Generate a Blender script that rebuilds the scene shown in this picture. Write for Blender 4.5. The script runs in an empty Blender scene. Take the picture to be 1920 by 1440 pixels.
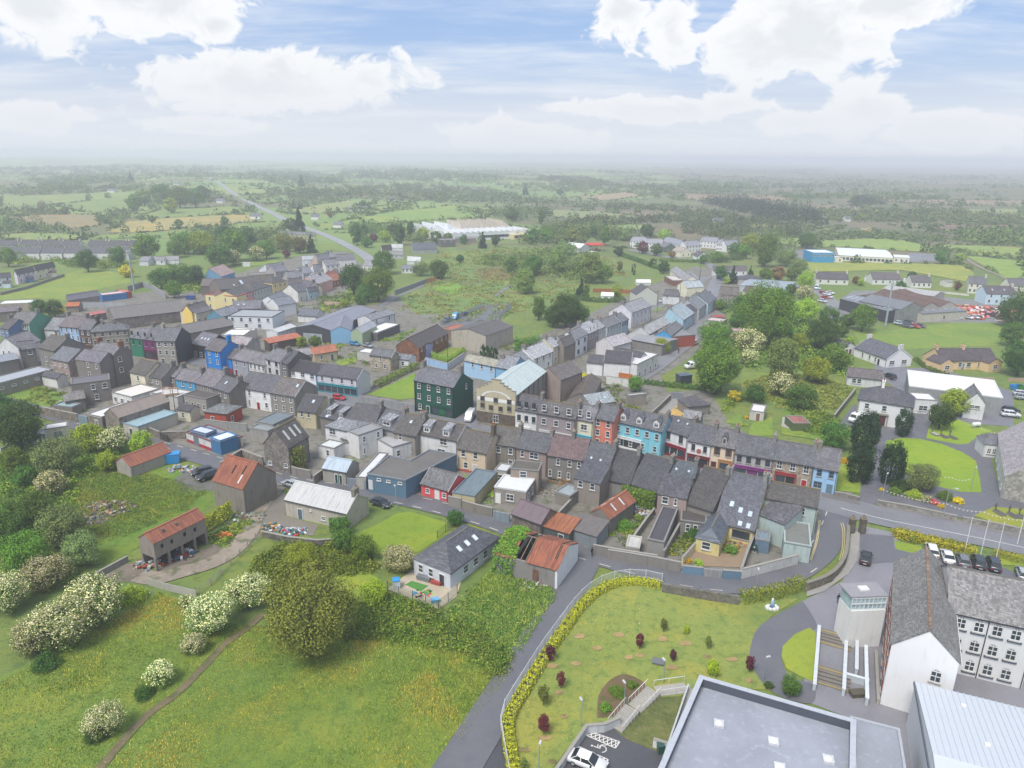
import bpy,bmesh,math,random
import numpy as np
from mathutils import Vector,Matrix
R = math.radians
sc = bpy.context.scene
col = bpy.context.collection
random.seed(7)
# ------------------------------------------------------------------ camera, sky, sun, exposure
F,CX,CY,HC,PITCH,ROLL = 1331.0,960.0,720.0,65.0,R(17.75),R(0.5)
cam_d = bpy.data.cameras.new('camera')
cam_d.sensor_width = 36;cam_d.sensor_fit = 'HORIZONTAL';cam_d.lens = 36*F/1920
cam_d.clip_start = 0.5;cam_d.clip_end = 60000
cam = bpy.data.objects.new('camera',cam_d);col.objects.link(cam)
cam.matrix_world = Matrix.Translation((0,0,HC)) @ Matrix.Rotation(R(90)-PITCH,4,'X') @ Matrix.Rotation(ROLL,4,'Z')
sc.camera = cam
SUN_EL,SUN_AZ = R(56),R(215)        # behind the camera, a little to the left
sun_d = bpy.data.lights.new('sun','SUN');sun_d.energy = 2.0;sun_d.angle = R(22);sun_d.color = (1,.96,.9)
sun = bpy.data.objects.new('sun',sun_d);col.objects.link(sun)
_d = Vector((math.sin(SUN_AZ)*math.cos(SUN_EL),math.cos(SUN_AZ)*math.cos(SUN_EL),math.sin(SUN_EL)))
sun.rotation_euler = _d.to_track_quat('Z','Y').to_euler()
sc.view_settings.view_transform = 'Standard';sc.view_settings.look = 'None'
sc.view_settings.gamma = 1;sc.view_settings.use_curve_mapping = False
sc.view_settings.exposure = 0.95
sc.cycles.use_denoising = True
try: sc.cycles.denoiser = 'OPENIMAGEDENOISE'
except Exception: pass
sc.cycles.max_bounces = 5;sc.cycles.diffuse_bounces = 2;sc.cycles.glossy_bounces = 2
sc.cycles.transmission_bounces = 2;sc.cycles.transparent_max_bounces = 8;sc.cycles.volume_bounces = 1
sc.cycles.caustics_reflective = False;sc.cycles.caustics_refractive = False
sc.cycles.use_adaptive_sampling = True;sc.cycles.adaptive_threshold = 0.02

def lin(c):
    if isinstance(c,str):
        c = c.lstrip('#');c = [int(c[i:i+2],16)/255 for i in (0,2,4)]
        return tuple((x/12.92 if x <= .04045 else ((x+.055)/1.055)**2.4) for x in c)
    return tuple(c)

class N:
    """tiny node-graph helper"""
    def __init__(s,nt): s.nt = nt;s.n = nt.nodes;s.l = nt.links
    def new(s,t,**k):
        n = s.n.new(t)
        for a,v in k.items():
            if a.startswith('_'): setattr(n,a[1:],v)
        return n
    def set(s,sock,v):
        if isinstance(v,bpy.types.NodeSocket): s.l.new(v,sock)
        elif v is not None:
            if sock.type == 'RGBA' and len(v) == 3: v = (*v,1)
            sock.default_value = v
    def math(s,op,a,b=None,c=None,clamp=False):
        n = s.n.new('ShaderNodeMath');n.operation = op;n.use_clamp = clamp
        for i,v in enumerate((a,b,c)):
            if v is not None: s.set(n.inputs[i],v)
        return n.outputs[0]
    def vmath(s,op,a,b=None):
        n = s.n.new('ShaderNodeVectorMath');n.operation = op
        s.set(n.inputs[0],a)
        if b is not None: s.set(n.inputs[1],b)
        return n.outputs['Vector'] if op not in ('DOT_PRODUCT','LENGTH') else n.outputs['Value']
    def noise(s,vec,scale,detail=3,rough=.55,dist=0):
        n = s.n.new('ShaderNodeTexNoise');s.set(n.inputs['Vector'],vec)
        n.inputs['Scale'].default_value = scale;n.inputs['Detail'].default_value = detail
        n.inputs['Roughness'].default_value = rough;n.inputs['Distortion'].default_value = dist
        return n.outputs['Fac']
    def ramp(s,f,lo,hi,smooth=True):
        n = s.n.new('ShaderNodeMapRange');n.interpolation_type = 'SMOOTHSTEP' if smooth else 'LINEAR'
        s.set(n.inputs[0],f);n.inputs[1].default_value = lo;n.inputs[2].default_value = hi
        return n.outputs[0]
    def mix(s,f,a,b,mode='MIX'):
        n = s.n.new('ShaderNodeMix');n.data_type = 'RGBA';n.blend_type = mode
        s.set(n.inputs[0],f);s.set(n.inputs[6],a);s.set(n.inputs[7],b)
        return n.outputs[2]
    def sep(s,v):
        n = s.n.new('ShaderNodeSeparateXYZ');s.set(n.inputs[0],v);return n.outputs
    def comb(s,x,y,z):
        n = s.n.new('ShaderNodeCombineXYZ')
        for i,v in enumerate((x,y,z)): s.set(n.inputs[i],v)
        return n.outputs[0]

def make_world():
    w = bpy.data.worlds.new('World');sc.world = w;w.use_nodes = True
    g = N(w.node_tree);g.n.clear()
    out = g.new('ShaderNodeOutputWorld');bg = g.new('ShaderNodeBackground');bg.inputs['Strength'].default_value = 0.10
    g.l.new(bg.outputs[0],out.inputs[0])
    sky = g.new('ShaderNodeTexSky');sky.sky_type = 'NISHITA';sky.sun_disc = False
    sky.sun_elevation = SUN_EL;sky.sun_rotation = SUN_AZ
    sky.air_density = 1.0;sky.dust_density = 2.0;sky.ozone_density = 1.2
    tc = g.new('ShaderNodeTexCoord');v = tc.outputs['Generated']
    x,y,z = g.sep(v)
    zc = g.math('MAXIMUM',z,0.015)
    # direction -> flat cloud deck, so that clouds foreshorten towards the horizon
    zz = g.math('ADD',zc,0.10)
    deck = g.comb(g.math('DIVIDE',x,zz),g.math('DIVIDE',y,zz),0.0)
    az = g.math('ARCTAN2',x,y);el = g.math('ARCSINE',z)
    warp = g.noise(deck,1.6,6,.6)
    fine = g.noise(g.comb(az,g.math('MULTIPLY',el,1.5),0.3),15.0,9,.6)
    big = g.noise(g.comb(az,g.math('MULTIPLY',el,1.8),4.1),4.2,5,.55)
    # cumulus masses: ellipses in azimuth and elevation (degrees), broken by noise
    blobs = [(505,162,262,66),(60,30,120,80),(300,10,165,80),(395,55,60,35),(1150,25,62,70),(1255,55,62,68),(1490,60,200,95),(1660,0,150,60),
             (1615,200,85,62),(1240,202,200,26),(980,258,150,34),(400,242,125,20),(60,232,110,34),(1760,240,150,34),(1500,225,130,26)]
    field = None
    for (bx_,by_,ra,re) in blobs:      # photo pixels -> azimuth and elevation
        def ae(px,py):
            x,y = (px-CX)/F,-(py-CY)/F;d = Vector((x,math.cos(PITCH)+y*math.sin(PITCH),-math.sin(PITCH)+y*math.cos(PITCH))).normalized();return math.atan2(d.x,d.y),math.asin(d.z)
        a,e = ae(bx_,by_);wa = abs(ae(bx_+ra,by_)[0]-ae(bx_-ra,by_)[0])/2;we = abs(ae(bx_,by_-re)[1]-ae(bx_,by_+re)[1])/2
        dx = g.math('DIVIDE',g.math('SUBTRACT',az,a),wa);dy = g.math('DIVIDE',g.math('SUBTRACT',el,e),we)
        d = g.math('SQRT',g.math('ADD',g.math('MULTIPLY',dx,dx),g.math('MULTIPLY',dy,dy)))
        f = g.math('SUBTRACT',1.0,d)
        field = f if field is None else g.math('SMOOTH_MAX',field,f,0.12)
    wisp = g.noise(g.vmath('MULTIPLY',deck,(0.55,1.3,1)),1.1,7,.64)
    sv = g.comb(az,g.math('MULTIPLY',el,1.35),.7)
    wp = g.vmath('ADD',sv,g.vmath('MULTIPLY',g.comb(g.math('SUBTRACT',g.noise(sv,9,3),.5),g.math('SUBTRACT',g.noise(g.vmath('ADD',sv,(3,5,1)),9,3),.5),0),(.14,.1,0)))
    puff = g.noise(wp,26.0,10,.6);lump = g.noise(wp,8.0,6,.55)
    dens = g.math('ADD',g.math('ADD',field,g.math('MULTIPLY',g.math('SUBTRACT',puff,.5),1.7)),g.math('MULTIPLY',g.math('SUBTRACT',lump,.5),2.0))
    cum = g.ramp(dens,-.16,.16)
    veil = g.math('MULTIPLY',g.ramp(wisp,0.38,0.72),0.62)
    low = g.ramp(el,R(9),R(0.3))          # haze near the horizon covers the blue evenly in every direction
    deckc = g.math('MULTIPLY',g.ramp(g.noise(deck,.9,6,.6),.42,.62),g.ramp(el,R(17),R(30)))
    cover = g.math('MAXIMUM',g.math('MAXIMUM',cum,veil),deckc)
    core = g.ramp(g.math('ADD',dens,g.math('MULTIPLY',g.math('SUBTRACT',warp,.5),.8)),.25,.95)
    white = g.mix(g.math('MULTIPLY',core,.85),(5.25,5.28,5.3),(4.25,4.4,4.55))
    blue = g.mix(0.75,sky.outputs[0],(1.75,2.55,4.2))
    c1 = g.mix(g.math('MULTIPLY',cover,.94),blue,white)
    c2 = g.mix(g.math('MULTIPLY',low,0.92),c1,(4.25,4.4,4.65))
    g.l.new(c2,bg.inputs[0])
make_world()

# ------------------------------------------------------------------ pixel -> place on the ground (survey of the photograph)
_cp,_sp = math.cos(PITCH),math.sin(PITCH);_cr,_sr = math.cos(ROLL),math.sin(ROLL)
def ray(px,py):
    x,y = (px-CX)/F,-(py-CY)/F
    x,y = x*_cr - y*_sr,x*_sr + y*_cr
    return Vector((x,_cp + y*_sp,-_sp + y*_cp))
def P(p,z=0.0):
    d = ray(*p);t = (z-HC)/d.z
    return Vector((d.x*t,d.y*t,z))
def hills(x,y):
    r = math.hypot(x,y)
    if r < 720: return 0.0
    a = math.atan2(x,y);s = min(1,(r-720)/900);s = s*s*(3-2*s)
    h = s*(7+5*math.sin(x/330+1.3)*math.cos(y/420) + 4*math.sin(x/140+y/260))*.8
    f = min(1,max(0,(r-3300)/3500));f = f*f*(3-2*f)
    h += f*(10+9*math.sin(a*9+.4)+6*math.sin(a*23+1)+4*math.sin(a*51))*max(.1,.6-a*.6)
    return max(0.0,h)
def G(p):
    """ground point (with the far hills) seen at a photo pixel"""
    d = ray(*p);q = P(p,0.0)
    if d.z >= -1e-4: return None
    for _ in range(12):
        h = hills(q.x,q.y);t = (h-HC)/d.z;q = (q + Vector((d.x*t,d.y*t,h)))*.5
    q.z = hills(q.x,q.y)
    return q
def mpp(w):
    """metres per photo pixel at a world point"""
    dz = w.y*_cp - (w.z-HC)*_sp
    return dz/F
class Tile:
    def __init__(s,x,y,k): s.x,s.y,s.k = x,y,k
    def __call__(s,p): return (s.x+p[0]/s.k,s.y+p[1]/s.k)
PX = Tile(0,0,1)
A1,A2,A3 = Tile(0,250,3),Tile(640,250,3),Tile(1280,250,3)
T4,T5,T6,T7,T8 = [Tile(x,500,4) for x in (0,380,760,1140,1440)]
B1,B2,B3,B4,B5 = [Tile(x,760,4) for x in (0,380,760,1140,1440)]
B6,B7,B8 = Tile(1440,1080,4),Tile(960,1080,4),Tile(480,1000,3.2727)
F1,F2,F3,F4,F5,F6 = Tile(0,420,6),Tile(320,420,6),Tile(560,420,6),Tile(1020,420,6),Tile(1220,420,6),Tile(1500,420,4.5714)
BL = Tile(0,1040,3.5556)

# ------------------------------------------------------------------ objects
def tag(o,label=None,cat=None,group=None,kind=None):
    if label: o['label'] = label
    if cat: o['category'] = cat
    if group: o['group'] = group
    if kind: o['kind'] = kind
    return o
def add(name,me,parent=None,loc=None,rot=None,scale=None):
    o = bpy.data.objects.new(name,me);col.objects.link(o)
    if parent: o.parent = parent
    if loc is not None: o.location = loc
    if rot is not None: o.rotation_euler = rot
    if scale is not None: o.scale = scale
    return o
def mesh(name,vs,fs,mat,smooth=False):
    me = bpy.data.meshes.new(name);me.from_pydata([tuple(v) for v in vs],[],fs)
    for m in (mat if isinstance(mat,(list,tuple)) else [mat]): me.materials.append(m)
    if smooth: me.polygons.foreach_set('use_smooth',[True]*len(me.polygons))
    me.update();return me
class MB:
    """collects shapes into one mesh"""
    def __init__(s): s.v = [];s.f = []
    def poly(s,pts):
        n = len(s.v);s.v += [tuple(p) for p in pts];s.f.append(tuple(range(n,n+len(pts))));return s
    def box(s,x0,x1,y0,y1,z0,z1):
        n = len(s.v)
        s.v += [(x0,y0,z0),(x1,y0,z0),(x1,y1,z0),(x0,y1,z0),(x0,y0,z1),(x1,y0,z1),(x1,y1,z1),(x0,y1,z1)]
        s.f += [tuple(n+i for i in q) for q in ((0,3,2,1),(4,5,6,7),(0,1,5,4),(1,2,6,5),(2,3,7,6),(3,0,4,7))];return s
    def slab(s,pts,t):
        """a planar polygon given thickness t downwards along its normal"""
        n = Vector((0,0,0));m = len(pts);pts = [Vector(p) for p in pts]
        for i in range(m): n += pts[i].cross(pts[(i+1) % m])
        n.normalize();k = len(s.v)
        s.v += [tuple(p) for p in pts]+[tuple(p-n*t) for p in pts]
        s.f.append(tuple(range(k,k+m)));s.f.append(tuple(range(k+2*m-1,k+m-1,-1)))
        for i in range(m): j = (i+1) % m;s.f.append((k+j,k+i,k+m+i,k+m+j))
        return s
    def prism(s,pts,z0,z1):
        """a ground-plan polygon (counter-clockwise) raised from z0 to z1"""
        m = len(pts);k = len(s.v)
        s.v += [(p[0],p[1],z0) for p in pts]+[(p[0],p[1],z1) for p in pts]
        s.f.append(tuple(range(k+m-1,k-1,-1)));s.f.append(tuple(range(k+m,k+2*m)))
        for i in range(m): j = (i+1) % m;s.f.append((k+i,k+j,k+m+j,k+m+i))
        return s
    def tube(s,a,b,r0,r1=None,n=8,cap=True):
        a,b = Vector(a),Vector(b);r1 = r0 if r1 is None else r1
        d = (b-a).normalized();u = d.orthogonal().normalized();w = d.cross(u);k = len(s.v)
        for c,r in ((a,r0),(b,r1)):
            for i in range(n):
                t = 2*math.pi*i/n;s.v.append(tuple(c+u*(r*math.cos(t))+w*(r*math.sin(t))))
        for i in range(n): j = (i+1) % n;s.f.append((k+i,k+j,k+n+j,k+n+i))
        if cap: s.f.append(tuple(range(k+n-1,k-1,-1)));s.f.append(tuple(range(k+n,k+2*n)))
        return s
    def ball(s,c,rx,ry,rz,n=10,m=6):
        k = len(s.v)
        for j in range(1,m):
            p = math.pi*j/m
            for i in range(n):
                t = 2*math.pi*i/n;s.v.append((c[0]+rx*math.sin(p)*math.cos(t),c[1]+ry*math.sin(p)*math.sin(t),c[2]+rz*math.cos(p)))
        s.v += [(c[0],c[1],c[2]+rz),(c[0],c[1],c[2]-rz)]
        for j in range(m-2):
            for i in range(n): i2 = (i+1) % n;s.f.append((k+j*n+i,k+(j+1)*n+i,k+(j+1)*n+i2,k+j*n+i2))
        T,B = k+(m-1)*n,k+(m-1)*n+1
        for i in range(n): i2 = (i+1) % n;s.f.append((T,k+i,k+i2));s.f.append((B,k+(m-2)*n+i2,k+(m-2)*n+i))
        return s
    def me(s,name,mat,smooth=False): return mesh(name,s.v,s.f,mat,smooth)
    def build(s,name,mat,parent=None,smooth=False,**k): return add(name,s.me(name,mat,smooth),parent,**k)
def empty(name,loc,rz=0.0):
    o = bpy.data.objects.new(name,None);col.objects.link(o);o.location = loc;o.rotation_euler = (0,0,rz);o.empty_display_size = .3
    return o

# ------------------------------------------------------------------ materials
_mats = {}
ALB = 0.80       # photo colour -> surface albedo
def mat(kind,c='#888888',rough=None,var=None):
    key = (kind,c,rough,var)
    if key in _mats: return _mats[key]
    m = bpy.data.materials.new(kind+'_'+(c.lstrip('#') if isinstance(c,str) else 'c'));m.use_nodes = True
    g = N(m.node_tree);b = g.n.get('Principled BSDF');tc = g.new('ShaderNodeTexCoord');ob = tc.outputs['Object']
    geo = g.new('ShaderNodeNewGeometry');pos = geo.outputs['Position'];isl = geo.outputs['Random Per Island']
    oi = g.new('ShaderNodeObjectInfo');rnd = oi.outputs['Random']
    base = tuple(x*ALB for x in lin(c));rg = .85 if rough is None else rough;bump = None
    def dk(f,cc=base): return tuple(x*f for x in cc)
    def grey(f): l = sum(base)/3;return tuple(l*f+x*0.0 for x in base)
    if kind == 'render':           # painted or bare render: blotches, rain streaks, grime
        xx,yy,zz = g.sep(ob);seed = g.math('MULTIPLY',rnd,37.0)
        st = g.noise(g.comb(g.math('ADD',xx,seed),yy,g.math('MULTIPLY',zz,.16)),1.7,4,.6)
        bl = g.noise(g.vmath('ADD',ob,g.comb(seed,seed,0)),.45,4,.6)
        v = .75 if var is None else var
        c1 = g.mix(g.math('MULTIPLY',g.ramp(st,.50,.78),v),base,tuple(x*.42+.02 for x in base))
        sp_ = g.noise(ob,5.5,4,.75);cc = g.mix(g.math('MULTIPLY',g.ramp(bl,.42,.8),v*.7),c1,tuple(x*.66+.02 for x in base));cc = g.mix(g.math('MULTIPLY',g.ramp(sp_,.5,.72),v*.45),cc,tuple(x*.5+.01 for x in base));bump = g.noise(ob,9,2)
    elif kind in ('slate','mossy','tile'):
        xx,yy,zz = g.sep(ob);seed = g.math('MULTIPLY',rnd,51.0)
        bk = g.new('ShaderNodeTexBrick');bk.inputs['Scale'].default_value = 1.0;bk.inputs['Mortar Size'].default_value = .012
        bk.inputs['Brick Width'].default_value = .34;bk.inputs['Row Height'].default_value = .16
        g.set(bk.inputs['Vector'],g.comb(g.math('ADD',g.math('ADD',xx,seed),g.math('MULTIPLY',yy,.35)),zz,0))
        g.set(bk.inputs['Color1'],dk(.55));g.set(bk.inputs['Color2'],dk(1.45));g.set(bk.inputs['Mortar'],dk(.5))
        sv = g.comb(g.math('ADD',xx,seed),yy,g.math('MULTIPLY',zz,.5))
        n1 = g.noise(sv,.6,5,.65);n2 = g.noise(sv,2.6,4,.7);n3 = g.noise(g.comb(g.math('MULTIPLY',xx,1.0),g.math('MULTIPLY',yy,.15),seed),2.2,3)
        cc = g.mix(g.math('MULTIPLY',g.ramp(n1,.4,.7),.65),bk.outputs[0],dk(.55));cc = g.mix(g.math('MULTIPLY',g.ramp(g.noise(sv,6.5,3,.7),.52,.7),.5),cc,dk(1.9))
        cc = g.mix(g.math('MULTIPLY',g.ramp(n3,.52,.8),.45),cc,dk(1.75))
        mo = {'slate': .3,'mossy': .75,'tile': .35}[kind]
        cc = g.mix(g.math('MULTIPLY',g.ramp(n2,.6,.82),mo),cc,(.115,.105,.045) if kind != 'slate' else (.15,.15,.13))
        rg = .55 if rough is None else rough
    elif kind in ('corr','rust','fibre'):
        xx,yy,zz = g.sep(ob);seed = g.math('MULTIPLY',rnd,51.0)
        wv = g.math('SINE',g.math('MULTIPLY',xx,2*math.pi/(.36 if kind != 'fibre' else .3)))
        st = g.noise(g.comb(g.math('MULTIPLY',xx,2.2),g.math('MULTIPLY',yy,.3),g.math('ADD',g.math('MULTIPLY',zz,.3),seed)),1.3,5,.65)
        bl = g.noise(g.vmath('ADD',ob,g.comb(seed,0,0)),.5,4,.6)
        sheet = g.new('ShaderNodeTexWhiteNoise');sheet.noise_dimensions = '1D'
        g.set(sheet.inputs['W'],g.math('FLOOR',g.math('DIVIDE',g.math('ADD',xx,seed),1.05)))
        if kind == 'rust':
            cc = g.mix(g.ramp(st,.4,.62),base,(base[0]*.6,base[1]*.6,base[2]*.68))
            cc = g.mix(g.math('MULTIPLY',g.ramp(bl,.52,.78),.6),cc,(base[0]*.85,base[1]*1.3,base[2]*1.75))
            cc = g.mix(g.math('MULTIPLY',sheet.outputs[0],.32),cc,dk(.62));rg = .8
        else:
            cc = g.mix(g.math('MULTIPLY',g.ramp(st,.44,.7),.62 if var is None else var),base,tuple(x*.48+.01 for x in base))
            cc = g.mix(g.math('MULTIPLY',sheet.outputs[0],.2),cc,dk(.7));rg = .5 if rough is None else rough
        bump = wv
    elif kind == 'stone':
        vo = g.new('ShaderNodeTexVoronoi');vo.feature = 'F1';vo.inputs['Scale'].default_value = 2.1
        g.set(vo.inputs['Vector'],ob);hs = g.sep(vo.outputs['Color'])[0]
        bl = g.noise(ob,.4,4)
        cc = g.mix(hs,dk(.68),dk(1.3));cc = g.mix(g.math('MULTIPLY',g.ramp(bl,.45,.75),.6),cc,dk(.55));bump = vo.outputs['Distance']
        cc = g.mix(g.math('MULTIPLY',g.ramp(g.noise(ob,1.1,4),.58,.74),.45),cc,(.07,.085,.03))
    elif kind in ('asphalt','concrete','dirt'):
        n1 = g.noise(pos,.16,5,.6);n2 = g.noise(pos,1.4,4,.65);n3 = g.noise(pos,11,2)
        k = {'asphalt': .38,'concrete': .5,'dirt': .7}[kind]
        cc = g.mix(g.math('MULTIPLY',g.ramp(n1,.35,.7),k),base,dk(.66));cc = g.mix(g.math('MULTIPLY',g.ramp(n2,.5,.75),k),cc,dk(1.35))
        cc = g.mix(g.math('MULTIPLY',n3,.25),cc,dk(.7))
        if kind == 'dirt': cc = g.mix(g.math('MULTIPLY',g.ramp(g.noise(pos,.5,5),.5,.66),.7),cc,(.06,.085,.02))
        rg = g.math('SUBTRACT',.8,g.math('MULTIPLY',g.ramp(n1,.38,.6),.42)) if kind == 'asphalt' and rough is None else (.85 if rough is None else rough);bump = n3
    elif kind in ('grass','meadow','lawn','bog','field'):
        s = {'grass': 1,'meadow': 1,'lawn': 1.3,'bog': .3,'field': .28}[kind]
        n1 = g.noise(pos,.09*s,6,.65,.4);n2 = g.noise(pos,.6*s,5,.7);n3 = g.noise(pos,3.2*s,4,.7);n4 = g.noise(pos,.035,4,.6)
        a = base;yel = (base[0]*1.5,base[1]*1.12,base[2]*.9);dkg = (base[0]*.5,base[1]*.66,base[2]*.66);straw = (base[0]*1.9,base[1]*1.4,base[2]*2.2)
        v = 1 if var is None else var
        cc = g.mix(g.math('MULTIPLY',g.ramp(n1,.46,.64),.8*v),a,yel)
        cc = g.mix(g.math('MULTIPLY',g.ramp(n2,.47,.66),.75*v),cc,dkg)
        cc = g.mix(g.math('MULTIPLY',g.ramp(n3,.5,.74),.55*v),cc,straw if kind in ('lawn','bog') else yel)
        cc = g.mix(g.math('MULTIPLY',g.ramp(n4,.5,.7),.5*v),cc,dkg if kind != 'bog' else (.12,.085,.05))
        if kind == 'meadow':
            fl = g.noise(pos,7,2,.5);cc = g.mix(g.math('MULTIPLY',g.math('MULTIPLY',g.ramp(fl,.62,.7),g.ramp(g.noise(pos,.12,3),.5,.64)),.8),cc,(.5,.36,.01))
        bump = n3;rg = .95
    elif kind == 'leaf':
        n1 = g.noise(ob,1.2,3)
        cc = g.mix(isl,dk(.85),(base[0]*2.6,base[1]*2.15,base[2]*1.5));cc = g.mix(g.math('MULTIPLY',n1,.45),cc,dk(.62))
        hs = g.new('ShaderNodeHueSaturation');g.set(hs.inputs['Color'],cc)
        g.set(hs.inputs['Hue'],g.math('ADD',.478,g.math('MULTIPLY',rnd,.044)));g.set(hs.inputs['Value'],g.math('ADD',.75,g.math('MULTIPLY',rnd,.55)))
        cc = hs.outputs[0];rg = .75
        b.inputs['Specular IOR Level'].default_value = .15
    elif kind == 'glass':
        cc = g.mix(g.noise(g.vmath('ADD',ob,g.comb(g.math('MULTIPLY',rnd,50),0,0)),.9,2),dk(.6),dk(1.8));rg = .08
        b.inputs['Specular IOR Level'].default_value = .8
    elif kind == 'paint':          # vehicles, plastic, metal paint
        cc = g.mix(g.math('MULTIPLY',g.noise(ob,2.0,3),.35),base,dk(.72));rg = .28 if rough is None else rough
        b.inputs['Coat Weight'].default_value = .3 if rg < .4 else 0
    else:                          # plain
        n1 = g.noise(ob,1.6,4,.6)
        cc = g.mix(g.math('MULTIPLY',g.ramp(n1,.4,.75),.4 if var is None else var),base,dk(.68))
    if kind in ('render','corr','fibre','plain','slate'):   # each thing weathers a little differently
        hs = g.new('ShaderNodeHueSaturation');g.set(hs.inputs['Color'],cc);g.set(hs.inputs['Value'],g.math('ADD',.92,g.math('MULTIPLY',rnd,.16)));cc = hs.outputs[0]
    g.set(b.inputs['Base Color'],cc);g.set(b.inputs['Roughness'],rg)
    if bump is not None:
        bp = g.new('ShaderNodeBump');bp.inputs['Strength'].default_value = {'corr': .5,'rust': .5,'fibre': .5,'meadow': .9,'grass': .9,'bog': .8,'lawn': .6}.get(kind,.25)
        bp.inputs['Distance'].default_value = {'corr': .05,'rust': .05,'fibre': .05,'meadow': .35,'grass': .3,'bog': .6,'lawn': .15,'field': .4}.get(kind,.03)
        g.set(bp.inputs['Height'],bump);g.l.new(bp.outputs[0],b.inputs['Normal'])
    _mats[key] = m
    return m
WHITE = '#f0f0ee'
def GLASS(): return mat('glass','#39424a')

# ------------------------------------------------------------------ builders: windows and houses
_wm = {}
def win_meshes(w,h,style,fc):
    key = (round(w,2),round(h,2),style,fc)
    if key in _wm: return _wm[key]
    b = MB();t = .09;W,Hh = w/2,h/2;y0,y1 = -.09,.0
    if style == 'arch':
        n = 7;rise = w*.28;out = [];inn = []
        for i in range(n+1):
            a = i/n;xx = -W+w*a;z = Hh-rise+rise*math.sin(math.pi*a);out.append((xx,z));inn.append((xx*(1-t/W),z-t))
        for i in range(n):
            (xa,za),(xb,zb),(xc,zc),(xd,zd) = out[i],out[i+1],inn[i+1],inn[i]
            b.poly([(xa,y0,za),(xd,y0,zd),(xc,y0,zc),(xb,y0,zb)])
        b.box(-W,-W+t,y0,y1,-Hh,Hh-rise);b.box(W-t,W,y0,y1,-Hh,Hh-rise);b.box(-W+t,W-t,y0,y1,-Hh,-Hh+t)
        b.box(-.04,.04,y0-.01,y1,-Hh+t,Hh-t);b.box(-W+t,W-t,y0-.005,y1,Hh-rise-.06,Hh-rise+.04);b.box(-W+t,W-t,y0-.005,y1,-.05*h-.04,-.05*h+.04)
        pane = mesh('pane',[(-W+.02,-.03,-Hh),(W-.02,-.03,-Hh)]+[(x*.98,-.03,z-.02) for x,z in reversed(out)],[tuple(range(2+len(out)))],GLASS())
    else:
        b.box(-W,-W+t,y0,y1,-Hh,Hh);b.box(W-t,W,y0,y1,-Hh,Hh);b.box(-W+t,W-t,y0,y1,-Hh,-Hh+t);b.box(-W+t,W-t,y0,y1,Hh-t,Hh)
        if style in ('sash','grid'): b.box(-W+t,W-t,y0+.01,y1,-.035,.035)
        if style in ('case','grid') or w > 1.5: b.box(-.035,.035,y0+.012,y1,-Hh+t,Hh-t)
        if style == 'case': b.box(-W+t,W-t,y0+.015,y1,Hh*.42-.03,Hh*.42+.03)
        pane = mesh('pane',[(-W+.02,-.035,-Hh+.02),(W-.02,-.035,-Hh+.02),(W-.02,-.035,Hh-.02),(-W+.02,-.035,Hh-.02)],[(0,1,2,3)],GLASS())
    fr = b.me('window',mat('plain',fc,.5))
    si = MB().box(-W-.1,W+.1,-.2,0,-Hh-.14,-Hh).me('sill',mat('plain','#c9c8c4' if fc == WHITE else '#b8b6b0'))
    _wm[key] = (fr,pane,si);return _wm[key]
def put_window(root,o,ang,w,h,style,fc,surround=None,sill=True):
    fr,pa,si = win_meshes(w,h,style,fc)
    f = add('window',fr,root,loc=o,rot=(0,0,ang));add('pane',pa,f)
    if sill: add('sill',si,f)
    if surround:
        key = ('sur',round(w,2),round(h,2),surround)
        if key not in _wm:
            W,Hh = w/2,h/2;s = .16
            _wm[key] = MB().box(-W-s,-W,-.05,0,-Hh-s,Hh+s).box(W,W+s,-.05,0,-Hh-s,Hh+s).box(-W,W,-.05,0,Hh,Hh+s).box(-W,W,-.05,0,-Hh-s,-Hh).me('surround',mat('plain',surround))
        add('surround',_wm[key],f)
    return f

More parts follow.
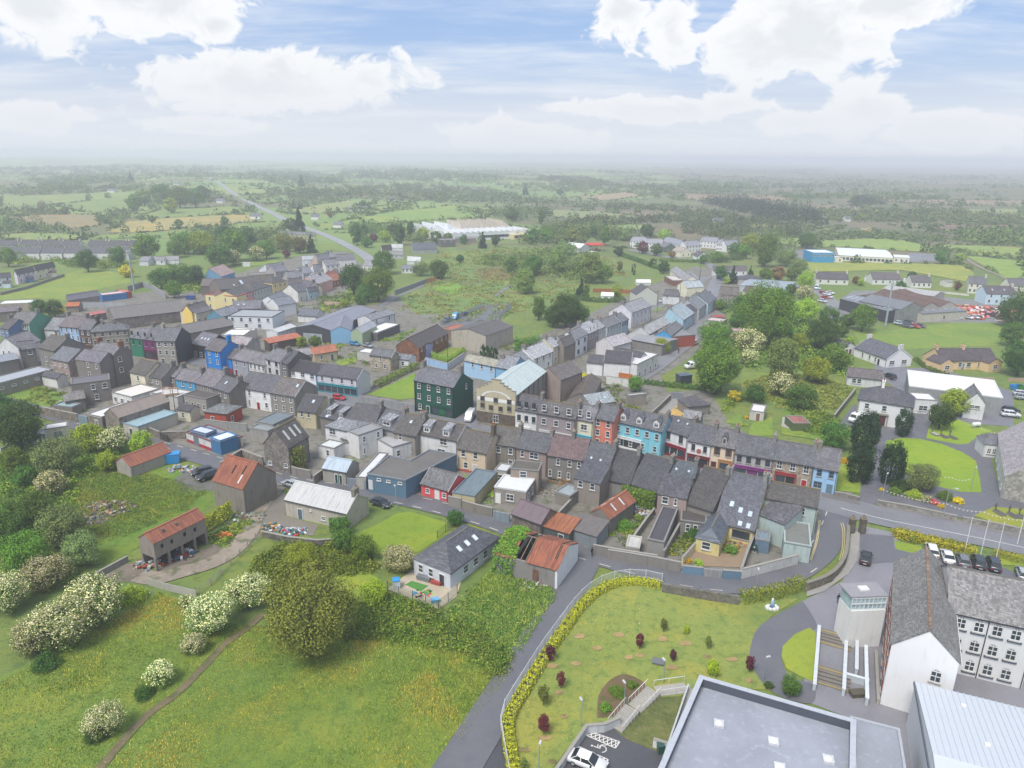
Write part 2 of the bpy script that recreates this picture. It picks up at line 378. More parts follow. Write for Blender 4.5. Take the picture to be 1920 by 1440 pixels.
HOUSES = {}
def house(name,label,t,A,B,e,Rg=None,d=None,k=.66,ridge='x',roof='gable',rm='slate',rc='#66676c',wc='#c9c6bf',wk='render',wv=None,
          win='',door='',ch='',chc='#8d8a84',sk=(),dm=(),wf=WHITE,ww=1.0,wh=1.45,ws='sash',sur=None,cat='house',group=None,of=None,st=None,
          rise=None,z0=0.0,shop=None,base=None,quoin=None,pots=2,gut=True,rt=.14,ov=.22,back=None,band=None,trim=None,jig=True,flat_edge=None,fas=None):
    a,b = P(t(A),e),P(t(B),e)
    u = Vector((b.x-a.x,b.y-a.y,0));Lf = u.length;u.normalize();n = Vector((-u.y,u.x,0))
    ej = e + ((hash((A,B)) % 97)/97-.5)*.05 if jig else e
    def depth(px,z): return (P(t(px),z)-a).dot(n)
    if roof == 'flat':
        D = depth(d,e) if isinstance(d,tuple) else d
        L,Wd,dr,rs = Lf,D,D/2,0
    elif ridge == 'x':
        if Rg is not None:
            rs = 2.0
            for _ in range(40): dr = max(.8,depth(Rg,e+rs));rs = .5*rs+.5*(k*dr)
            if rise:
                rs = rise;dr = max(.8,depth(Rg,e+rs))
            D = d if d else (2*dr if roof != 'mono' else dr)
        else:
            D = depth(d,e) if isinstance(d,tuple) else d
            dr = D/2 if roof != 'mono' else D;rs = rise if rise is not None else k*dr
        L,Wd = Lf,D
    else:
        D = depth(d,e) if isinstance(d,tuple) else d
        L,Wd,dr = D,Lf,Lf/2;rs = rise if rise is not None else k*dr
    if ridge == 'x' or roof == 'flat': org,ux = a,u
    else: org,ux = b,n
    ang = math.atan2(ux.y,ux.x);e_ = ej
    root = empty(name,(org.x,org.y,z0),ang)
    if of is not None:
        root.parent = of;root.matrix_parent_inverse = Matrix.LocRotScale(of.location,of.rotation_euler,None).inverted()
    else:
        tag(root,label,cat,group);HOUSES[label] = root
    e = e_ - z0
    far = org.y > 330
    wm = mat(wk,wc,var=wv);rmt = mat(rm,rc)
    # walls: one closed shell (plan + gables)
    w = MB();Y,X = Wd,L
    if roof == 'flat':
        w.box(0,X,0,Y,0,e)
    elif roof == 'mono':
        pts = [(0,0,0),(X,0,0),(X,Y,0),(0,Y,0),(0,0,e),(X,0,e),(X,Y,e+rs),(0,Y,e+rs)]
        w.v = pts;w.f = [(0,3,2,1),(4,5,6,7),(0,1,5,4),(1,2,6,5),(2,3,7,6),(3,0,4,7)]
    else:
        hl = hr = 0
        if roof in ('hip','hipl'): hl = min(dr,X*.45)
        if roof in ('hip','hipr'): hr = min(dr,X*.45)
        eb = e if back is None else back
        if back is None and abs(dr*2-Y) > .01: eb = max(1.8,e+rs-(Y-dr)*rs/dr) if Y > dr*2 else e
        gl = [(0,dr,e+rs)] if hl == 0 else [];gr = [(X,dr,e+rs)] if hr == 0 else []
        w.poly([(0,0,0),(X,0,0),(X,0,e),(0,0,e)]);w.poly([(X,0,0),(X,Y,0),(X,Y,eb)]+gr+[(X,0,e)])
        w.poly([(X,Y,0),(0,Y,0),(0,Y,eb),(X,Y,eb)]);w.poly([(0,Y,0),(0,0,0),(0,0,e)]+gl+[(0,Y,eb)])
    w.build('wall',wm,root)
    # roof
    r = MB();up = .05
    if roof == 'flat':
        r.box(-.05,X+.05,-.05,Y+.05,e,e+.12);ro = r.build('roof',rmt,root)
        pe = MB();th = .28;ph = .34
        pe.box(-.08,X+.08,-.08,th-.08,e+.12,e+ph);pe.box(-.08,X+.08,Y-th+.08,Y+.08,e+.12,e+ph);pe.box(-.08,th-.08,th-.08,Y-th+.08,e+.12,e+ph);pe.box(X-th+.08,X+.08,th-.08,Y-th+.08,e+.12,e+ph)
        pe.build('parapet',mat('plain',flat_edge or '#8f8e8a'),ro)
    elif roof == 'mono':
        s = rs/Y
        r.slab([(-ov*.5,-ov,e-ov*s+rt),(X+ov*.5,-ov,e-ov*s+rt),(X+ov*.5,Y+ov,e+rs+ov*s+rt),(-ov*.5,Y+ov,e+rs+ov*s+rt)],rt);ro = r.build('roof',rmt,root)
    else:
        s = rs/dr;sb = (e+rs-eb)/(Y-dr);g = ov*.45;ez = e-ov*s+rt;bz = eb-ov*sb+rt;tz = e+rs+rt
        gxl = g if hl == 0 else ov;gxr = g if hr == 0 else ov
        lx = hl if hl else -gxl;rx = X-hr if hr else X+gxr
        r.slab([(-gxl,-ov,ez),(X+gxr,-ov,ez),(rx,dr,tz),(lx,dr,tz)],rt);r.slab([(X+gxr,Y+ov,bz),(-gxl,Y+ov,bz),(lx,dr,tz),(rx,dr,tz)],rt)
        if hl: r.slab([(-gxl,Y+ov,bz),(-gxl,-ov,ez),(lx,dr,tz)],rt)
        if hr: r.slab([(X+gxr,-ov,ez),(X+gxr,Y+ov,bz),(rx,dr,tz)],rt)
        ro = r.build('roof',rmt,root)
        if rm in ('slate','mossy','tile'): MB().box(lx,rx,dr-.14,dr+.14,tz-.1,tz+.06).build('ridge',mat('plain','#77736c' if rm != 'mossy' else '#7d6f4c'),ro)
        else: MB().box(lx-.02,rx+.02,dr-.18,dr+.18,tz-.12,tz+.04).build('ridge',mat('plain',rc),ro)
        if gut and not far: MB().box(-gxl,X+gxr,-ov-.09,-ov+.01,ez-rt-.04,ez-rt+.08).build('gutter',mat('plain',fas or '#4a4a4c'),root)
        if gut and not far: MB().box(X-.2,X-.1,-.1,-.005,0,e-.1).build('downpipe',mat('plain',fas or '#55555a'),root)
    # faces
    if ridge == 'x' or roof == 'flat': faces = {'f': ((0,0),(1,0),X),'r': ((X,0),(0,1),Y),'l': ((0,Y),(0,-1),Y)}
    else: faces = {'f': ((0,Y),(0,-1),Y),'r': ((0,0),(1,0),X),'l': ((X,Y),(-1,0),X)}
    ns = st or max(1,round(e/2.8));sh = e/ns
    def at(face,s,z,off=0.0):
        (ox,oy),(dx,dy),wd = faces[face];nx,ny = dy,-dx
        return Vector((ox+dx*s*wd+nx*off,oy+dy*s*wd+ny*off,z)),math.atan2(dy,dx)
    for spec in win.split():
        opt = {}
        if '@' in spec:
            spec,o = spec.split('@')
            for q in o.split(','): opt[q[0]] = q[1:]
        face,rows,cols = spec[0],spec[1:].split('*')[0],spec.split('*')[1]
        cl = [(i+.5)/int(cols) for i in range(int(cols))] if '.' not in cols else [float(q) for q in cols.split('/')]
        w_,h_ = float(opt.get('w',ww)),float(opt.get('h',wh));stl = {'s': 'sash','c': 'case','a': 'arch','g': 'grid','p': 'plain'}[opt['t']] if 't' in opt else ws
        h_ = min(h_,sh*.72)
        for rw in rows:
            for c in cl:
                zc = sh*int(rw)+float(opt.get('z',.92 if sh > 2.4 else .7))+h_/2
                p,an = at(face,c,zc);put_window(root,p,an,w_,h_,stl,opt.get('k',wf),sur,sill=not far)
    for spec in door.split():
        dc = '#5b2a2a'
        if '#' in spec: spec,dc = spec.split('#');dc = '#'+dc
        face,s = spec[0],float(spec[1:]);p,an = at(face,s,0)
        dd = MB().box(-.48,.48,-.07,0,0,2.1).build('door',mat('plain',dc,.5),root,loc=p,rot=(0,0,an))
        if not far: MB().box(-.58,-.48,-.1,0,0,2.2).box(.48,.58,-.1,0,0,2.2).box(-.48,.48,-.1,0,2.1,2.2).build('door_frame',mat('plain',wf),dd)
        if not far: MB().box(.3,.38,-.11,-.07,1.0,1.06).build('handle',mat('paint','#b0a890'),dd)
    if shop:
        cs,s0,s1 = shop[0],shop[1],shop[2];face = shop[3] if len(shop) > 3 else 'f';p0,an = at(face,s0,0);wd = faces[face][2]*(s1-s0);hh = min(2.9,e-.3)
        sf = MB().box(0,wd,-.26,0,hh-.6,hh).box(-.02,.24,-.2,0,0,hh-.6).box(wd-.24,wd+.02,-.2,0,0,hh-.6).box(.24,wd-.24,-.14,0,0,.5).box(-.06,wd+.06,-.34,0,hh,hh+.1).build('shopfront',mat('plain',cs,.5),root,loc=p0,rot=(0,0,an))
        m = max(1,round(wd/2.2));pw = (wd-.48)/m
        for i in range(m):
            x0 = .24+pw*i
            if i == m//2 and m > 1: MB().box(x0+.1,x0+pw-.1,-.06,0,.05,hh-.7).build('shop_door',mat('plain',shop[4] if len(shop) > 4 else '#2c2f33'),sf)
            else: MB().box(x0+.06,x0+pw-.06,-.05,0,.55,hh-.65).build('pane',GLASS(),sf)
    if base: MB().box(-.03,X+.03,-.035,.0,0,base[1]).build('plinth',mat('render',base[0]),root)
    if band:
        for z in band[1:]: MB().box(-.02,X+.02,-.08,0,z-.09,z+.09).build('string_course',mat('plain',band[0]),root)
    if quoin:
        q = MB();i = 0;z = 0
        while z < e-.3:
            ww_ = .55 if i % 2 else .32;q.box(-.03,ww_,-.05,-.002,z,z+.27);q.box(X-ww_,X+.03,-.05,-.002,z,z+.27);z += .3;i += 1
        q.build('quoin',mat('plain',quoin),root)['kind'] = 'stuff'
    # chimneys on the ridge
    for c in ch.split():
        hgt = 1.25;wide = 1.5
        if ':' in c: c,hg = c.split(':');hgt = float(hg)
        f = {'l': .35/X,'r': 1-.35/X,'m': .5}.get(c);f = float(c) if f is None else f
        if roof in ('hip',): f = min(max(f,(hl+.3)/X),1-(hr+.3)/X)
        cx = X*f
        cb = MB().box(cx-.34,cx+.34,dr-wide/2,dr+wide/2,e+rs-.75,e+rs+hgt).box(cx-.41,cx+.41,dr-wide/2-.07,dr+wide/2+.07,e+rs+hgt-.22,e+rs+hgt-.06).build('chimney',mat('render',chc,var=.9),root)
        if not far:
            for i in range(pots):
                yy = dr-wide/2+.3+(wide-.6)*(i/(max(1,pots-1)) if pots > 1 else .5)
                MB().tube((cx,yy,e+rs+hgt),(cx,yy,e+rs+hgt+.42),.15,.12,8).build('chimney_pot',mat('plain','#a3603f' if (hash((A,i)) % 3) else '#b9ad98'),cb)
    s_ = rs/dr if dr else 0
    for q in sk:
        fx,fs = q[0],q[1];sw,sl = (q[2],q[3]) if len(q) > 3 else (.75,1.05)
        an = math.atan(s_);yy = dr*fs;zz = e+rs*fs+rt
        o = MB().box(-sw/2,sw/2,-sl/2,sl/2,-.02,.07).build('skylight',mat('plain','#8b8d90'),root,loc=(X*fx,yy,zz),rot=(an,0,0))
        MB().box(-sw/2+.07,sw/2-.07,-sl/2+.07,sl/2-.07,.05,.085).build('pane',mat('glass','#b9c6d2'),o)  # pale pane colour stands in for the white sky reflection
    for q in dm:
        fx,wdt = (q,1.4) if not isinstance(q,tuple) else q[:2];flat = isinstance(q,tuple) and len(q) > 2
        y0 = dr*.16;zb = e+rs*.16;hh = 1.45;yb = min(dr*.98,y0+(hh+.1)/s_)
        o = empty('dormer',(X*fx,y0,zb));o.parent = root
        h2 = wdt/2
        MB().box(-h2,h2,0,yb-y0,-.2,hh).build('dormer_wall',mat('render','#ecebe8' if not flat else wc),o)
        if flat:
            MB().slab([(-h2-.15,-.25,hh+.1),(h2+.15,-.25,hh+.1),(h2+.15,dr-y0,hh+.75),(-h2-.15,dr-y0,hh+.75)],.1).build('dormer_roof',mat('slate','#9a9ca0'),o)
        else:
            rr = h2*1.0
            MB().slab([(-h2-.15,-.2,hh-.1),(0,-.2,hh+rr),(0,dr-y0,hh+rr),(-h2-.15,dr-y0,hh-.1)],-.1).slab([(h2+.15,-.2,hh-.1),(h2+.15,dr-y0,hh-.1),(0,dr-y0,hh+rr),(0,-.2,hh+rr)],-.1).build('dormer_roof',rmt,o)
            MB().poly([(-h2,-.01,hh),(h2,-.01,hh),(0,-.01,hh+rr-.08)]).build('dormer_gable',mat('render','#e4e2dc'),o)
        put_window(o,(0,-.01,hh*.48),0,wdt*.72,hh*.72,'case',wf)
    if trim:   # white barge boards on the gable ends
        for xg in ((0,) if hl == 0 else ())+((X,) if hr == 0 else ()):
            sg = -1 if xg == 0 else 1;xo = xg+sg*(ov*.45+.03)
            MB().slab([(xo,-ov,e-ov*s_+rt+.02),(xo,dr,e+rs+rt+.02),(xo,dr,e+rs-.12),(xo,-ov,e-ov*s_-.12)],.05).slab([(xo,dr,e+rs+rt+.02),(xo,Y+ov,e-ov*s_+rt+.02),(xo,Y+ov,e-ov*s_-.12),(xo,dr,e+rs-.12)],.05).build('barge_board',mat('plain',trim),root)
    root['dims'] = (X,Y,e,rs,dr)
    return root
def ext(of,t,A,B,e,**k):
    """an extension of a house: one of its parts"""
    k.setdefault('gut',False)
    return house('extension',None,t,A,B,e,of=of,**k)

# ------------------------------------------------------------------ ground sheets, walls, ribbons
def smooth_line(pts,n=5):
    if len(pts) < 3: return [Vector((p[0],p[1])) for p in pts]
    q = [pts[0]]+list(pts)+[pts[-1]];out = []
    for i in range(1,len(q)-2):
        p0,p1,p2,p3 = [Vector((p[0],p[1])) for p in q[i-1:i+3]]
        for j in range(n):
            t = j/n;out.append(.5*((2*p1)+(p2-p0)*t+(2*p0-5*p1+4*p2-p3)*t*t+(3*p1-p0-3*p2+p3)*t**3))
    out.append(Vector((q[-1][0],q[-1][1])));return out
def offset(pts,w):
    pts = [Vector((p[0],p[1])) for p in pts];out = []
    for i,p in enumerate(pts):
        d0 = (p-pts[i-1]).normalized() if i > 0 else None;d1 = (pts[i+1]-p).normalized() if i < len(pts)-1 else None
        d = (d0+d1) if d0 is not None and d1 is not None else (d0 if d0 is not None else d1)
        d = d.normalized() if d.length > 1e-6 else Vector((1,0));nn = Vector((-d.y,d.x))
        c = 1 if d0 is None or d1 is None else max(.5,nn.dot(Vector((-d1.y,d1.x))))
        out.append(p+nn*(w/c))
    return out
_pz = [0]
def patch(name,t,pts,m,z=.02,label=None,cat=None,sm=0,kind='structure'):
    w = [P(t(p)) for p in pts];_pz[0] += 1;z += .0016*_pz[0]
    if sm:
        w2 = smooth_line([tuple(p)[:2] for p in w]+[tuple(w[0])[:2]],sm)[:-1]
    else: w2 = [Vector((p.x,p.y)) for p in w]
    ar = sum(w2[i].x*w2[(i+1) % len(w2)].y-w2[(i+1) % len(w2)].x*w2[i].y for i in range(len(w2)))
    if ar < 0: w2.reverse()
    o = add(name,mesh(name,[(p.x,p.y,z) for p in w2],[tuple(range(len(w2)))],m))
    return tag(o,label,cat,kind=kind)
def far_patch(name,t,pts,m,z=.25):
    w = [G(t(p)) for p in pts];bm = bmesh.new()
    ar = sum(w[i].x*w[(i+1) % len(w)].y-w[(i+1) % len(w)].x*w[i].y for i in range(len(w)))
    if ar < 0: w.reverse()
    bm.faces.new([bm.verts.new((p.x,p.y,0)) for p in w]);bmesh.ops.triangulate(bm,faces=bm.faces[:])
    for _ in range(6):
        ee = [x for x in bm.edges if x.calc_length() > 45]
        if not ee or len(bm.verts) > 9000: break
        bmesh.ops.subdivide_edges(bm,edges=ee,cuts=1);bmesh.ops.triangulate(bm,faces=bm.faces[:])
    for v in bm.verts: v.co.z = hills(v.co.x,v.co.y)+z
    me = bpy.data.meshes.new(name);bm.to_mesh(me);bm.free();me.materials.append(m)
    return tag(add(name,me),kind='structure')
def ribbon(name,t,pts,w,m,z=.06,n=6,parent=None,world=None,thick=0,kind='structure'):
    line = smooth_line(world if world else [tuple(P(t(p)))[:2] for p in pts],n);l,r = offset(line,w/2),offset(line,-w/2)
    far = any(math.hypot(p.x,p.y) > 700 for p in line)
    zz = lambda p: z+(hills(p.x,p.y) if far else 0)
    b = MB();k = len(line)
    if thick:
        for i in range(k-1): b.v,b.f;b.prism([r[i],r[i+1],l[i+1],l[i]],0,z)
    else:
        b.v = [(p.x,p.y,zz(p)) for p in l]+[(p.x,p.y,zz(p)) for p in r];b.f = [(i,k+i,k+i+1,i+1) for i in range(k-1)]
    o = b.build(name,m,parent)
    if kind and not parent: o['kind'] = kind
    return o
def strip_solid(pts,w,z0,z1,b=None):
    """closed solid along a polyline"""
    b = b or MB();l,r = offset(pts,w/2),offset(pts,-w/2);n = len(pts);k = len(b.v)
    for i in range(n): b.v += [(r[i].x,r[i].y,z0),(l[i].x,l[i].y,z0),(l[i].x,l[i].y,z1),(r[i].x,r[i].y,z1)]
    for i in range(n-1):
        q = k+4*i
        for s in range(4): b.f.append((q+s,q+(s+1) % 4,q+4+(s+1) % 4,q+4+s))
    b.f.append((k,k+1,k+2,k+3)[::-1]);q = k+4*(n-1);b.f.append((q,q+1,q+2,q+3))
    return b
def wall(name,label,t,pts,h,th=.3,c='#8f8c85',wk='render',cop='#a9a69e',sm=0,wv=None,group=None,top=True,cat='wall'):
    w = [tuple(P(t(p),h if top else 0))[:2] for p in pts]
    line = smooth_line(w,sm) if sm else [Vector(p) for p in w]
    o = strip_solid(line,th,0,h).build(name,mat(wk,c,var=wv));tag(o,label,cat,group)
    if cop: strip_solid(line,th+.1,h,h+.08).build('coping',mat('plain',cop),o)
    return o
def fence(name,label,t,pts,h,c='#d9dde0',step=2.4,kind='bars',post_c=None,group=None,sm=0,world=None,z0=0.0):
    """posts and panels: each panel and each post is its own part"""
    w = world or [tuple(P(t(p)))[:2] for p in pts];line = smooth_line(w,sm) if sm else [Vector(p) for p in w]
    root = empty(name,(line[0].x,line[0].y,z0));tag(root,label,'fence',group);o0 = Vector((line[0].x,line[0].y))
    P_ = [p-o0 for p in line];acc = [0]
    for i in range(1,len(P_)): acc.append(acc[-1]+(P_[i]-P_[i-1]).length)
    n = max(1,round(acc[-1]/step));pts2 = []
    for j in range(n+1):
        s = acc[-1]*j/n;i = max(q for q in range(len(acc)) if acc[q] <= s+1e-6);i = min(i,len(P_)-2)
        f = (s-acc[i])/(acc[i+1]-acc[i]);pts2.append(P_[i].lerp(P_[i+1],f))
    mm = mat('plain',c,.5);pm = mat('plain',post_c or c,.5)
    pme = MB().box(-.05,.05,-.05,.05,0,h+.06).me('post',pm);cache = {}
    for p in pts2: add('post',pme,root,loc=(p.x,p.y,0))
    for i in range(n):
        a,b = pts2[i],pts2[i+1];d = b-a;L = round(d.length,1)
        if L not in cache:
            q = MB()
            if kind == 'bars':
                q.box(0,L,-.025,.025,h-.12,h-.04);q.box(0,L,-.025,.025,.12,.2)
                x = .11
                while x < L-.05: q.box(x-.014,x+.014,-.014,.014,.2,h-.12);x += .16
            elif kind == 'mesh':
                for z in [h*.08+h*.9*j/5 for j in range(6)]: q.box(0,L,-.012,.012,z-.012,z+.012)
                x = .3
                while x < L-.1: q.box(x-.01,x+.01,-.01,.01,.08,h);x += .3
            elif kind == 'wire':
                for z in (.35,.75,1.1): q.box(0,L,-.01,.01,z-.01,z+.01)
            elif kind == 'board':
                x = .02
                while x < L-.02: q.box(x,min(x+.15,L),-.02,.02,.03,h-.02+((int(x*100) % 3)*.01));x += .16
            else: q.box(.05,L-.05,-.04,.04,.0,h-.05)
            cache[L] = q.me('panel',mm)
        add('panel',cache[L],root,loc=(a.x,a.y,0),rot=(0,0,math.atan2(d.y,d.x)))
    return root

# ------------------------------------------------------------------ vegetation
def leaf_quads(c,nrm,size,rng):
    """leaf-sized quads at centres c, facing loosely along nrm"""
    n = len(c);d = nrm+rng.normal(0,.75,(n,3));d /= np.linalg.norm(d,axis=1)[:,None]+1e-9
    t = np.cross(d,rng.normal(0,1,(n,3)));t /= np.linalg.norm(t,axis=1)[:,None]+1e-9;s = np.cross(d,t)
    sz = (size*rng.uniform(.6,1.4,n))[:,None] if np.isscalar(size) else (size*rng.uniform(.6,1.4,n))[:,None]
    v = np.stack([c-t*sz*.5,c+s*sz*.36,c+t*sz*.5,c-s*sz*.36],1).reshape(-1,3)
    return v
def quads_mesh(name,v,mats,idx=None):
    n = len(v)//4;me = bpy.data.meshes.new(name)
    me.vertices.add(len(v));me.vertices.foreach_set('co',np.ascontiguousarray(v,dtype=np.float32).ravel())
    me.loops.add(4*n);me.loops.foreach_set('vertex_index',np.arange(4*n,dtype=np.int32))
    me.polygons.add(n);me.polygons.foreach_set('loop_start',np.arange(0,4*n,4,dtype=np.int32))
    try: me.polygons.foreach_set('loop_total',np.full(n,4,dtype=np.int32))
    except Exception: pass
    for m in mats: me.materials.append(m)
    if idx is not None: me.polygons.foreach_set('material_index',idx.astype(np.int32))
    me.update(calc_edges=True);return me
def crown_pts(shape,n,rng,clumps=46):
    """points and outward directions in a unit crown: radius 1, z from 0 to 2"""
    u = rng.normal(0,1,(clumps,3));u /= np.linalg.norm(u,axis=1)[:,None]
    rad = rng.uniform(.55,.93,clumps)[:,None]
    if shape in ('round','bush','spread'):
        cc = u*rad;cr = rng.uniform(.2,.38,clumps)
        if shape == 'bush': cc[:,2] = np.abs(cc[:,2])*1.5-.55
        if shape == 'spread': cc[:,2] *= .8
    elif shape == 'tall': cc = u*rad*np.array([.78,.78,1.02]);cr = rng.uniform(.16,.3,clumps)
    elif shape == 'cone':
        z = rng.uniform(0,1,clumps)**1.4;a = rng.uniform(0,6.28,clumps);r = (1-z)*rng.uniform(.5,.95,clumps)
        cc = np.stack([r*np.cos(a),r*np.sin(a),z*2-1],1);cr = .09+.2*(1-z)
    elif shape == 'yew':       # inverted teardrop of upright sprays
        z = rng.uniform(0,1,clumps);prof = np.sin(np.pi*np.clip(z*.86+.1,0,1))**.7;a = rng.uniform(0,6.28,clumps);r = prof*rng.uniform(.62,.86,clumps)
        cc = np.stack([r*np.cos(a),r*np.sin(a),z*1.8-.9],1);cr = rng.uniform(.14,.24,clumps)
    elif shape == 'column': z = rng.uniform(0,1,clumps);a = rng.uniform(0,6.28,clumps);r = .75*np.sqrt(1-(z*2-1)**4);cc = np.stack([r*np.cos(a),r*np.sin(a),z*1.9-.95],1);cr = rng.uniform(.15,.25,clumps)
    else: cc = u*rad;cr = rng.uniform(.2,.35,clumps)
    k = rng.integers(0,clumps,n);w = rng.normal(0,1,(n,3));w /= np.linalg.norm(w,axis=1)[:,None]
    rr = cr[k][:,None]*rng.uniform(.5,1,n)[:,None]**.5
    if shape == 'yew': w[:,2] *= 2.2
    p = cc[k]+w*rr;out = w+cc[k]*.6;out[:,2] += .25
    p[:,2] += 1.0
    return p,out
_crowns = {}
def crown(shape,lc,variant,n,blossom=None,size=.085):
    key = (shape,lc,variant,n,blossom)
    if key not in _crowns:
        rng = np.random.default_rng(abs(hash((shape,variant,n))) % 99991 if False else (sum(map(ord,shape))*31+variant*7+n))
        p,o = crown_pts(shape,n,rng,46 if n < 5000 else 90);v = leaf_quads(p,o,size*(6000/n)**.5*1.12,rng)
        mats = [mat('leaf',lc)];idx = None
        if blossom:
            mats.append(mat('leaf',blossom));up = (p[:,2] > .55+rng.normal(0,.35,n)) & (np.linalg.norm(p-np.array([0,0,1]),axis=1) > .62)
            idx = (up & (rng.uniform(0,1,n) < .5)).astype(int)
        _crowns[key] = quads_mesh('crown',v,mats,idx)
    return _crowns[key]
_trunks = {}
def trunk_mesh(v,c='#5a4c3e'):
    if (v,c) not in _trunks:
        rng = random.Random(v);b = MB();b.tube((0,0,-.05),(0.03,.02,.9),.085,.055,8)
        for i in range(6):
            a = i*1.05+rng.uniform(-.3,.3);z = .55+.12*i*.6;b.tube((0.02,.01,z),(math.cos(a)*rng.uniform(.4,.6),math.sin(a)*rng.uniform(.4,.6),z+rng.uniform(.35,.7)),.035,.012,5)
        b.tube((0.03,.02,.88),(0.0,.05,1.7),.055,.012,6)
        _trunks[(v,c)] = b.me('trunk',mat('plain',c))
    return _trunks[(v,c)]
KIND = {   # shape, leaf colour, crown aspect (height/width), clear stem (of radius), blossom
    'green': ('round','#5a7d2e',.95,.25,None),'lime': ('round','#86a334',.92,.2,None),'dark': ('round','#3d5f2b',.95,.25,None),'mid': ('round','#4b7030',.9,.2,None),
    'olive': ('round','#6c7436',1.0,.2,None),'grey': ('round','#6f8756',.85,.1,None),'yellow': ('round','#b0a82a',.8,.1,None),'haw': ('round','#5f7c36',.85,.15,'#cfd2b4'),'haw2': ('round','#6d7f45',.8,.05,'#c6caaa'),
    'tall': ('tall','#587a33',1.45,.3,None),'talldark': ('tall','#42602f',1.5,.2,None),'willow': ('tall','#6f8a4c',1.15,.05,None),
    'conifer': ('cone','#2f4d2c',1.5,.05,None),'yew': ('yew','#27422a',1.35,.15,None),'copper': ('round','#5c3440',.95,.2,None),'brown': ('round','#74593a',.95,.2,None),
    'bush': ('bush','#5a7d2e',.75,-.35,None),'bushd': ('bush','#3f5f2c',.75,-.35,None),'bushl': ('bush','#8aa336',.75,-.35,None),'bushy': ('bush','#c2ae22',.75,-.35,None),'bushp': ('bush','#b0506a',.75,-.35,None),'bushh': ('bush','#66803e',.72,-.3,'#cdd0b4'),'bushr': ('bush','#8a4636',.75,-.35,None),
    'column': ('column','#2f5230',2.6,.05,None),'lcol': ('column','#7f9c3a',1.6,.0,None),'purple': ('tall','#5c2f3f',1.25,.7,None),'sapling': ('tall','#66763a',1.3,.8,None),'sapl': ('tall','#8fae2f',1.25,.1,None),
}
TREES = []
def tree(t,c,rp,kind,label=None,group=None,n=None,name=None,asp=None,base=False):
    shape,lc,ap,stem,bl = KIND[kind];ap = asp or ap;px = t(c);rp = rp/t.k
    w = P(px,0)
    for _ in range(10):
        Rm = rp*mpp(w);hc = Rm*ap
        w = P(px,max(.1,Rm*stem+hc) if not base else 0)
    if n is None: n = 30000 if rp > 55 else 15000 if rp > 28 else 6500 if rp > 14 else 2200
    v = len(TREES) % (3 if n < 10000 else 2);z0 = Rm*stem
    cm = crown(shape,lc,v,n,bl);rz = (len(TREES)*2.4) % 6.28;sx = 1+.08*math.sin(len(TREES)*1.7);gz = hills(w.x,w.y)
    isb = shape == 'bush'
    nm = name or ('bush' if isb else {'conifer': 'conifer_tree','yew': 'yew_tree','haw': 'hawthorn_tree','haw2': 'hawthorn_tree','purple': 'young_purple_tree','sapling': 'sapling','sapl': 'sapling','copper': 'copper_tree'}.get(kind,'tree'))
    if isb:
        o = add(nm,cm,None,loc=(w.x,w.y,gz+z0),rot=(0,0,rz),scale=(Rm*sx,Rm,hc))
    else:
        o = empty(nm,(w.x,w.y,gz),rz)
        add('crown',cm,o,loc=(0,0,z0),scale=(Rm*sx,Rm/sx,hc))
        tk = trunk_mesh(v,'#5a4c3e' if kind not in ('sapling','sapl','purple') else '#7a6248');hh = z0+hc*1.15;tr = max(Rm*.9,.12*hh)
        add('trunk',tk,o,scale=(tr,tr,hh/1.7))
    tag(o,label,'bush' if isb else 'tree',group);TREES.append(o)
    return o
def in_poly(x,y,poly):
    c = np.zeros(len(x),bool);n = len(poly);j = n-1
    for i in range(n):
        xi,yi = poly[i];xj,yj = poly[j]
        m = ((yi > y) != (yj > y)) & (x < (xj-xi)*(y-yi)/(yj-yi+1e-12)+xi);c ^= m;j = i
    return c
def scatter(poly,n,rng):
    xs = [p[0] for p in poly];ys = [p[1] for p in poly];out = np.zeros((0,2));tries = 0
    while len(out) < n and tries < 30:
        x = rng.uniform(min(xs),max(xs),n*2);y = rng.uniform(min(ys),max(ys),n*2);k = in_poly(x,y,poly);out = np.vstack([out,np.stack([x[k],y[k]],1)]);tries += 1
    return out[:n]
def scrub(name,label,t,pts,count,rad,height,lcs,leaves=70,size=.35,seed=1,bl=None,far=False,cat='undergrowth'):
    """thicket of low domes of leaves that nobody could count: one object"""
    rng = np.random.default_rng(seed);poly = [tuple((G(t(p)) if far else P(t(p))))[:2] for p in pts];c = scatter(poly,count,rng);n = len(c)
    r = rad*rng.uniform(.5,1.5,n);h = height*rng.uniform(.45,1.5,n)
    gz = np.array([hills(a,b) for a,b in c]) if far else np.zeros(n)
    k = np.repeat(np.arange(n),leaves);m = len(k);d = rng.normal(0,1,(m,3));d /= np.linalg.norm(d,axis=1)[:,None];d[:,2] = np.abs(d[:,2])
    q = rng.uniform(.65,1.02,m)[:,None]
    p = np.stack([c[k,0]+d[:,0]*r[k]*q[:,0],c[k,1]+d[:,1]*r[k]*q[:,0],gz[k]+d[:,2]*h[k]*q[:,0]],1)
    v = leaf_quads(p,d+np.array([0,0,.3]),size*(.6+.4*r[k]/rad),rng);mats = [mat('leaf',x) for x in lcs];idx = rng.integers(0,len(lcs),n)[k]
    o = add(name,quads_mesh(name,v,mats,idx));return tag(o,label,cat,kind='stuff')
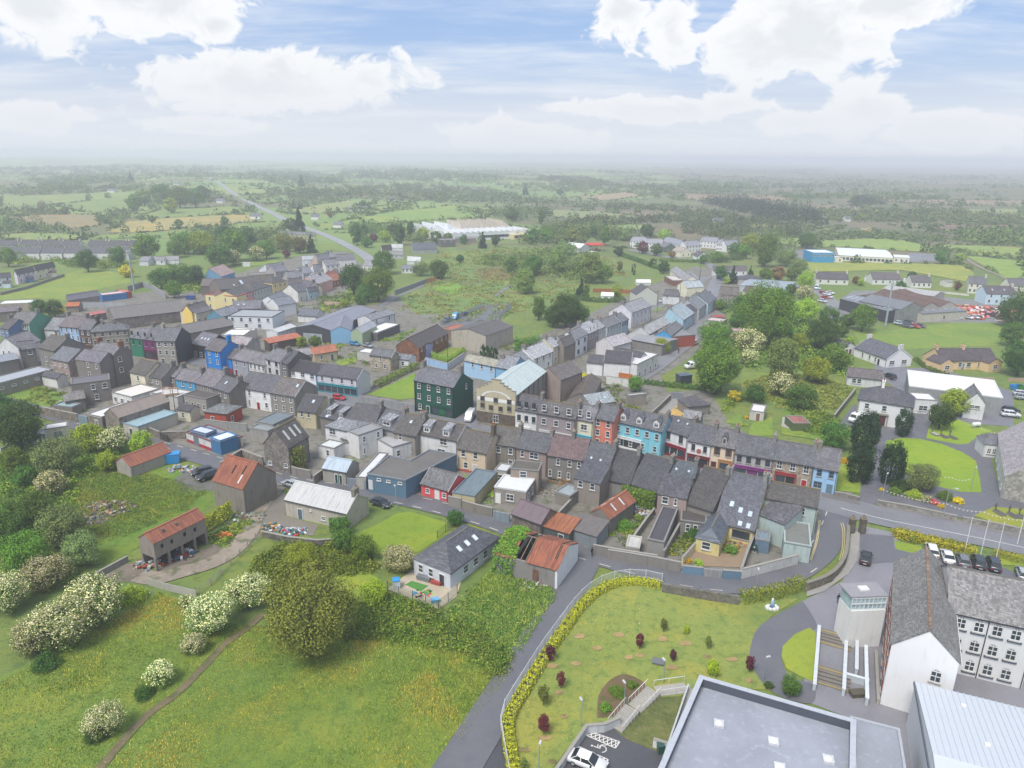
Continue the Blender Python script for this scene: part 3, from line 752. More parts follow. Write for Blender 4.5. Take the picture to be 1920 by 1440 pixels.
def tufts(name,label,t,pts,count,h,lcs,seed=1,w=.1):
    """standing grass: upright blades in clumps"""
    rng = np.random.default_rng(seed);poly = [tuple(P(t(p)))[:2] for p in pts];c = scatter(poly,count,rng);n = len(c)
    def vn(s,k):      # smooth value noise over the meadow
        g_ = np.random.default_rng(k).uniform(0,1,(64,64));x,y = c[:,0]/s+20.3,c[:,1]/s+7.1;i,j = np.floor(x).astype(int),np.floor(y).astype(int);u,v_ = x-i,y-j;u,v_ = u*u*(3-2*u),v_*v_*(3-2*v_);q = lambda a_,b_: g_[a_ % 64,b_ % 64]
        return (q(i,j)*(1-u)+q(i+1,j)*u)*(1-v_)+(q(i,j+1)*(1-u)+q(i+1,j+1)*u)*v_
    f1 = .6*vn(9,1)+.3*vn(3.2,2)+.15*vn(1.2,3);f2 = .55*vn(14,4)+.3*vn(4.5,5)+.2*vn(1.1,6)
    keep = rng.uniform(0,1,n) < np.clip(1.7-2.0*f2,.12,1);c,f1,f2 = c[keep],f1[keep],f2[keep];n = len(c)
    a = rng.uniform(0,6.28,n);lean = rng.normal(0,.35,(n,2));hh = h*rng.uniform(.3,1.2,n)*(.45+1.1*f1)*(.75+.35*np.sin(c[:,0]*.11+1.3*np.sin(c[:,1]*.07))*np.cos(c[:,1]*.13+np.sin(c[:,0]*.17)));hh = np.maximum(hh,.05)
    dx = np.stack([np.cos(a),np.sin(a),np.zeros(n)],1)*(w*rng.uniform(.5,1.5,n))[:,None];b = np.stack([c[:,0],c[:,1],np.full(n,.01)],1)
    tip = b+np.stack([lean[:,0]*hh,lean[:,1]*hh,hh],1)
    v = np.stack([b-dx,b+dx,tip+dx*.35,tip-dx*.35],1).reshape(-1,3)
    o = add(name,quads_mesh(name,v,[mat('leaf',x) for x in lcs],np.clip((f1*1.9-.45+rng.normal(0,.16,n))*len(lcs),0,len(lcs)-1).astype(int)));return tag(o,label,'grass',kind='stuff')
def hedge(name,label,t,pts,w,h,lc,dens=55,size=.22,sm=4,group=None,round_=.25,seed=3):
    line = smooth_line([tuple(P(t(p)))[:2] for p in pts],sm);rng = np.random.default_rng(seed+len(pts)+int(abs(line[0].x)));seg = [];L = 0
    for i in range(len(line)-1): s = (line[i+1]-line[i]).length;seg.append(s);L += s
    n = int(L*(w+2*h)*dens*.55);seg = np.array(seg);k = rng.choice(len(seg),n,p=seg/seg.sum());f = rng.uniform(0,1,n)
    a = np.array([tuple(p) for p in line]);p = a[k]*(1-f[:,None])+a[k+1]*f[:,None];d = a[k+1]-a[k];d /= np.linalg.norm(d,axis=1)[:,None];nn = np.stack([-d[:,1],d[:,0]],1)
    per = rng.uniform(0,w+2*h,n);s = np.where(per < h,-1,np.where(per > h+w,1,(per-h)/w*2-1));z = np.where(per < h,per,np.where(per > h+w,w+2*h-per,h))
    bump = .85+.22*np.sin(f*9+k*1.3)*rng.uniform(.5,1,n)+rng.normal(0,.05,n);z = z*bump;ss = s*(1-round_*(z/h)**3)
    pos = np.stack([p[:,0]+nn[:,0]*ss*w/2*bump,p[:,1]+nn[:,1]*ss*w/2*bump,z],1);o_ = np.stack([nn[:,0]*s,nn[:,1]*s,(z > h*.75)*1.0+.2],1)
    o0 = np.array([line[0].x,line[0].y,0]);v = leaf_quads(pos-o0,o_,size,rng)
    o = add(name,quads_mesh(name,v,[mat('leaf',lc)]),loc=tuple(o0));return tag(o,label,'hedge',group)
def ivy(label,t,A,B,h0,h1,n=900,lc='#5a7d2c',bulge=.45,size=.3,seed=5):
    """leaves hanging on a wall between two pixels (taken at height h1), from h0 to h1"""
    rng = np.random.default_rng(seed);a,b = P(t(A),h1),P(t(B),h1);d = (b-a);d.z = 0;L = d.length;d.normalize();nn = Vector((d.y,-d.x,0))
    s = rng.uniform(0,1,n);z = h0+(h1-h0)*rng.uniform(0,1,n)**.7;o = np.abs(rng.normal(0,bulge,n))*(.4+.8*np.sin(np.pi*s))
    p = np.stack([s*L*d.x+nn.x*o,s*L*d.y+nn.y*o,z+rng.normal(0,.1,n)],1);v = leaf_quads(p,np.tile(np.array([nn.x,nn.y,.5]),(n,1)),size,rng)
    ob = add('ivy',quads_mesh('ivy',v,[mat('leaf',lc)]),loc=(a.x,a.y,0));return tag(ob,label,'ivy')

# ------------------------------------------------------------------ vehicles
def loft(sections,closed_ends=True):
    b = MB();n = len(sections[0])
    for s in sections: b.v += [tuple(p) for p in s]
    for i in range(len(sections)-1):
        for j in range(n): j2 = (j+1) % n;b.f.append((i*n+j,i*n+j2,(i+1)*n+j2,(i+1)*n+j))
    if closed_ends: b.f.append(tuple(range(n-1,-1,-1)));k = (len(sections)-1)*n;b.f.append(tuple(range(k,k+n)))
    return b
CARS = {}
def car_proto(kind):
    if kind in CARS: return CARS[kind]
    glass,tyre,rim,lamp,red,trimm = mat('glass','#20262c'),mat('plain','#1d1d1e'),mat('paint','#a9abad'),mat('glass','#dfe4e8'),mat('paint','#a01818'),mat('plain','#222326')
    body_m = mat('paint','#d9d9d9')
    if kind == 'van':
        L,W,Hh = 5.4,1.95,2.35
        prof = [(-2.7,.35,.95),(-2.68,.9,1.1),(-2.2,1.25,1.25),(-1.9,1.35,2.0),(-1.3,2.25,2.3),(2.62,2.35,2.35),(2.7,1.2,1.2),(2.7,.35,.95)]
        st = [(-2.7,.3,.85),(-2.45,.28,1.15),(-1.85,.28,1.3),(-1.15,.28,2.25),(-.6,.28,2.35),(2.55,.28,2.33),(2.7,.3,2.2)]
    else:
        L,W = (4.4,1.8);top = {'hatch': 1.48,'saloon': 1.44,'suv': 1.68}[kind]
        st = {'hatch': [(-2.1,.32,.62),(-2.0,.24,.78),(-1.1,.22,.96),(-.95,.22,1.0),(1.6,.22,1.02),(1.98,.25,.98),(2.1,.35,.8)],
              'saloon': [(-2.25,.32,.62),(-2.12,.24,.76),(-1.1,.22,.93),(-.95,.22,.96),(1.2,.22,.98),(2.1,.25,.95),(2.25,.35,.75)],
              'suv': [(-2.2,.4,.78),(-2.1,.3,.95),(-1.2,.28,1.1),(-1.0,.28,1.12),(1.9,.28,1.14),(2.12,.32,1.1),(2.25,.42,.9)]}[kind]
    def sec(x,zl,zh,wd):
        w = wd/2;m = (zl+zh)/2
        return [(x,-w*.86,zl),(x,-w,zl+.16),(x,-w,m+.05),(x,-w*.93,zh-.05),(x,-w*.82,zh),(x,w*.82,zh),(x,w*.93,zh-.05),(x,w,m+.05),(x,w,zl+.16),(x,w*.86,zl)]
    secs = [sec(x,a,b,W*(.86 if i in (0,len(st)-1) else .97 if i in (1,len(st)-2) else 1)) for i,(x,a,b) in enumerate(st)]
    P_ = {'body': loft(secs).me('body',body_m,True)}
    if kind == 'van':
        P_['windscreen'] = MB().slab([(-1.9,-.8,1.36),(-1.9,.8,1.36),(-1.2,.72,2.16),(-1.2,-.72,2.16)],-.05).me('windscreen',glass)
        P_['side_window'] = MB().box(-1.35,-.45,-.992,-.95,1.4,1.95).me('side_window',glass);P_['side_window2'] = MB().box(-1.35,-.45,.95,.992,1.4,1.95).me('side_window',glass)
        ax,wr = (-1.75,1.65),.34
    else:
        zb = st[3][2]-.03;f0,f1,r0,r1 = {'hatch': (-1.15,-.35,1.35,1.98),'saloon': (-1.15,-.3,.95,1.75),'suv': (-1.2,-.55,1.6,2.12)}[kind]
        w0,w1 = W/2*.9,W/2*.7
        cabin = MB();cabin.v = [(f0,-w0,zb),(r1,-w0,zb),(r1,w0,zb),(f0,w0,zb),(f1,-w1,top-.04),(r0,-w1,top-.04),(r0,w1,top-.04),(f1,w1,top-.04)]
        cabin.f = [(0,3,2,1),(4,5,6,7),(0,1,5,4),(1,2,6,5),(2,3,7,6),(3,0,4,7)]
        P_['windows'] = cabin.me('cabin_glass',glass)
        rf = loft([[(f1-.1,-w1*1.0,top-.07),(f1-.1,w1*1.0,top-.07),(f1-.1,w1*.95,top-.05),(f1-.1,-w1*.95,top-.05)],[(f1+.2,-w1*1.06,top-.07),(f1+.2,w1*1.06,top-.07),(f1+.2,w1*.9,top+.01),(f1+.2,-w1*.9,top+.01)],
                   [(r0-.2,-w1*1.06,top-.08),(r0-.2,w1*1.06,top-.08),(r0-.2,w1*.9,top),(r0-.2,-w1*.9,top)],[(r0+.12,-w1*1.02,top-.12),(r0+.12,w1*1.02,top-.12),(r0+.12,w1*.9,top-.06),(r0+.12,-w1*.9,top-.06)]])
        def pil(xa,xb,s):
            e = s*.015;rf.slab([(xa-.05,s*w0+e,zb),(xa+.05,s*w0+e,zb),(xb+.05,s*w1+e,top-.05),(xb-.05,s*w1+e,top-.05)],.03*s)
        for s in (-1,1): pil(f0,f1,s);pil((f0+r1)/2+.15,(f1+r0)/2+.2,s);pil(r1-.08,r0,s)
        P_['roof'] = rf.me('roof',body_m)
        ax,wr = ((-1.35,1.25) if kind != 'saloon' else (-1.4,1.35)),(.32 if kind != 'suv' else .37)
    wh = MB().tube((0,-.11,0),(0,.11,0),wr,wr,14).me('wheel',tyre);ri = MB().tube((0,-.12,0),(0,.12,0),wr*.62,wr*.62,10).me('rim',rim)
    x0,x1 = st[0][0],st[-1][0];zl = st[1][2]-.16;zt = st[-1][2]-.12 if kind != 'van' else 1.0
    P_['headlight'] = MB().box(-.1,.12,-.17,.17,-.07,.07).me('headlight',lamp);P_['tail_light'] = MB().box(-.06,.05,-.14,.14,-.1,.1).me('tail_light',red)
    P_['plate'] = MB().box(-.03,.02,-.26,.26,-.06,.06).me('number_plate',mat('plain','#e4e4e0'));P_['mirror'] = MB().box(-.08,.08,-.1,.1,-.06,.08).me('wing_mirror',trimm)
    CARS[kind] = (P_,wh,ri,ax,W,wr,x0,x1,zl,zt);return CARS[kind]
def recolour(o,m):
    o.material_slots[0].link = 'OBJECT';o.material_slots[0].material = m
def car(t,c,f,kind,cc,label,group=None,name=None,z=.2,s=1.0,world=None,ang=None):
    """a vehicle at ground pixel c with its nose towards pixel f"""
    P_,wh,ri,ax,W,wr,x0,x1,zl,zt = car_proto(kind);a = world or P(t(c));
    if ang is None: b = P(t(f));d = a-b;ang = math.atan2(d.y,d.x)
    o = empty(name or {'van': 'parked_van'}.get(kind,'parked_car'),(a.x,a.y,z),ang);o.scale = (s,s,s);bm = mat('paint',cc)
    recolour(add('body',P_['body'],o),bm)
    if 'roof' in P_: recolour(add('roof',P_['roof'],o),bm);add('window',P_['windows'],o)
    else: add('windscreen',P_['windscreen'],o);add('side_window',P_['side_window'],o);add('side_window',P_['side_window2'],o)
    for x in ax:
        for y in (-W/2+.1,W/2-.1): w = add('wheel',wh,o,loc=(x,y,wr));add('rim',ri,w)
    for y in (-W*.34,W*.34): add('headlight',P_['headlight'],o,loc=(x0+.06,y,zl));add('tail_light',P_['tail_light'],o,loc=(x1-.02,y*1.05,zt))
    add('number_plate',P_['plate'],o,loc=(x0-.0,0,zl-.22));add('number_plate',P_['plate'],o,loc=(x1+.0,0,zt-.25))
    for y in (-W/2-.08,W/2+.08): add('wing_mirror',P_['mirror'],o,loc=(-.75 if kind != 'van' else -1.5,y,zl+.32 if kind != 'van' else 1.5))
    return tag(o,label,'van' if kind == 'van' else 'car',group)

# ------------------------------------------------------------------ poles, people, bits
def pole(name,label,t,c,h,r=.07,cm='#8d9296',arm=None,head=None,cat='lamp',group=None,cross=False,base_z=0.0,pos=None):
    p = pos or P(t(c));o = empty(name,(p.x,p.y,base_z));m = mat('plain',cm,.5);tag(o,label,cat,group)
    MB().tube((0,0,0),(0,0,h),r,r*.65,8).build('post',m,o)
    if arm:
        a = Vector((arm[0],arm[1],.15));MB().tube((0,0,h-.05),(a.x,a.y,h+.12),r*.5,r*.45,6).build('arm',m,o)
        MB().box(-.3,.3,-.12,.12,-.06,.08).build('lamp_head',mat('plain','#cfd2d2'),o,loc=(a.x*1.15,a.y*1.15,h+.15),rot=(0,0,math.atan2(a.y,a.x)))
    if head: MB().tube((0,0,h),(0,0,h+.1),.22,.2,8).build('lamp_head',mat('plain','#dcdedc'),o)
    if cross:
        MB().box(-.9,.9,-.05,.05,h-.6,h-.5).build('crossarm',m,o)
        for x in (-.8,0,.8): MB().tube((x,0,h-.5),(x,0,h-.3),.05,.04,6).build('insulator',mat('plain','#6b5346'),o)
    return o
def boxthing(name,label,cat,t,c,w,d,h,cm,ang=0.0,group=None,kind='paint',lid=None,z=.05,parts=None):
    """small crate / bin / tank: bevelled body with a lid"""
    p = P(t(c));o = empty(name,(p.x,p.y,z),ang);tag(o,label,cat,group)
    q = MB();q.v = [(-w/2*.94,-d/2*.94,0),(w/2*.94,-d/2*.94,0),(w/2*.94,d/2*.94,0),(-w/2*.94,d/2*.94,0),(-w/2,-d/2,h*.9),(w/2,-d/2,h*.9),(w/2,d/2,h*.9),(-w/2,d/2,h*.9)]
    q.f = [(0,3,2,1),(4,5,6,7),(0,1,5,4),(1,2,6,5),(2,3,7,6),(3,0,4,7)];q.build('body',mat(kind,cm),o)
    MB().box(-w/2-.04,w/2+.04,-d/2-.04,d/2+.04,h*.9,h).build('lid',mat(kind,lid or cm),o)
    return o

# ------------------------------------------------------------------ the land
def make_ground():
    """one sheet, finer near the camera, out to the horizon"""
    na,nr = 260,150;a0,a1 = -R(62),R(62);vs,fs = [],[]
    rs = [0.0]+[18*((11000/18)**(i/(nr-1))) for i in range(nr)]
    vs.append((0,-40,0));
    for r in rs[1:]:
        for i in range(na+1):
            a = a0+(a1-a0)*i/na;x,y = r*math.sin(a),r*math.cos(a)-40*(1-min(1,r/60));vs.append((x,y,hills(x,y)))
    for i in range(na): fs.append((0,1+i+1,1+i))
    for j in range(nr-1):
        for i in range(na):
            q = 1+j*(na+1)+i;fs.append((q,q+1,q+na+2,q+na+1))
    m = bpy.data.materials.new('land');m.use_nodes = True;g = N(m.node_tree);b = g.n.get('Principled BSDF')
    geo = g.new('ShaderNodeNewGeometry');pos = geo.outputs['Position']
    base = tuple(x*ALB for x in lin('#758a42'))
    n1 = g.noise(pos,.06,6,.65,.4);n2 = g.noise(pos,.5,5,.7);n3 = g.noise(pos,3.0,4,.7)
    near = g.mix(g.math('MULTIPLY',g.ramp(n1,.45,.65),.7),base,(base[0]*1.5,base[1]*1.15,base[2]*.8))
    near = g.mix(g.math('MULTIPLY',g.ramp(n2,.46,.66),.7),near,(base[0]*.5,base[1]*.62,base[2]*.7))
    # open country: patchwork of pasture, rushes, heath and bog
    wv = g.vmath('ADD',pos,g.comb(g.math('MULTIPLY',g.noise(pos,.004,3),90.0),g.math('MULTIPLY',g.noise(g.vmath('ADD',pos,(99,7,0)),.004,3),90.0),0))
    vo = g.new('ShaderNodeTexVoronoi');vo.inputs['Scale'].default_value = .0062;vo.distance = 'CHEBYCHEV';g.set(vo.inputs['Vector'],wv)
    vx,vy,vz = g.sep(vo.outputs['Color']);big = g.noise(pos,.0016,4,.6);mid = g.noise(pos,.011,5,.65)
    f1 = g.mix(vx,tuple(x*ALB for x in lin('#74934a')),tuple(x*ALB for x in lin('#93a356')))
    f1 = g.mix(g.ramp(vy,.55,.6),f1,tuple(x*ALB for x in lin('#76784e')))
    bog = g.mix(g.ramp(mid,.4,.65),tuple(x*ALB for x in lin('#7f7458')),tuple(x*ALB for x in lin('#5f6f42')))
    bog = g.mix(g.ramp(g.noise(pos,.035,4,.7),.5,.65),bog,tuple(x*ALB for x in lin('#4d5f38')))
    px,py,pz = g.sep(pos)
    east = g.ramp(g.math('ADD',g.math('DIVIDE',px,g.math('MAXIMUM',py,1.0)),g.math('MULTIPLY',g.math('SUBTRACT',big,.5),2.2)),-.05,.22)
    farc = g.mix(east,f1,bog)
    dist = g.math('SQRT',g.math('ADD',g.math('MULTIPLY',px,px),g.math('MULTIPLY',py,py)))
    cc = g.mix(g.ramp(dist,420,640),near,farc)
    g.set(b.inputs['Base Color'],cc);b.inputs['Roughness'].default_value = .95
    bp = g.new('ShaderNodeBump');bp.inputs['Strength'].default_value = .7;bp.inputs['Distance'].default_value = .3;g.set(bp.inputs['Height'],n3);g.l.new(bp.outputs[0],b.inputs['Normal'])
    tag(add('ground',mesh('ground',vs,fs,m,True)),kind='structure')
make_ground()
ASP,ASPD,CON,DIRT = mat('asphalt','#88888c'),mat('asphalt','#737378'),mat('concrete','#9a9790'),mat('dirt','#8a7d6c')
LAWN,MEAD,FIELD,LUSH = mat('lawn','#8a9a44'),mat('meadow','#809a3e'),mat('field','#87a24a'),mat('grass','#6d8f30')
FIELDS = []
# far fields: pasture and rough grazing between the hedges
for t,pts,c in [
    (A1,[(0,358),(490,350),(500,380),(300,402),(0,412)],'#8aa257'),(A1,[(300,405),(520,380),(700,350),(830,365),(740,440),(480,445)],'#7f9d4c'),(A1,[(0,395),(280,405),(300,430),(0,445)],'#7f9a55'),
    (A1,[(30,470),(300,455),(560,460),(560,520),(380,545),(60,500)],'#9d8f62'),(A1,[(600,555),(700,500),(900,480),(1340,455),(1480,470),(1400,500),(1080,530),(800,560)],'#b3a95f'),
    (A1,[(740,480),(900,430),(1300,410),(1440,430),(1300,455),(900,478)],'#83a04a'),(A1,[(480,600),(540,575),(900,555),(1090,535),(1480,500),(1600,505),(1590,560),(1100,590),(740,590)],'#7fa047'),
    (A1,[(0,570),(200,560),(480,570),(460,600),(0,600)],'#8fa652'),(A1,[(1560,440),(1900,385),(2000,400),(1990,440),(1750,455)],'#9aa65a'),(A1,[(1770,510),(1990,490),(1990,540),(1800,545)],'#86a44a'),(A1,[(1310,355),(1560,340),(1700,370),(1500,400)],'#7f9b52'),
    (A2,[(0,495),(300,435),(520,420),(610,405),(740,425),(870,445),(800,475),(480,492),(60,520)],'#86ab44'),(A2,[(0,380),(190,378),(180,400),(40,430),(0,425)],'#93a95a'),(A2,[(160,420),(370,390),(330,410),(230,442)],'#93a457'),
    (A2,[(1150,430),(1450,440),(1700,470),(1500,490),(1180,470)],'#91a063'),(A2,[(1290,360),(1600,330),(1700,350),(1500,380)],'#b09a78'),(A2,[(1420,515),(1700,515),(1680,545),(1450,550)],'#8aa65a'),(A2,[(1450,440),(1920,445),(1920,470),(1650,465)],'#8a7a62'),
    (A3,[(0,345),(500,352),(640,370),(500,385),(0,375)],'#a58f72'),(A3,[(1050,370),(1920,380),(1920,410),(1300,400)],'#9a8672'),(A3,[(640,400),(1000,410),(1050,450),(800,430)],'#8f7f6a'),(A3,[(1340,515),(1920,515),(1920,560),(1440,560)],'#7d6653'),(A3,[(1000,535),(1070,530),(1080,555),(1010,560)],'#b3a06a'),
    (A3,[(310,490),(400,488),(560,530),(470,535)],'#a49768'),(A3,[(1500,430),(1900,425),(1920,470),(1600,460)],'#8fa56a'),
    (A3,[(680,550),(820,535),(920,520),(850,545)],'#8a9a5a'),(A3,[(520,580),(640,590),(760,620),(640,640),(530,610)],'#90aa4e'),(A3,[(760,605),(1000,595),(1150,590),(1280,610),(1440,650),(1420,670),(1290,665),(900,640),(770,640)],'#8fae48'),
    (A3,[(1420,625),(1700,635),(1920,645),(1920,710),(1590,680),(1480,660)],'#8eab4b'),(A3,[(690,725),(1300,735),(1560,740),(1600,760),(1640,790),(1620,840),(1230,770),(720,780)],'#a2ad42'),(A3,[(1590,690),(1920,720),(1920,800),(1850,830),(1700,750)],'#8bad42'),
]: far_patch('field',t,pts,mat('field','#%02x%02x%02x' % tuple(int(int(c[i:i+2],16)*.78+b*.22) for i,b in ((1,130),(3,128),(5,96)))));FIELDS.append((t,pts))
# field beside the estate, rough common behind the main street, paddocks to the east
patch('field',F1,[(0,790),(280,720),(700,570),(900,520),(1150,510),(1460,590),(1480,650),(1110,730),(760,790),(740,850),(420,830),(0,860)],mat('grass','#8a9f42'))
patch('field',A2,[(600,640),(900,630),(1300,660),(1520,700),(1620,760),(1600,830),(1400,830),(1330,900),(1330,935),(1000,1010),(880,1080),(700,1130),(480,1090),(330,1010),(300,920),(530,810),(560,700)],mat('bog','#78904a'))
patch('field',A2,[(760,755),(960,755),(1000,800),(900,830),(770,820)],mat('bog','#80744c',var=.6),z=.04)
patch('field',A2,[(530,860),(620,840),(700,870),(640,905),(540,890)],mat('grass','#7fa83e'),z=.04,sm=4)
patch('field',T8,[(640,480),(900,480),(1200,440),(1500,410),(1600,400),(1900,500),(1780,590),(1400,600),(1000,620),(700,600)],mat('grass','#829c42',var=.7))
patch('field',T7,[(1000,790),(1300,800),(1560,790),(1860,900),(1720,1030),(1680,1090),(1300,1060),(1000,900)],mat('grass','#879a44'))
patch('yard',PX,[(0,640),(180,560),(300,545),(420,520),(560,480),(650,470),(780,590),(860,590),(920,585),(945,600),(960,650),(1080,600),(1230,530),(1300,500),(1345,505),(1400,530),(1355,600),(1310,660),(1240,705),(1250,735),(1330,730),(1370,800),(1450,830),(1610,880),(1590,960),(1500,1078),(1360,1088),(1240,1070),(1090,1030),(930,970),(700,915),(560,895),(430,865),(330,835),(200,795),(0,755)],mat('dirt','#8b867d'),z=.02)
patch('yard',T4,[(0,950),(260,880),(500,960),(480,1040),(240,1060),(0,1060)],mat('grass','#7d9a3a'),z=.03)
patch('yard',PX,[(1535,590),(1600,545),(1660,545),(1900,570),(1900,605),(1700,605),(1560,600)],mat('asphalt','#8b8a86'),z=.03)
patch('yard',F5,[(1620,290),(1830,300),(1920,380),(1920,410),(1640,400)],ASP,z=.05)
patch('yard',F6,[(930,250),(1160,258),(1200,320),(940,325)],ASP,z=.05)
patch('yard',T6,[(260,430),(580,290),(800,290),(700,400),(520,480)],ASPD,z=.05)
patch('yard',PX,[(1640,660),(1700,690),(1760,690),(1900,735),(1900,800),(1760,790),(1640,700)],mat('asphalt','#83838a'),z=.03)
# streets
ROADS = [
    ('lane',PX,[(-40,742),(60,768),(117,784),(160,800),(235,820),(330,845),(400,865),(470,882),(540,903),(640,918),(740,933),(840,956),(920,979),(1000,1008),(1090,1036),(1150,1053),(1240,1078),(1320,1092),(1390,1096),(1450,1086),(1500,1064),(1540,1030),(1563,985),(1575,950)],5.4,ASPD),
    ('side_road',PX,[(1105,1040),(1085,1075),(1055,1125),(1012,1195),(962,1275),(915,1350),(868,1425),(820,1500)],5.2,ASPD),
    ('main_street',PX,[(330,660),(420,690),(520,715),(640,748),(760,780),(880,805),(1000,830),(1150,858),(1300,888),(1450,918),(1560,945),(1650,968),(1760,990),(1860,1010),(1960,1032)],8.5,ASP),
    ('back_street',PX,[(868,800),(900,765),(930,735),(985,690),(1060,655),(1130,615),(1200,585),(1260,560),(1300,535),(1322,520)],6.5,ASP),
    ('hill_street',PX,[(1185,715),(1225,690),(1262,662),(1290,640),(1310,612),(1318,588),(1330,560),(1340,535),(1348,515),(1338,500),(1300,488),(1250,482),(1215,475),(1180,468)],6.5,mat('asphalt','#8d8d90')),
    ('west_street',PX,[(760,780),(640,748),(545,715),(430,675),(330,660),(240,655),(120,640),(-20,620)],8,ASP),
    ('north_road',PX,[(705,505),(690,484),(655,462),(600,437),(540,416),(520,405),(480,388),(440,370),(412,353),(393,340),(398,330)],8,mat('asphalt','#a2a2a2')),
    ('east_road',PX,[(1330,500),(1380,515),(1450,530),(1530,545),(1560,570),(1590,600),(1640,610)],7,mat('asphalt','#8f8f90')),
]
for i,(nm,t,pts,w,m) in enumerate(ROADS): ribbon(nm,t,pts,w,m,z=.17+.006*i)
ribbon('verge',PX,[(985,1228),(955,1278),(905,1352),(858,1415),(812,1490)],1.3,mat('dirt','#a8875c'),z=.13)
ribbon('footpath',F3,[(910,950),(960,900),(1050,850),(1180,790),(1300,740),(1400,690)],2.2,ASP,z=.14)
ribbon('footpath',A2,[(860,920),(930,870),(960,850)],1.6,ASP,z=.145)
ribbon('farm_track',PX,[(530,905),(505,930),(480,960),(468,995),(440,1030),(400,1055),(345,1072),(295,1085),(260,1080)],3.6,mat('dirt','#a39686'),z=.15)
ribbon('farm_track',F6,[(1430,300),(1500,350),(1600,400),(1700,440),(1800,490)],2.2,mat('dirt','#a39a80'),z=.3)
patch('yard',B1,[(620,1340),(760,1290),(960,1180),(1160,1240),(1500,1090),(1760,960),(1920,830),(2060,700),(2200,640),(2100,900),(1900,1010),(1500,1230),(1240,1330),(1000,1320),(800,1340)],mat('dirt','#857a6c'),z=.03)
patch('yard',B1,[(1300,560),(1420,480),(1620,440),(1640,560),(1590,640),(1380,650)],mat('dirt','#77736e'),z=.03)
patch('yard',B2,[(340,740),(560,610),(640,690),(620,830),(870,900),(830,980),(560,950),(450,960),(420,850)],mat('concrete','#8a8378'),z=.04)
ribbon('dirt_path',BL,[(1750,400),(1650,490),(1500,600),(1350,760),(1180,930),(1000,1060),(860,1200),(700,1390),(600,1500)],1.1,mat('dirt','#7f7254'),z=.13)
patch('meadow',PX,[(0,900),(200,830),(330,880),(400,940),(300,1000),(180,1060),(60,1000)],LUSH,z=.015,sm=4)
patch('meadow',PX,[(0,1270),(150,1200),(300,1110),(420,1150),(480,1190),(640,1180),(800,1190),(960,1250),(880,1360),(815,1470),(0,1500)],MEAD,z=.012)
patch('lawn',B2,[(1160,960),(1300,900),(1460,810),(1560,800),(1830,880),(1840,960),(1620,1100),(1380,1130),(1240,1100)],mat('grass','#8aa32e',var=.6),z=.03)
patch('lawn',B8,[(480,270),(620,225),(740,270),(740,330),(650,380),(560,440),(500,360)],mat('grass','#94a838',var=.6),z=.03,sm=4)
patch('patio',B8,[(805,345),(960,225),(1260,300),(1230,390),(1120,470)],mat('concrete','#c9bca4'),z=.05)
patch('turf_mat',B8,[(915,318),(955,295),(1060,325),(1010,360)],mat('grass','#5c9a45',var=.3),z=.07)
patch('turf_mat',B8,[(1015,365),(1060,345),(1085,355),(1050,385)],mat('grass','#5c9a45',var=.3),z=.075)
# church grounds
patch('church_drive',B5,[(690,650),(700,530),(800,400),(800,160),(680,150),(500,180),(640,0),(1200,60),(1230,150),(1620,200),(1750,700),(1920,720),(1920,800),(1450,850),(900,730),(690,760)],ASPD,z=.035)
patch('lawn',B5,[(885,270),(1000,245),(1150,255),(1300,290),(1460,355),(1560,420),(1590,560),(1600,655),(1440,650),(1280,612),(1040,520),(880,400)],mat('grass','#93b02c',var=.45),z=.05)
patch('lawn',B5,[(1185,250),(1210,150),(1430,110),(1690,195),(1600,215),(1500,290),(1430,295)],mat('grass','#93b02c',var=.45),z=.05)
patch('lawn',B5,[(510,520),(560,430),(680,500),(700,560),(690,660),(500,640)],mat('grass','#8fa834',var=.6),z=.05)
patch('lawn',B5,[(1540,830),(1690,765),(1920,780),(1920,920),(1700,880)],mat('grass','#a2a838',var=.5),z=.05)
# school grounds
patch('school_drive',PX,[(1500,1130),(1580,1090),(1600,1000),(1610,985),(1680,1000),(1690,1040),(1720,1040),(1960,1110),(1960,1340),(1800,1330),(1720,1345),(1725,1470),(1600,1470),(1600,1350),(1500,1312),(1525,1190)],mat('asphalt','#929096'),z=.03)
patch('school_drive',PX,[(1505,1128),(1520,1150),(1530,1180),(1480,1200),(1465,1230),(1480,1270),(1525,1285),(1520,1320),(1450,1300),(1410,1250),(1408,1210),(1430,1170)],ASPD,z=.055,sm=4)
patch('lawn',B6,[(310,390),(200,440),(110,530),(100,600),(140,700),(250,760),(345,800),(360,430)],mat('lawn','#9aa838',var=.5),z=.06)
patch('park_lawn',PX,[(1238,1102),(1310,1122),(1380,1132),(1500,1122),(1450,1152),(1416,1190),(1408,1225),(1425,1262),(1470,1295),(1320,1290),(1290,1300),(1150,1352),(1105,1362),(1060,1410),(1030,1450),(950,1450),(940,1390),(955,1340),(1000,1268),(1058,1160),(1085,1120),(1130,1095),(1180,1090)],mat('lawn','#8c9a48'),z=.02)
patch('car_park',PX,[(1030,1480),(1060,1425),(1108,1368),(1150,1366),(1245,1412),(1245,1480)],mat('asphalt','#5c5c60'),z=.03)
patch('side_yard',PX,[(880,1440),(935,1350),(945,1360),(955,1480),(860,1480)],mat('asphalt','#55555a'),z=.03)
patch('planting_bed',B7,[(780,1170),(900,1050),(1100,910),(1270,905),(1180,1260),(1140,1340),(860,1230)],mat('bog','#757a40'),z=.04)
patch('planting_bed',B7,[(640,1070),(650,900),(740,780),(860,740),(1010,830),(900,960),(800,1050)],mat('dirt','#7d6548'),z=.04,sm=3)
patch('lawn',B5,[(945,1020),(1150,1060),(1180,1160),(1020,1140),(960,1090)],mat('grass','#8fa634',var=.5),z=.05)
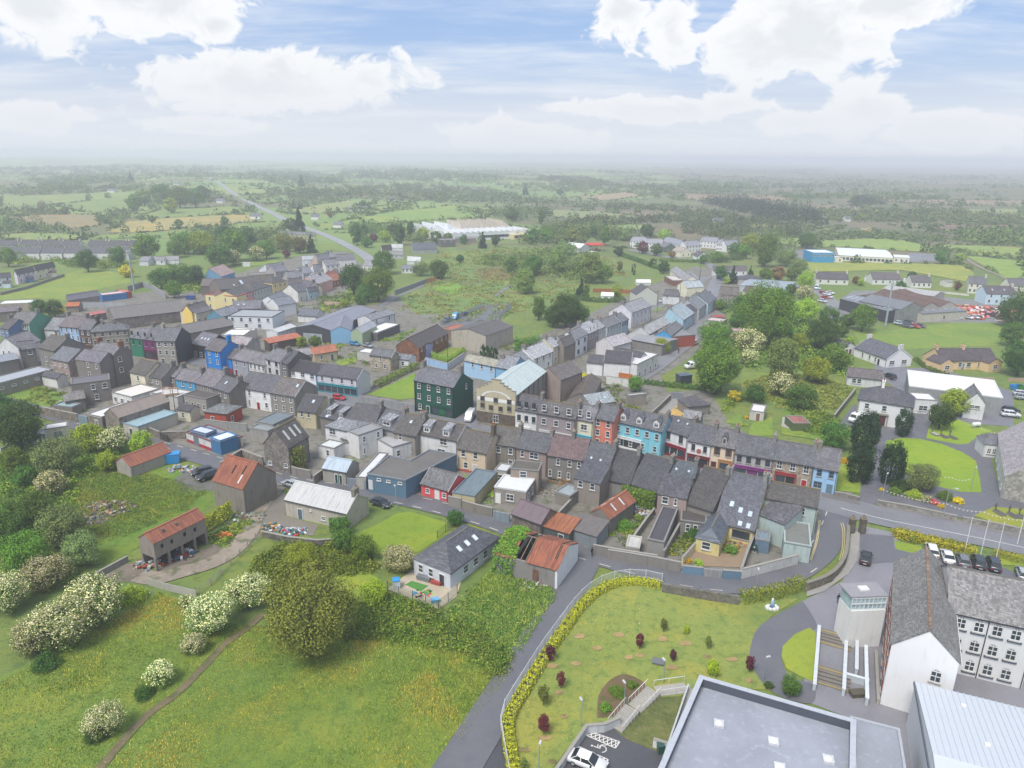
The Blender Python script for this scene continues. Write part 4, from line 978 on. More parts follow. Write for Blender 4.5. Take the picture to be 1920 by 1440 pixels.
patch('lawn',B5,[(1690,1080),(1920,1130),(1920,1210),(1740,1200)],mat('grass','#8fa634',var=.5),z=.05)
patch('forecourt',B5,[(690,960),(940,985),(950,1080),(1160,1130),(1700,1190),(1920,1290),(1920,1400),(1250,1220),(900,1180),(690,1200)],ASPD,z=.05)
patch('footway',B5,[(620,960),(690,940),(670,1170),(600,1270),(420,1400),(290,1440),(290,1400),(480,1330),(580,1200),(610,1080)],mat('concrete','#a8a49e'),z=.11)
patch('footway',B5,[(400,665),(690,700),(690,755),(400,690)],mat('concrete','#7c7876'),z=.13)
patch('footway',B5,[(830,740),(1300,830),(1920,985),(1920,1010),(1300,855),(830,765)],mat('concrete','#8a8683'),z=.13)

# ------------------------------------------------------------------ the town: main street, side facing the camera
H = house
g_main = 'terraced houses on the main street'
H('corner_building','dark green three storey corner building with white sash windows',T6,(66,852),(362,907),8.6,Rg=(100,742),d=9.5,wc='#1f5c4a',wv=.25,rc='#6b6c72',win='f12*4 f0*.14 r2*.62@w.8',door='f.34#173e33',shop=('#175040',.42,.97,'f','#1d6b45'),quoin='#20242a',sur='#22262a',ch='l:1.7 r:2.0',fas='#20302a',cat='building')
h = H('hall','long grey hall with pale metal roof behind beige stepped facade',T6,(548,930),(826,968),8.2,d=(1163,798),ridge='y',rm='corr',rc='#d3e0de',wc='#96938e',rise=2.6,gut=False,cat='hall')
def cinema_front(root):
    X,Y,e,rs,dr = root['dims'];fm = mat('render','#c9bfa0',var=.4);b = MB();st = [(0,0),(.12,.8),(.2,1.5),(.3,2.3),(.38,3.1),(.62,3.1),(.7,2.3),(.8,1.5),(.88,.8),(1,0)]
    f = empty('facade',(0,0,0));f.parent = root;w = Y+.5;y0 = -.25
    for i in range(5):
        s0 = (.0,.12,.2,.3,.38)[i];z1 = e+1.2+(0,.55,1.1,1.75,2.5)[i];z0 = 0 if i == 0 else e+1.2+(0,.55,1.1,1.75,2.5)[i-1]
        b.box(-.55,-.12,y0+w*s0,y0+w*(1-s0),z0,z1)
        MB().box(-.65,-.05,y0+w*s0-.06,y0+w*(s0+.1 if i < 4 else 1-s0)+.06,z1,z1+.12).build('coping',mat('plain','#8f8a78'),f)
        if i < 4: MB().box(-.65,-.05,y0+w*(1-s0-.1)-.06,y0+w*(1-s0)+.06,z1,z1+.12).build('coping',mat('plain','#8f8a78'),f)
    b.build('facade_wall',fm,f)
    wm = mat('render','#f1f1ec',var=.2);MB().box(-.6,-.54,y0+w*.02,y0+w*.98,6.0,6.9).build('white_band',wm,f)
    arc = MB()
    for i in range(12):
        a,c = math.pi*i/12,math.pi*(i+1)/12
        q = lambda t,r: (-.6,Y/2+r*1.25*math.cos(t),6.9+r*.62*math.sin(t))
        arc.poly([q(a,3.3),q(c,3.3),q(c,2.7),q(a,2.7)])
    arc.build('white_arch',wm,f)
    MB().box(-.62,-.5,y0+.02,y0+w-.02,0,3.0).build('dark_stone_base',mat('stone','#6b5f54'),f)
    for (s,z) in ((.14,6.45),(.5,6.45),(.86,6.45),(.14,4.6),(.37,4.3),(.63,4.3),(.86,4.6)):
        put_window(f,(-.6,Y*(1-s),z),-math.pi/2,.95,1.15,'grid','#4b463c','#7d735c')
    put_window(f,(-.62,Y*.5,1.55),-math.pi/2,1.5,2.0,'grid','#e9e9e4')
    for i in range(6): MB().box(X*(.08+.16*i),X*(.08+.16*i)+.35,-.22,0,0,e-.1).build('pier',mat('render','#86837f'),root)
cinema_front(h)
rowk = dict(group=g_main,ch='r',k=.66)
H('terraced_house','white terraced house with black windows beside the stepped facade',T6,(826,1072),(992,1098),7.0,Rg=(875,957),rm='mossy',rc='#57565a',wc='#e9e9e6',win='f12*3',wf='#2a2a2c',ww=.9,door='f.8#222222',shop=('#f0f0ee',.05,.7),**rowk)
H('terraced_house','mauve grey terraced house with mossy roof and white windows',T6,(995,1097),(1274,1145),7.0,Rg=(1030,1000),rm='mossy',rc='#63605f',wc='#a3989a',win='f12*3',ww=1.15,shop=('#d8d6d6',.04,.96),**rowk)
H('terraced_house','narrow cream terraced house with turquoise shop sign',T6,(1278,1140),(1407,1165),6.7,Rg=(1315,1030),rc='#77757a',wc='#efe8cc',win='f2*2 f1*.5@w1.6',shop=('#3fb3cf',.04,.96),**rowk)
H('terraced_house','salmon orange terraced house between cream and sky blue fronts',T6,(1411,1132),(1562,1163),7.2,Rg=(1442,1022),rc='#646569',wc='#e58a72',win='f12*2 f0*2',ww=1.0,wh=1.5,**rowk)
H('terraced_house','sky blue double fronted house with three gabled dormers',T7,(44,1157),(408,1240),6.2,Rg=(70,1045),rc='#67686d',wc='#86d2e2',win='f1*5 f0*4@w.9',wf='#f4f4f2',dm=(.17,.5,.85),shop=('#e8ecec',.03,.6),**rowk)
H('terraced_house','white terraced house with dark red shopfront and two rooflights',T7,(411,1217),(598,1275),5.9,Rg=(440,1105),rc='#5e5e63',wc='#f1f1f0',win='f1*2@h1.9',wf='#3a3a3e',sk=((.35,.75,.5,.6),(.72,.72,.5,.6)),shop=('#8c2238',.02,.98),**rowk)
h = H('terraced_house','white terraced house with round red medallion on its wall',B4,(600,263),(777,300),5.9,Rg=(628,130),rc='#606166',wc='#f1f0ee',win='f1*.25/.75 f0*.5@w.1',wf='#55504c',ww=.8,shop=('#7c2f2f',.03,.97),**rowk)
MB().tube((0,-.08,0),(0,0,0),.55,.55,16).build('medallion',mat('plain','#b06a5c'),h,loc=(h['dims'][0]*.5,0,3.9))
H('terraced_house','peach cream terraced house with small round topped dormer',B4,(780,298),(952,328),5.9,Rg=(810,165),rc='#6c6a6d',wc='#f2dfc4',win='f1*2@h1.6',wf='#8a6a4c',sur='#7c4f3c',dm=((.5,.8),),door='f.15#5a2a2a',shop=('#b98a5c',.35,.9),**rowk)
H('terraced_house','light grey terraced house with purple shopfront',B4,(954,357),(1238,405),5.5,Rg=(990,215),rc='#606165',wc='#b7b3b2',win='f1*4',wf='#5c5c60',shop=('#8a3f83',.0,1.0,'f','#6f3a6c'),**rowk)
H('terraced_house','bare stone terraced house with dark red window surrounds below',B4,(1241,406),(1543,460),5.4,Rg=(1270,262),rc='#606165',wc='#a69a88',wk='stone',win='f1*3@w1.1',wh=1.6,shop=('#a03a3e',.08,.62),door='f.82#b02a30',ws='grid',**rowk)
H('terraced_house','pale blue end house with grey shuttered windows',B4,(1546,463),(1726,496),5.3,Rg=(1570,305),rm='slate',rc='#6e6c70',wc='#a3cbec',wv=.2,win='f1*2 f0*.25@w1.6',wf='#7d97a8',door='f.75#6c8797',group=g_main,ch='l',chc='#9a9184')
# main street, near side: backs of the houses and their yards
g_back = 'backs of the main street houses'
rk = dict(group=g_back,ch='r')
H('terraced_house','cream back of house with red plinth beside blue grey workshop',B3,(392,322),(610,362),5.2,Rg=(490,186),rm='mossy',rc='#5d5854',wc='#dcc9ab',win='f1*.2/.62 f0*.28',door='f.6#d8d8d4',base=('#c05048',.5),group=g_back,ch='r:2.2',chc='#6f6454')
H('terraced_house','grey rendered house back with two small white windows',B3,(642,284),(832,312),5.6,Rg=(692,152),rm='mossy',rc='#605c58',wc='#8f897e',win='f1*.3/.78 f0*.78',**rk)
h = H('terraced_house','pinkish grey house back with wide window under dark slates',B3,(834,316),(1062,357),5.6,Rg=(885,182),rc='#56575b',wc='#ab9a90',win='f1*.2@w.8 f1*.58@w2.0',**rk)
ext(h,B3,(790,480),(1000,500),5.0,d=(1030,440),roof='flat',rm='concrete',rc='#6b665c',wc='#a39487',win='f1*.45@w1.4')
ext(h,B3,(668,618),(905,655),3.2,d=(965,560),roof='flat',rm='plain',rc='#eceeee',wc='#9b948c',win='f0*.5@w1.6 r0*2',door='f.12#f2f2f0',flat_edge='#d9dad8')
H('rear_extension','small white flat roofed porch between two house backs',B3,(668,490),(760,505),3.0,d=(720,440),roof='flat',rm='plain',rc='#d9dadb',wc='#b7b0a4',win='f0*.5@w1.2',cat='extension')
H('terraced_house','house back with plum coloured roof and four small windows',B3,(1068,372),(1337,416),5.6,Rg=(1120,217),rm='slate',rc='#6b5656',wc='#88847d',win='f1*.3/.62/.88@w.8 f0*.08/.35/.6@w.7',group=g_back,ch='.55:1.6')
h = H('terraced_house','house back with rooflit dark roof and long grey lean to',B3,(1340,405),(1533,447),6.2,Rg=(1392,268),rc='#55565a',wc='#8d8a84',sk=((.25,.12,.5,.6),(.62,.1,.5,.6)),**rk)
ext(h,B3,(1266,548),(1460,592),5.0,Rg=(1338,408),roof='mono',k=.3,rc='#5e5f64',wc='#999088',win='f1*.25/.72@w1.0')
H('terraced_house','long plain black slate catslide roof beside dark brick parapet',B3,(1500,552),(1684,592),3.8,Rg=(1590,322),d=14,rc='#454549',wc='#94918c',**rk)
H('terraced_house','long slate catslide roof above a mass of ivy',B4,(162,584),(372,650),3.8,Rg=(235,345),d=14,rc='#4f5054',wc='#8f8a84',win='f0*.8@w.8',**rk)
h = H('terraced_house','house back with small rooflights and pinkish brick return',B4,(440,506),(650,546),6.0,Rg=(490,406),rc='#515a62',wc='#9a938c',sk=((.3,.35,.5,.6),(.75,.35,.5,.6)),**rk)
ext(h,B4,(374,665),(590,706),5.2,Rg=(425,515),roof='mono',k=.32,rc='#5c5b5f',wc='#ad9a92',win='f1*.27@w1.2 f1*.63@w.6')
ext(h,B4,(298,1010),(420,1035),3.0,d=(560,790),roof='flat',rm='concrete',rc='#57545a',wc='#9a9792')
H('terraced_house','house back with very dark stained slates and lone vent',B4,(588,735),(785,795),4.2,Rg=(690,445),d=14,rm='mossy',rc='#4b4847',wc='#8c867c',win='f0*.3@w1.3',**rk)
h = H('house','grey slate house back with five rooflights over paved yard',B4,(800,872),(1098,942),3.0,Rg=(885,490),d=14,rc='#5b5d65',wc='#e5d69a',sk=((.3,.38,.8,1.2),(.55,.3,.8,1.2),(.8,.27,.8,1.2),(.62,.06,.8,1.1),(.83,.05,.8,1.1)),win='f0*.68@w3.0,k#33363a',group=g_back,ch='l r',chc='#9b9a97')
ext(h,B4,(660,992),(838,1036),2.7,d=9.5,ridge='y',roof='hipl',rc='#656d76',wc='#eadb98',win='f0*.45@w1.5')
H('rear_extension','dark flat roofed store behind stained slate house',B4,(545,870),(735,895),2.7,d=(590,785),roof='flat',rm='concrete',rc='#5c5652',wc='#8d8983',win='f0*.3/.6@w.8',cat='extension')
h = H('corner_house','pale green corner house with mossy dark roof',B4,(1168,690),(1572,768),5.8,Rg=(1215,568),rm='mossy',rc='#565250',wc='#bccdc8',wv=.3,win='f1*.43/.73@w1.1',ch='l',chc='#a7aba6')
ext(h,B4,(1120,815),(1325,895),4.6,d=6.5,rise=1.0,roof='mono',rc='#6b696c',wc='#b9cac6')
ext(h,B4,(1322,1032),(1522,1066),3.2,d=(1553,905),roof='flat',rm='concrete',rc='#858680',wc='#b9cac6',flat_edge='#b7c4c0',win='r0*.7@w.8')
# near side, west of the workshop
H('house','white house with two flat dormers beside the red umbrella yard',B2,(1572,202),(1908,268),5.0,Rg=(1650,90),rm='mossy',rc='#575250',wc='#ececea',dm=((.3,1.7,1),(.73,1.7,1)),win='f0*.65@w2.0 f1*.7@w1.8',group=g_back,ch='l',trim='#dddddb')
H('house','white flat roofed extension with small blue tarpaulin',B2,(1424,322),(1690,245),3.2,d=(1510,190),roof='flat',rm='concrete',rc='#b9babb',wc='#e9eaea',win='f0*.15/.55@w.9',cat='extension')
def block(name,label,cat,t,corners,e,wc,rc,cap,wk='render'):
    """flat roofed building on a free plan: roof corners as seen, front left first, anticlockwise"""
    c = [P(t(p),e) for p in corners];o = Vector((c[0].x,c[0].y,0));q = [Vector((p.x-o.x,p.y-o.y)) for p in c];root = empty(name,o);tag(root,label,cat)
    MB().prism(q,0,e-.35).build('wall',mat(wk,wc,var=.25),root);MB().prism(q,e-.35,e-.25).build('roof',mat('concrete',rc),root);strip_solid(q+[q[0]],.25,e-.3,e).build('parapet',mat('plain',cap),root)
    return root,q
root,q = block('workshop','long blue grey flat roofed workshop with small high windows','workshop',B2,[(1236,508),(1522,556),(1905,362),(1700,330),(1560,410),(1400,372)],4.3,'#5f7f96','#77736f','#8a929a')
d_ = (q[1]-q[0]);a_ = math.atan2(d_.y,d_.x)
for f in (.3,.55,.85): p_ = q[0]+d_*f;put_window(root,(p_.x,p_.y,3.3),a_,.9,.5,'plain',WHITE)
p_ = q[0]+d_*.07;MB().box(-.48,.48,-.07,0,.8,2.9).build('door',mat('plain','#e4e6e6'),root,loc=(p_.x,p_.y,0),rot=(0,0,a_))
H('cottage','low coral red cottage with white door beside the lane',B3,(118,586),(320,642),2.6,Rg=(212,472),rc='#6a6a6c',wc='#ee5f63',wv=.15,win='f0*.25/.86@w.95,h1.0',door='f.6#f0f0ee',trim='#e8e8e6',cat='cottage')
H('shed','narrow grey tin shed with open front and posts',B3,(352,660),(520,690),2.6,d=(640,500),roof='flat',rm='corr',rc='#7d8d94',wc='#c9bd94',cat='shed',flat_edge='#7a8890')
H('shed','purple brown corrugated shed beside grey gate',B3,(800,812),(1018,892),3.4,Rg=(845,697),rm='corr',rc='#75646a',wc='#7d736a',wk='stone',cat='shed')
H('shed','orange rusted flat tin shed with dark doors',B3,(1028,905),(1230,965),2.7,Rg=(1110,802),roof='mono',k=.18,rm='rust',rc='#b0704f',wc='#57605f',door='f.7#3c4a52',cat='shed')
H('shed','wide grey felt roofed garage with pale door',B3,(1240,925),(1435,985),2.8,Rg=(1330,815),roof='mono',k=.14,rm='corr',rc='#7b7470',wc='#8d9599',cat='shed')
h = H('shed','rusty tin shed with four clear roof strips',B3,(1395,800),(1535,850),3.4,d=(1650,690),ridge='y',rise=1.5,rm='rust',rc='#ab6c50',wc='#8c857b',cat='shed')
X,Y,e,rs,dr = h['dims']
for sy,fx in ((1,.3),(1,.62),(-1,.3),(-1,.62)):
    an = math.atan(rs/dr);yy = dr-sy*dr*.5;MB().box(-.18,.18,-dr*.42,dr*.42,-.01,.04).build('clear_sheet',mat('corr','#e6e9ea'),h,loc=(X*fx,yy,e+rs*.5+.17),rot=(sy*an,0,0))
H('shed','low white sheeted lean to by the yard wall',B4,(135,1065),(235,1080),1.8,d=(268,1000),roof='flat',rm='corr',rc='#d3d0c8',wc='#a9a49a',cat='shed',flat_edge='#c3c0b8')
H('shed','pale grey garden store behind pale green corner house',B4,(1105,1010),(1210,1030),2.3,d=(1225,960),roof='flat',rm='corr',rc='#8694a0',wc='#6e8699',cat='shed')
H('shed','small tin roofed outhouse in rubble filled yard',B3,(1125,655),(1235,690),2.4,d=(1265,610),roof='flat',rm='corr',rc='#a9b4b8',wc='#8d867c',cat='shed')
# more backs to the west
H('house','dark grey house back with flat boxes on its roof',T5,(880,1120),(1085,1168),5.0,Rg=(915,1008),rc='#55555a',wc='#807b76',sk=((.25,.05,.9,.7),(.7,.02,.9,.7)),group=g_back,ch='l',dm=((.3,1.3,1),(.72,1.3,1)))
H('house','plain charcoal slate house back between chimneys',T5,(1088,1170),(1292,1190),5.0,Rg=(1125,1022),rc='#565458',wc='#8d8a86',**rk)
H('house','house back with single wide white dormer',T5,(1290,1195),(1440,1235),5.0,Rg=(1330,1050),rc='#62646a',wc='#a6a39f',dm=((.5,2.8,1),),**rk)
H('house','house back with stained brown slates and one rooflight',T5,(1432,1240),(1600,1272),5.0,Rg=(1490,1092),rm='mossy',rc='#5c5856',wc='#9a948c',sk=((.5,.6,.7,.9),),win='f1*.3@w.9',**rk)
h = H('house','white two storey rear wing with hipped grey roof',T5,(918,1196),(1168,1250),5.2,Rg=(1085,1142),roof='hip',k=.45,rc='#8b8d92',wc='#eceded',win='f1*.22@w1.8 f1*.8@w.9',cat='house')
ext(h,T5,(1050,1330),(1150,1315),2.9,d=3,roof='flat',rm='concrete',rc='#5d5a5a',wc='#e6e7e6')
H('house','tall white box extension with small black windows',T5,(1168,1272),(1348,1212),5.6,d=(1230,1190),roof='flat',rm='concrete',rc='#9fa1a2',wc='#e3e3e0',wv=.7,win='f1*.22/.8@w.8 f0*.2@w.5',cat='extension')
H('shed','white lean to with pale roof behind clipped conifer',T5,(865,1345),(985,1372),2.8,d=(1012,1315),roof='flat',rm='plain',rc='#dadfdc',wc='#e6e7e6',win='f0*.6@w.8',cat='extension')
h = H('warehouse','old stone warehouse with ivy gable and moss edged roof',B2,(456,288),(640,318),6.2,d=(925,250),ridge='y',rise=3.6,rm='mossy',rc='#615c58',wc='#86807a',wk='stone',win='f0*.2/.85@w1.0,h.9,z1.5',cat='warehouse')
for fx in (.25,.55,.8): MB().box(-.3,.3,-1.2,1.2,-.01,.05).build('rooflight_sheet',mat('plain','#c9cbc8'),h,loc=(h['dims'][0]*fx,h['dims'][4]*.5,h['dims'][2]+h['dims'][3]*.5+.16),rot=(math.atan(h['dims'][3]/h['dims'][4]),0,0))
ivy('ivy hanging on stone warehouse corner by the lane',B2,(625,330),(760,300),0.2,5.6,1500,'#6c7f3a')
H('shed','small stone shed with pale blue metal roof and green door',B2,(898,470),(1078,502),3.0,Rg=(938,385),rm='corr',rc='#b7c6d2',wc='#a8a49b',wk='render',door='f.6#1f4a3a f.72#1f4a3a',cat='shed')
H('lean_to','long white narrow roof beside blue grey workshop',B2,(1150,545),(1225,552),2.6,d=(1370,365),roof='flat',rm='plain',rc='#e2e2e2',wc='#b9b6b0',cat='shed')
h = H('house','white house back with red framed window and washing line',T5,(268,905),(512,946),5.4,Rg=(325,782),rc='#66666b',wc='#efefee',win='f1*.33/.8@w.8 f0*.3@w.6 f0*.83@w1.0',door='f.58#9a2a2c',group=g_back)
H('house','bare grey rendered house back with white right gable',T5,(514,946),(690,976),5.4,Rg=(565,822),rm='mossy',rc='#716a68',wc='#97938a',win='f1*3@w.8 f0*3@w.8',sk=((.85,.6),),group=g_back,trim='#e6e6e4')
H('house','low cream cottage back with dark roof and rooflight',T5,(706,1078),(852,1096),4.4,Rg=(770,958),rc='#4a494c',wc='#d6cba8',win='f1*.25/.6@w.8',sk=((.6,.6),),group=g_back,d=9)
H('shed','slate blue flat roofed link between yards',T5,(400,1165),(530,1190),3.6,d=(640,1110),roof='flat',rm='concrete',rc='#7d8a90',wc='#9b9a96',cat='extension')
H('shed','grey flat roofed outhouse beside red hut',T5,(355,1215),(490,1240),3.0,d=(510,1185),roof='flat',rm='concrete',rc='#9aa2a5',wc='#a5a19a',cat='extension')
H('hut','brick red hut with shallow grey hipped roof',T4,(1530,1086),(1700,1106),3.4,d=6,rise=1.0,roof='hip',rc='#7b7d7c',wc='#b64a32',win='f0*.35@w1.1 r0*.3@w1.0',cat='hut')
h = H('yard_building','white yard building with red painted base by the lane',B1,(1394,206),(1646,300),2.3,d=6,roof='flat',rm='corr',rc='#9aa0aa',wc='#e6e5e1',wv=.7,base=('#b8324a',.8),cat='building',flat_edge='#8a5a50')
MB().box(3,5,-.06,0,0,2.4).build('gate',mat('plain','#6f7d85'),h)
H('container','blue site cabin with white roof inside white yard walls',B1,(1576,246),(1650,275),3.3,d=4.5,roof='flat',rm='plain',rc='#dfe4ea',wc='#3f7aa8',cat='container',flat_edge='#3f7aa8')
H('cabin','long blue edged cabin with pale roof in yard',B1,(1425,192),(1545,222),3.2,d=3,roof='flat',rm='plain',rc='#cdd3dc',wc='#5a6f8f',cat='container',flat_edge='#55688a')
# barns and sheds along the lane
h = H('old_house','derelict stone house with rust red tin roof',B2,(74,560),(302,628),5.4,Rg=(236,386),k=.9,rm='rust',rc='#a5644a',wc='#8f877d',wk='render',wv=.9,cat='building',gut=False,ch='')
X,Y,e,rs,dr = h['dims'];an = math.atan(rs/dr)
for fx,fs,c in ((.45,.55,'#1b1a1a'),(.75,.62,'#1b1a1a'),(.78,.28,'#dcdcda')): MB().box(-.16,.16,-.9,.9,-.01,.03).build('roof_gap_shade' if c[1] == '1' else 'clear_sheet',mat('plain',c),h,loc=(X*fx,dr*fs,e+rs*fs+.16),rot=(an,0,0))  # dark strips paint the shade inside roof gaps; the roof is uncut
h = H('hall','low pale hall with stained white corrugated roof',B2,(617,706),(1080,812),3.4,Rg=(738,578),rm='corr',rc='#d4d4d2',wc='#bfb8a9',win='f0*.42@w.4,h.3,z2.2 f0*.62@w1.0,h.8',door='f.24#5f7384',cat='hall',ch='r',chc='#8f887a',trim='#c9c6be')
h = H('barn','open fronted concrete barn on pillars with rust red roof',B1,(1148,1036),(1536,842),5.2,Rg=(1068,972),rm='rust',rc='#a9684f',wc='#9b9087',z0=2.4,gut=False,cat='barn',wv=.9)
X,Y,e,rs,dr = h['dims'];pm = mat('render','#8f877d',var=.8)
for f in (.01,.25,.5,.75,.985): MB().box(X*f-.2,X*f+.2,0,.4,-2.4,0).build('pillar',pm,h)
MB().box(0,.4,Y-.4,Y,-2.4,0).build('pillar',pm,h);MB().box(.4,X,Y-.3,Y,-2.4,0).build('rear_wall',pm,h);MB().box(X-.25,X,.4,Y-.3,-2.4,0).build('end_wall',pm,h)
MB().box(.1,X-.1,.1,Y-.1,-.02,.02).build('floor_slab',pm,h)
for f,z in ((.12,1.3),(.3,1.2),(.55,1.3),(.75,1.2)): MB().box(X*f,X*f+.5,-.02,.03,z,z+.7).build('opening_shade',mat('plain','#2c2826'),h)  # dark panels stand for the shade within; the wall is solid
for f in (.25,.5): MB().tube((X*f,dr*.45,e+rs*.4),(X*f,dr*.45,e+rs*.45+.7),.22,.22,8).build('roof_vent',mat('plain','#7d7068'),h)
h = H('shed','long stone shed with rust red roof beside blue container',B1,(976,462),(1280,350),2.5,Rg=(922,384),rm='rust',rc='#aa6a52',wc='#b5ada2',wk='render',wv=.8,cat='shed',gut=False)
H('barn','stone barn with ribbed brown grey roof by lane wall',T4,(890,1132),(1268,1010),4.6,Rg=(815,1066),rm='fibre',rc='#9d9086',wc='#8f857a',wk='stone',cat='barn',gut=False)
H('lean_to','wide lean to with pale turquoise sheet roof',T4,(896,1172),(1034,1208),2.8,d=(1266,1088),roof='flat',rm='corr',rc='#a9c4cc',wc='#c9c4b6',door='f.6#2f5a4a',cat='shed',flat_edge='#8fa9b0')
H('shed','stone shed with white roof and grey door by lane',T4,(655,1112),(762,1135),3.0,d=(880,1020),roof='flat',rm='plain',rc='#e8e6e6',wc='#8d8377',wk='stone',door='f.6#8a97a2',cat='shed')
H('garage','small cream garage with flat white roof and roller door',B1,(338,188),(506,162),2.8,d=(420,138),roof='flat',rm='plain',rc='#e6e3df',wc='#d9d4ba',door='f.45#8d959c f.6#8d959c',cat='garage')
H('shed','little white garden shed beside cream garage',B1,(228,222),(335,215),2.2,d=3,rise=.6,rm='corr',rc='#c7cacb',wc='#d3d6d5',door='f.55#6f7a82',cat='shed')
# bungalow with play yard and the roofless shed
h = H('bungalow','white bungalow with hipped grey roof and play yard',B3,(62,1146),(336,1256),3.0,d=(636,965),ridge='y',roof='hip',k=.62,rc='#62636a',wc='#dfe3ee',wv=.15,win='f0*.2/.48@w1.0 r0*.3/.5/.7@w1.3',door='f.78#3a3d42',cat='bungalow',trim=None)
X,Y,e,rs,dr = h['dims'];an = math.atan(rs/dr)
for fx in (.36,.52,.68):
    o = MB().box(-.4,.4,-.55,.55,-.02,.07).build('skylight',mat('plain','#c9cbce'),h,loc=(X*fx,dr*.5,e+rs*.5+.14),rot=(an,0,0));MB().box(-.33,.33,-.48,.48,.05,.085).build('pane',mat('glass','#d6dde4'),o)  # sky reflection painted into the panes as a pale glass colour
def ruined_shed():
    t,e = B3,3.5;a,b = P(t((668,1112)),e),P(t((1140,1238)),e);u = (b-a);u.z = 0;X = u.length;u.normalize();n = Vector((-u.y,u.x,0))
    Y = 9.2;dr = Y/2;rs = 1.9;root = empty('ruined_shed',(a.x,a.y,0),math.atan2(u.y,u.x));tag(root,'derelict shed with half collapsed rust red roof and white gable','shed')
    wm = mat('render','#938f8a',var=1.0);th = .35
    MB().box(0,X,0,th,0,e).build('front_wall',wm,root);MB().box(0,X,Y-th,Y,0,e).build('rear_wall',wm,root)
    for x0,nm,m in ((0,'gable_wall',wm),(X-th,'white_gable_wall',mat('render','#e9eaec',var=.35))):
        b2 = MB();q = [(th,0),(Y-th,0),(Y-th,e),(dr,e+rs),(th,e)];b2.poly([(x0,y,z) for y,z in q][::-1]);b2.poly([(x0+th,y,z) for y,z in q])
        for i in range(5): (y0,z0),(y1,z1) = q[i],q[(i+1) % 5];b2.poly([(x0,y0,z0),(x0,y1,z1),(x0+th,y1,z1),(x0+th,y0,z0)])
        b2.build(nm,m,root)
    MB().box(X-th-.01,X+.012,-.012,Y+.012,0,e).build('white_corner',mat('render','#e9eaec',var=.35),root)
    rm = mat('rust','#a8664b');s = rs/dr
    def sheet(x0,x1,f0,f1,back=False):
        n_ = max(1,round((x1-x0)/1.05));w = (x1-x0)/n_
        for i in range(n_):
            xa,xb = x0+w*i,x0+w*(i+1)-.02;j = (hash((i,int(x0*10))) % 7)*.012
            ya,yb = -.25+(dr+.25)*f0,dr*f1;p = lambda y: e+.14+y*s+j
            if not back: MB().slab([(xa,ya,p(ya)),(xb,ya,p(ya)),(xb,yb,p(yb)),(xa,yb,p(yb))],.05).build('roof_sheet',rm,root)
            else: MB().slab([(xb,Y-ya,p(ya)),(xa,Y-ya,p(ya)),(xa,Y-yb,p(yb)),(xb,Y-yb,p(yb))],.05).build('roof_sheet',rm,root)
    sheet(0,X*.3,0,1);sheet(X*.52,X*.9,0,1);sheet(X*.9,X*.93,0,.35);sheet(X*.93,X+.1,0,1)
    sheet(0,X*.34,0,1,True);sheet(X*.5,X*.9,0,1,True);sheet(X*.93,X+.1,0,1,True)
    bm = mat('plain','#8d7a66')
    MB().box(0,X,dr-.08,dr+.08,e+rs-.12,e+rs+.06).build('ridge_beam',bm,root)
    for f in (.34,.42,.5,.91):
        MB().slab([(X*f-.06,0,e+.05),(X*f+.06,0,e+.05),(X*f+.06,dr,e+rs),(X*f-.06,dr,e+rs)],.14).build('rafter',bm,root);MB().slab([(X*f+.06,Y,e+.05),(X*f-.06,Y,e+.05),(X*f-.06,dr,e+rs),(X*f+.06,dr,e+rs)],.14).build('rafter',bm,root)
    MB().slab([(X*.31,.6,e+.5),(X*.36,.6,e+.5),(X*.4,dr,e+rs),(X*.35,dr,e+rs)],.04).build('hanging_felt',mat('plain','#26272b'),root)
    MB().tube((X*.45,dr*1.2,.1),(X*.4,dr,e+rs-.1),.1,.1,6).build('prop',bm,root);MB().box(th,X-th,th,Y-th,0,.1).build('floor',mat('dirt','#6b5f54'),root)
    MB().box(X*.62,X*.72,-.03,.0,.5,2.6).build('bricked_opening',mat('stone','#7d5a4c'),root)
    return root,a,u,n,X,Y
RS = ruined_shed()
def ivy_on_shed():
    root,a,u,n,X,Y = RS;rng = np.random.default_rng(4);m = 5200;s = rng.uniform(-.05,.34,m);d = rng.uniform(-.08,1.05,m);e,dr,rs = 3.5,Y/2,1.9
    keep = (s < .3*(1-d*.5)+.06*np.sin(d*17)+.05);s,d = s[keep],d[keep];y = d*Y;z = np.where(y < 0,rng.uniform(0,e,len(s)),e+rs*(1-np.abs(y-dr)/dr))+np.abs(rng.normal(.1,.25,len(s)))
    side = s < .0;z = np.where(side,rng.uniform(0,1,len(s))*z,z)
    p = np.stack([s*X*u.x+y*n.x,s*X*u.y+y*n.y,z],1);v = leaf_quads(p,np.tile(np.array([0,-.5,1.]),(len(s),1)),.34,rng)
    tag(add('ivy',quads_mesh('ivy',v,[mat('leaf','#5d8230')]),loc=(a.x,a.y,0)),'ivy smothering the end of the derelict red shed','ivy')
ivy_on_shed()
ivy('ivy hanging on slate house back above rubbish',B4,(115,590),(360,650),.3,4.2,2200,'#5f8a2e',bulge=.8)
ivy('ivy on the pale hall near corner',B2,(945,845),(1080,830),0,3.0,900,'#4f7434',bulge=.5)
ivy('yellowish ivy covering the wall beside the open barn',B1,(1500,850),(1720,715),0,3.0,2400,'#8f9a34',bulge=.5)

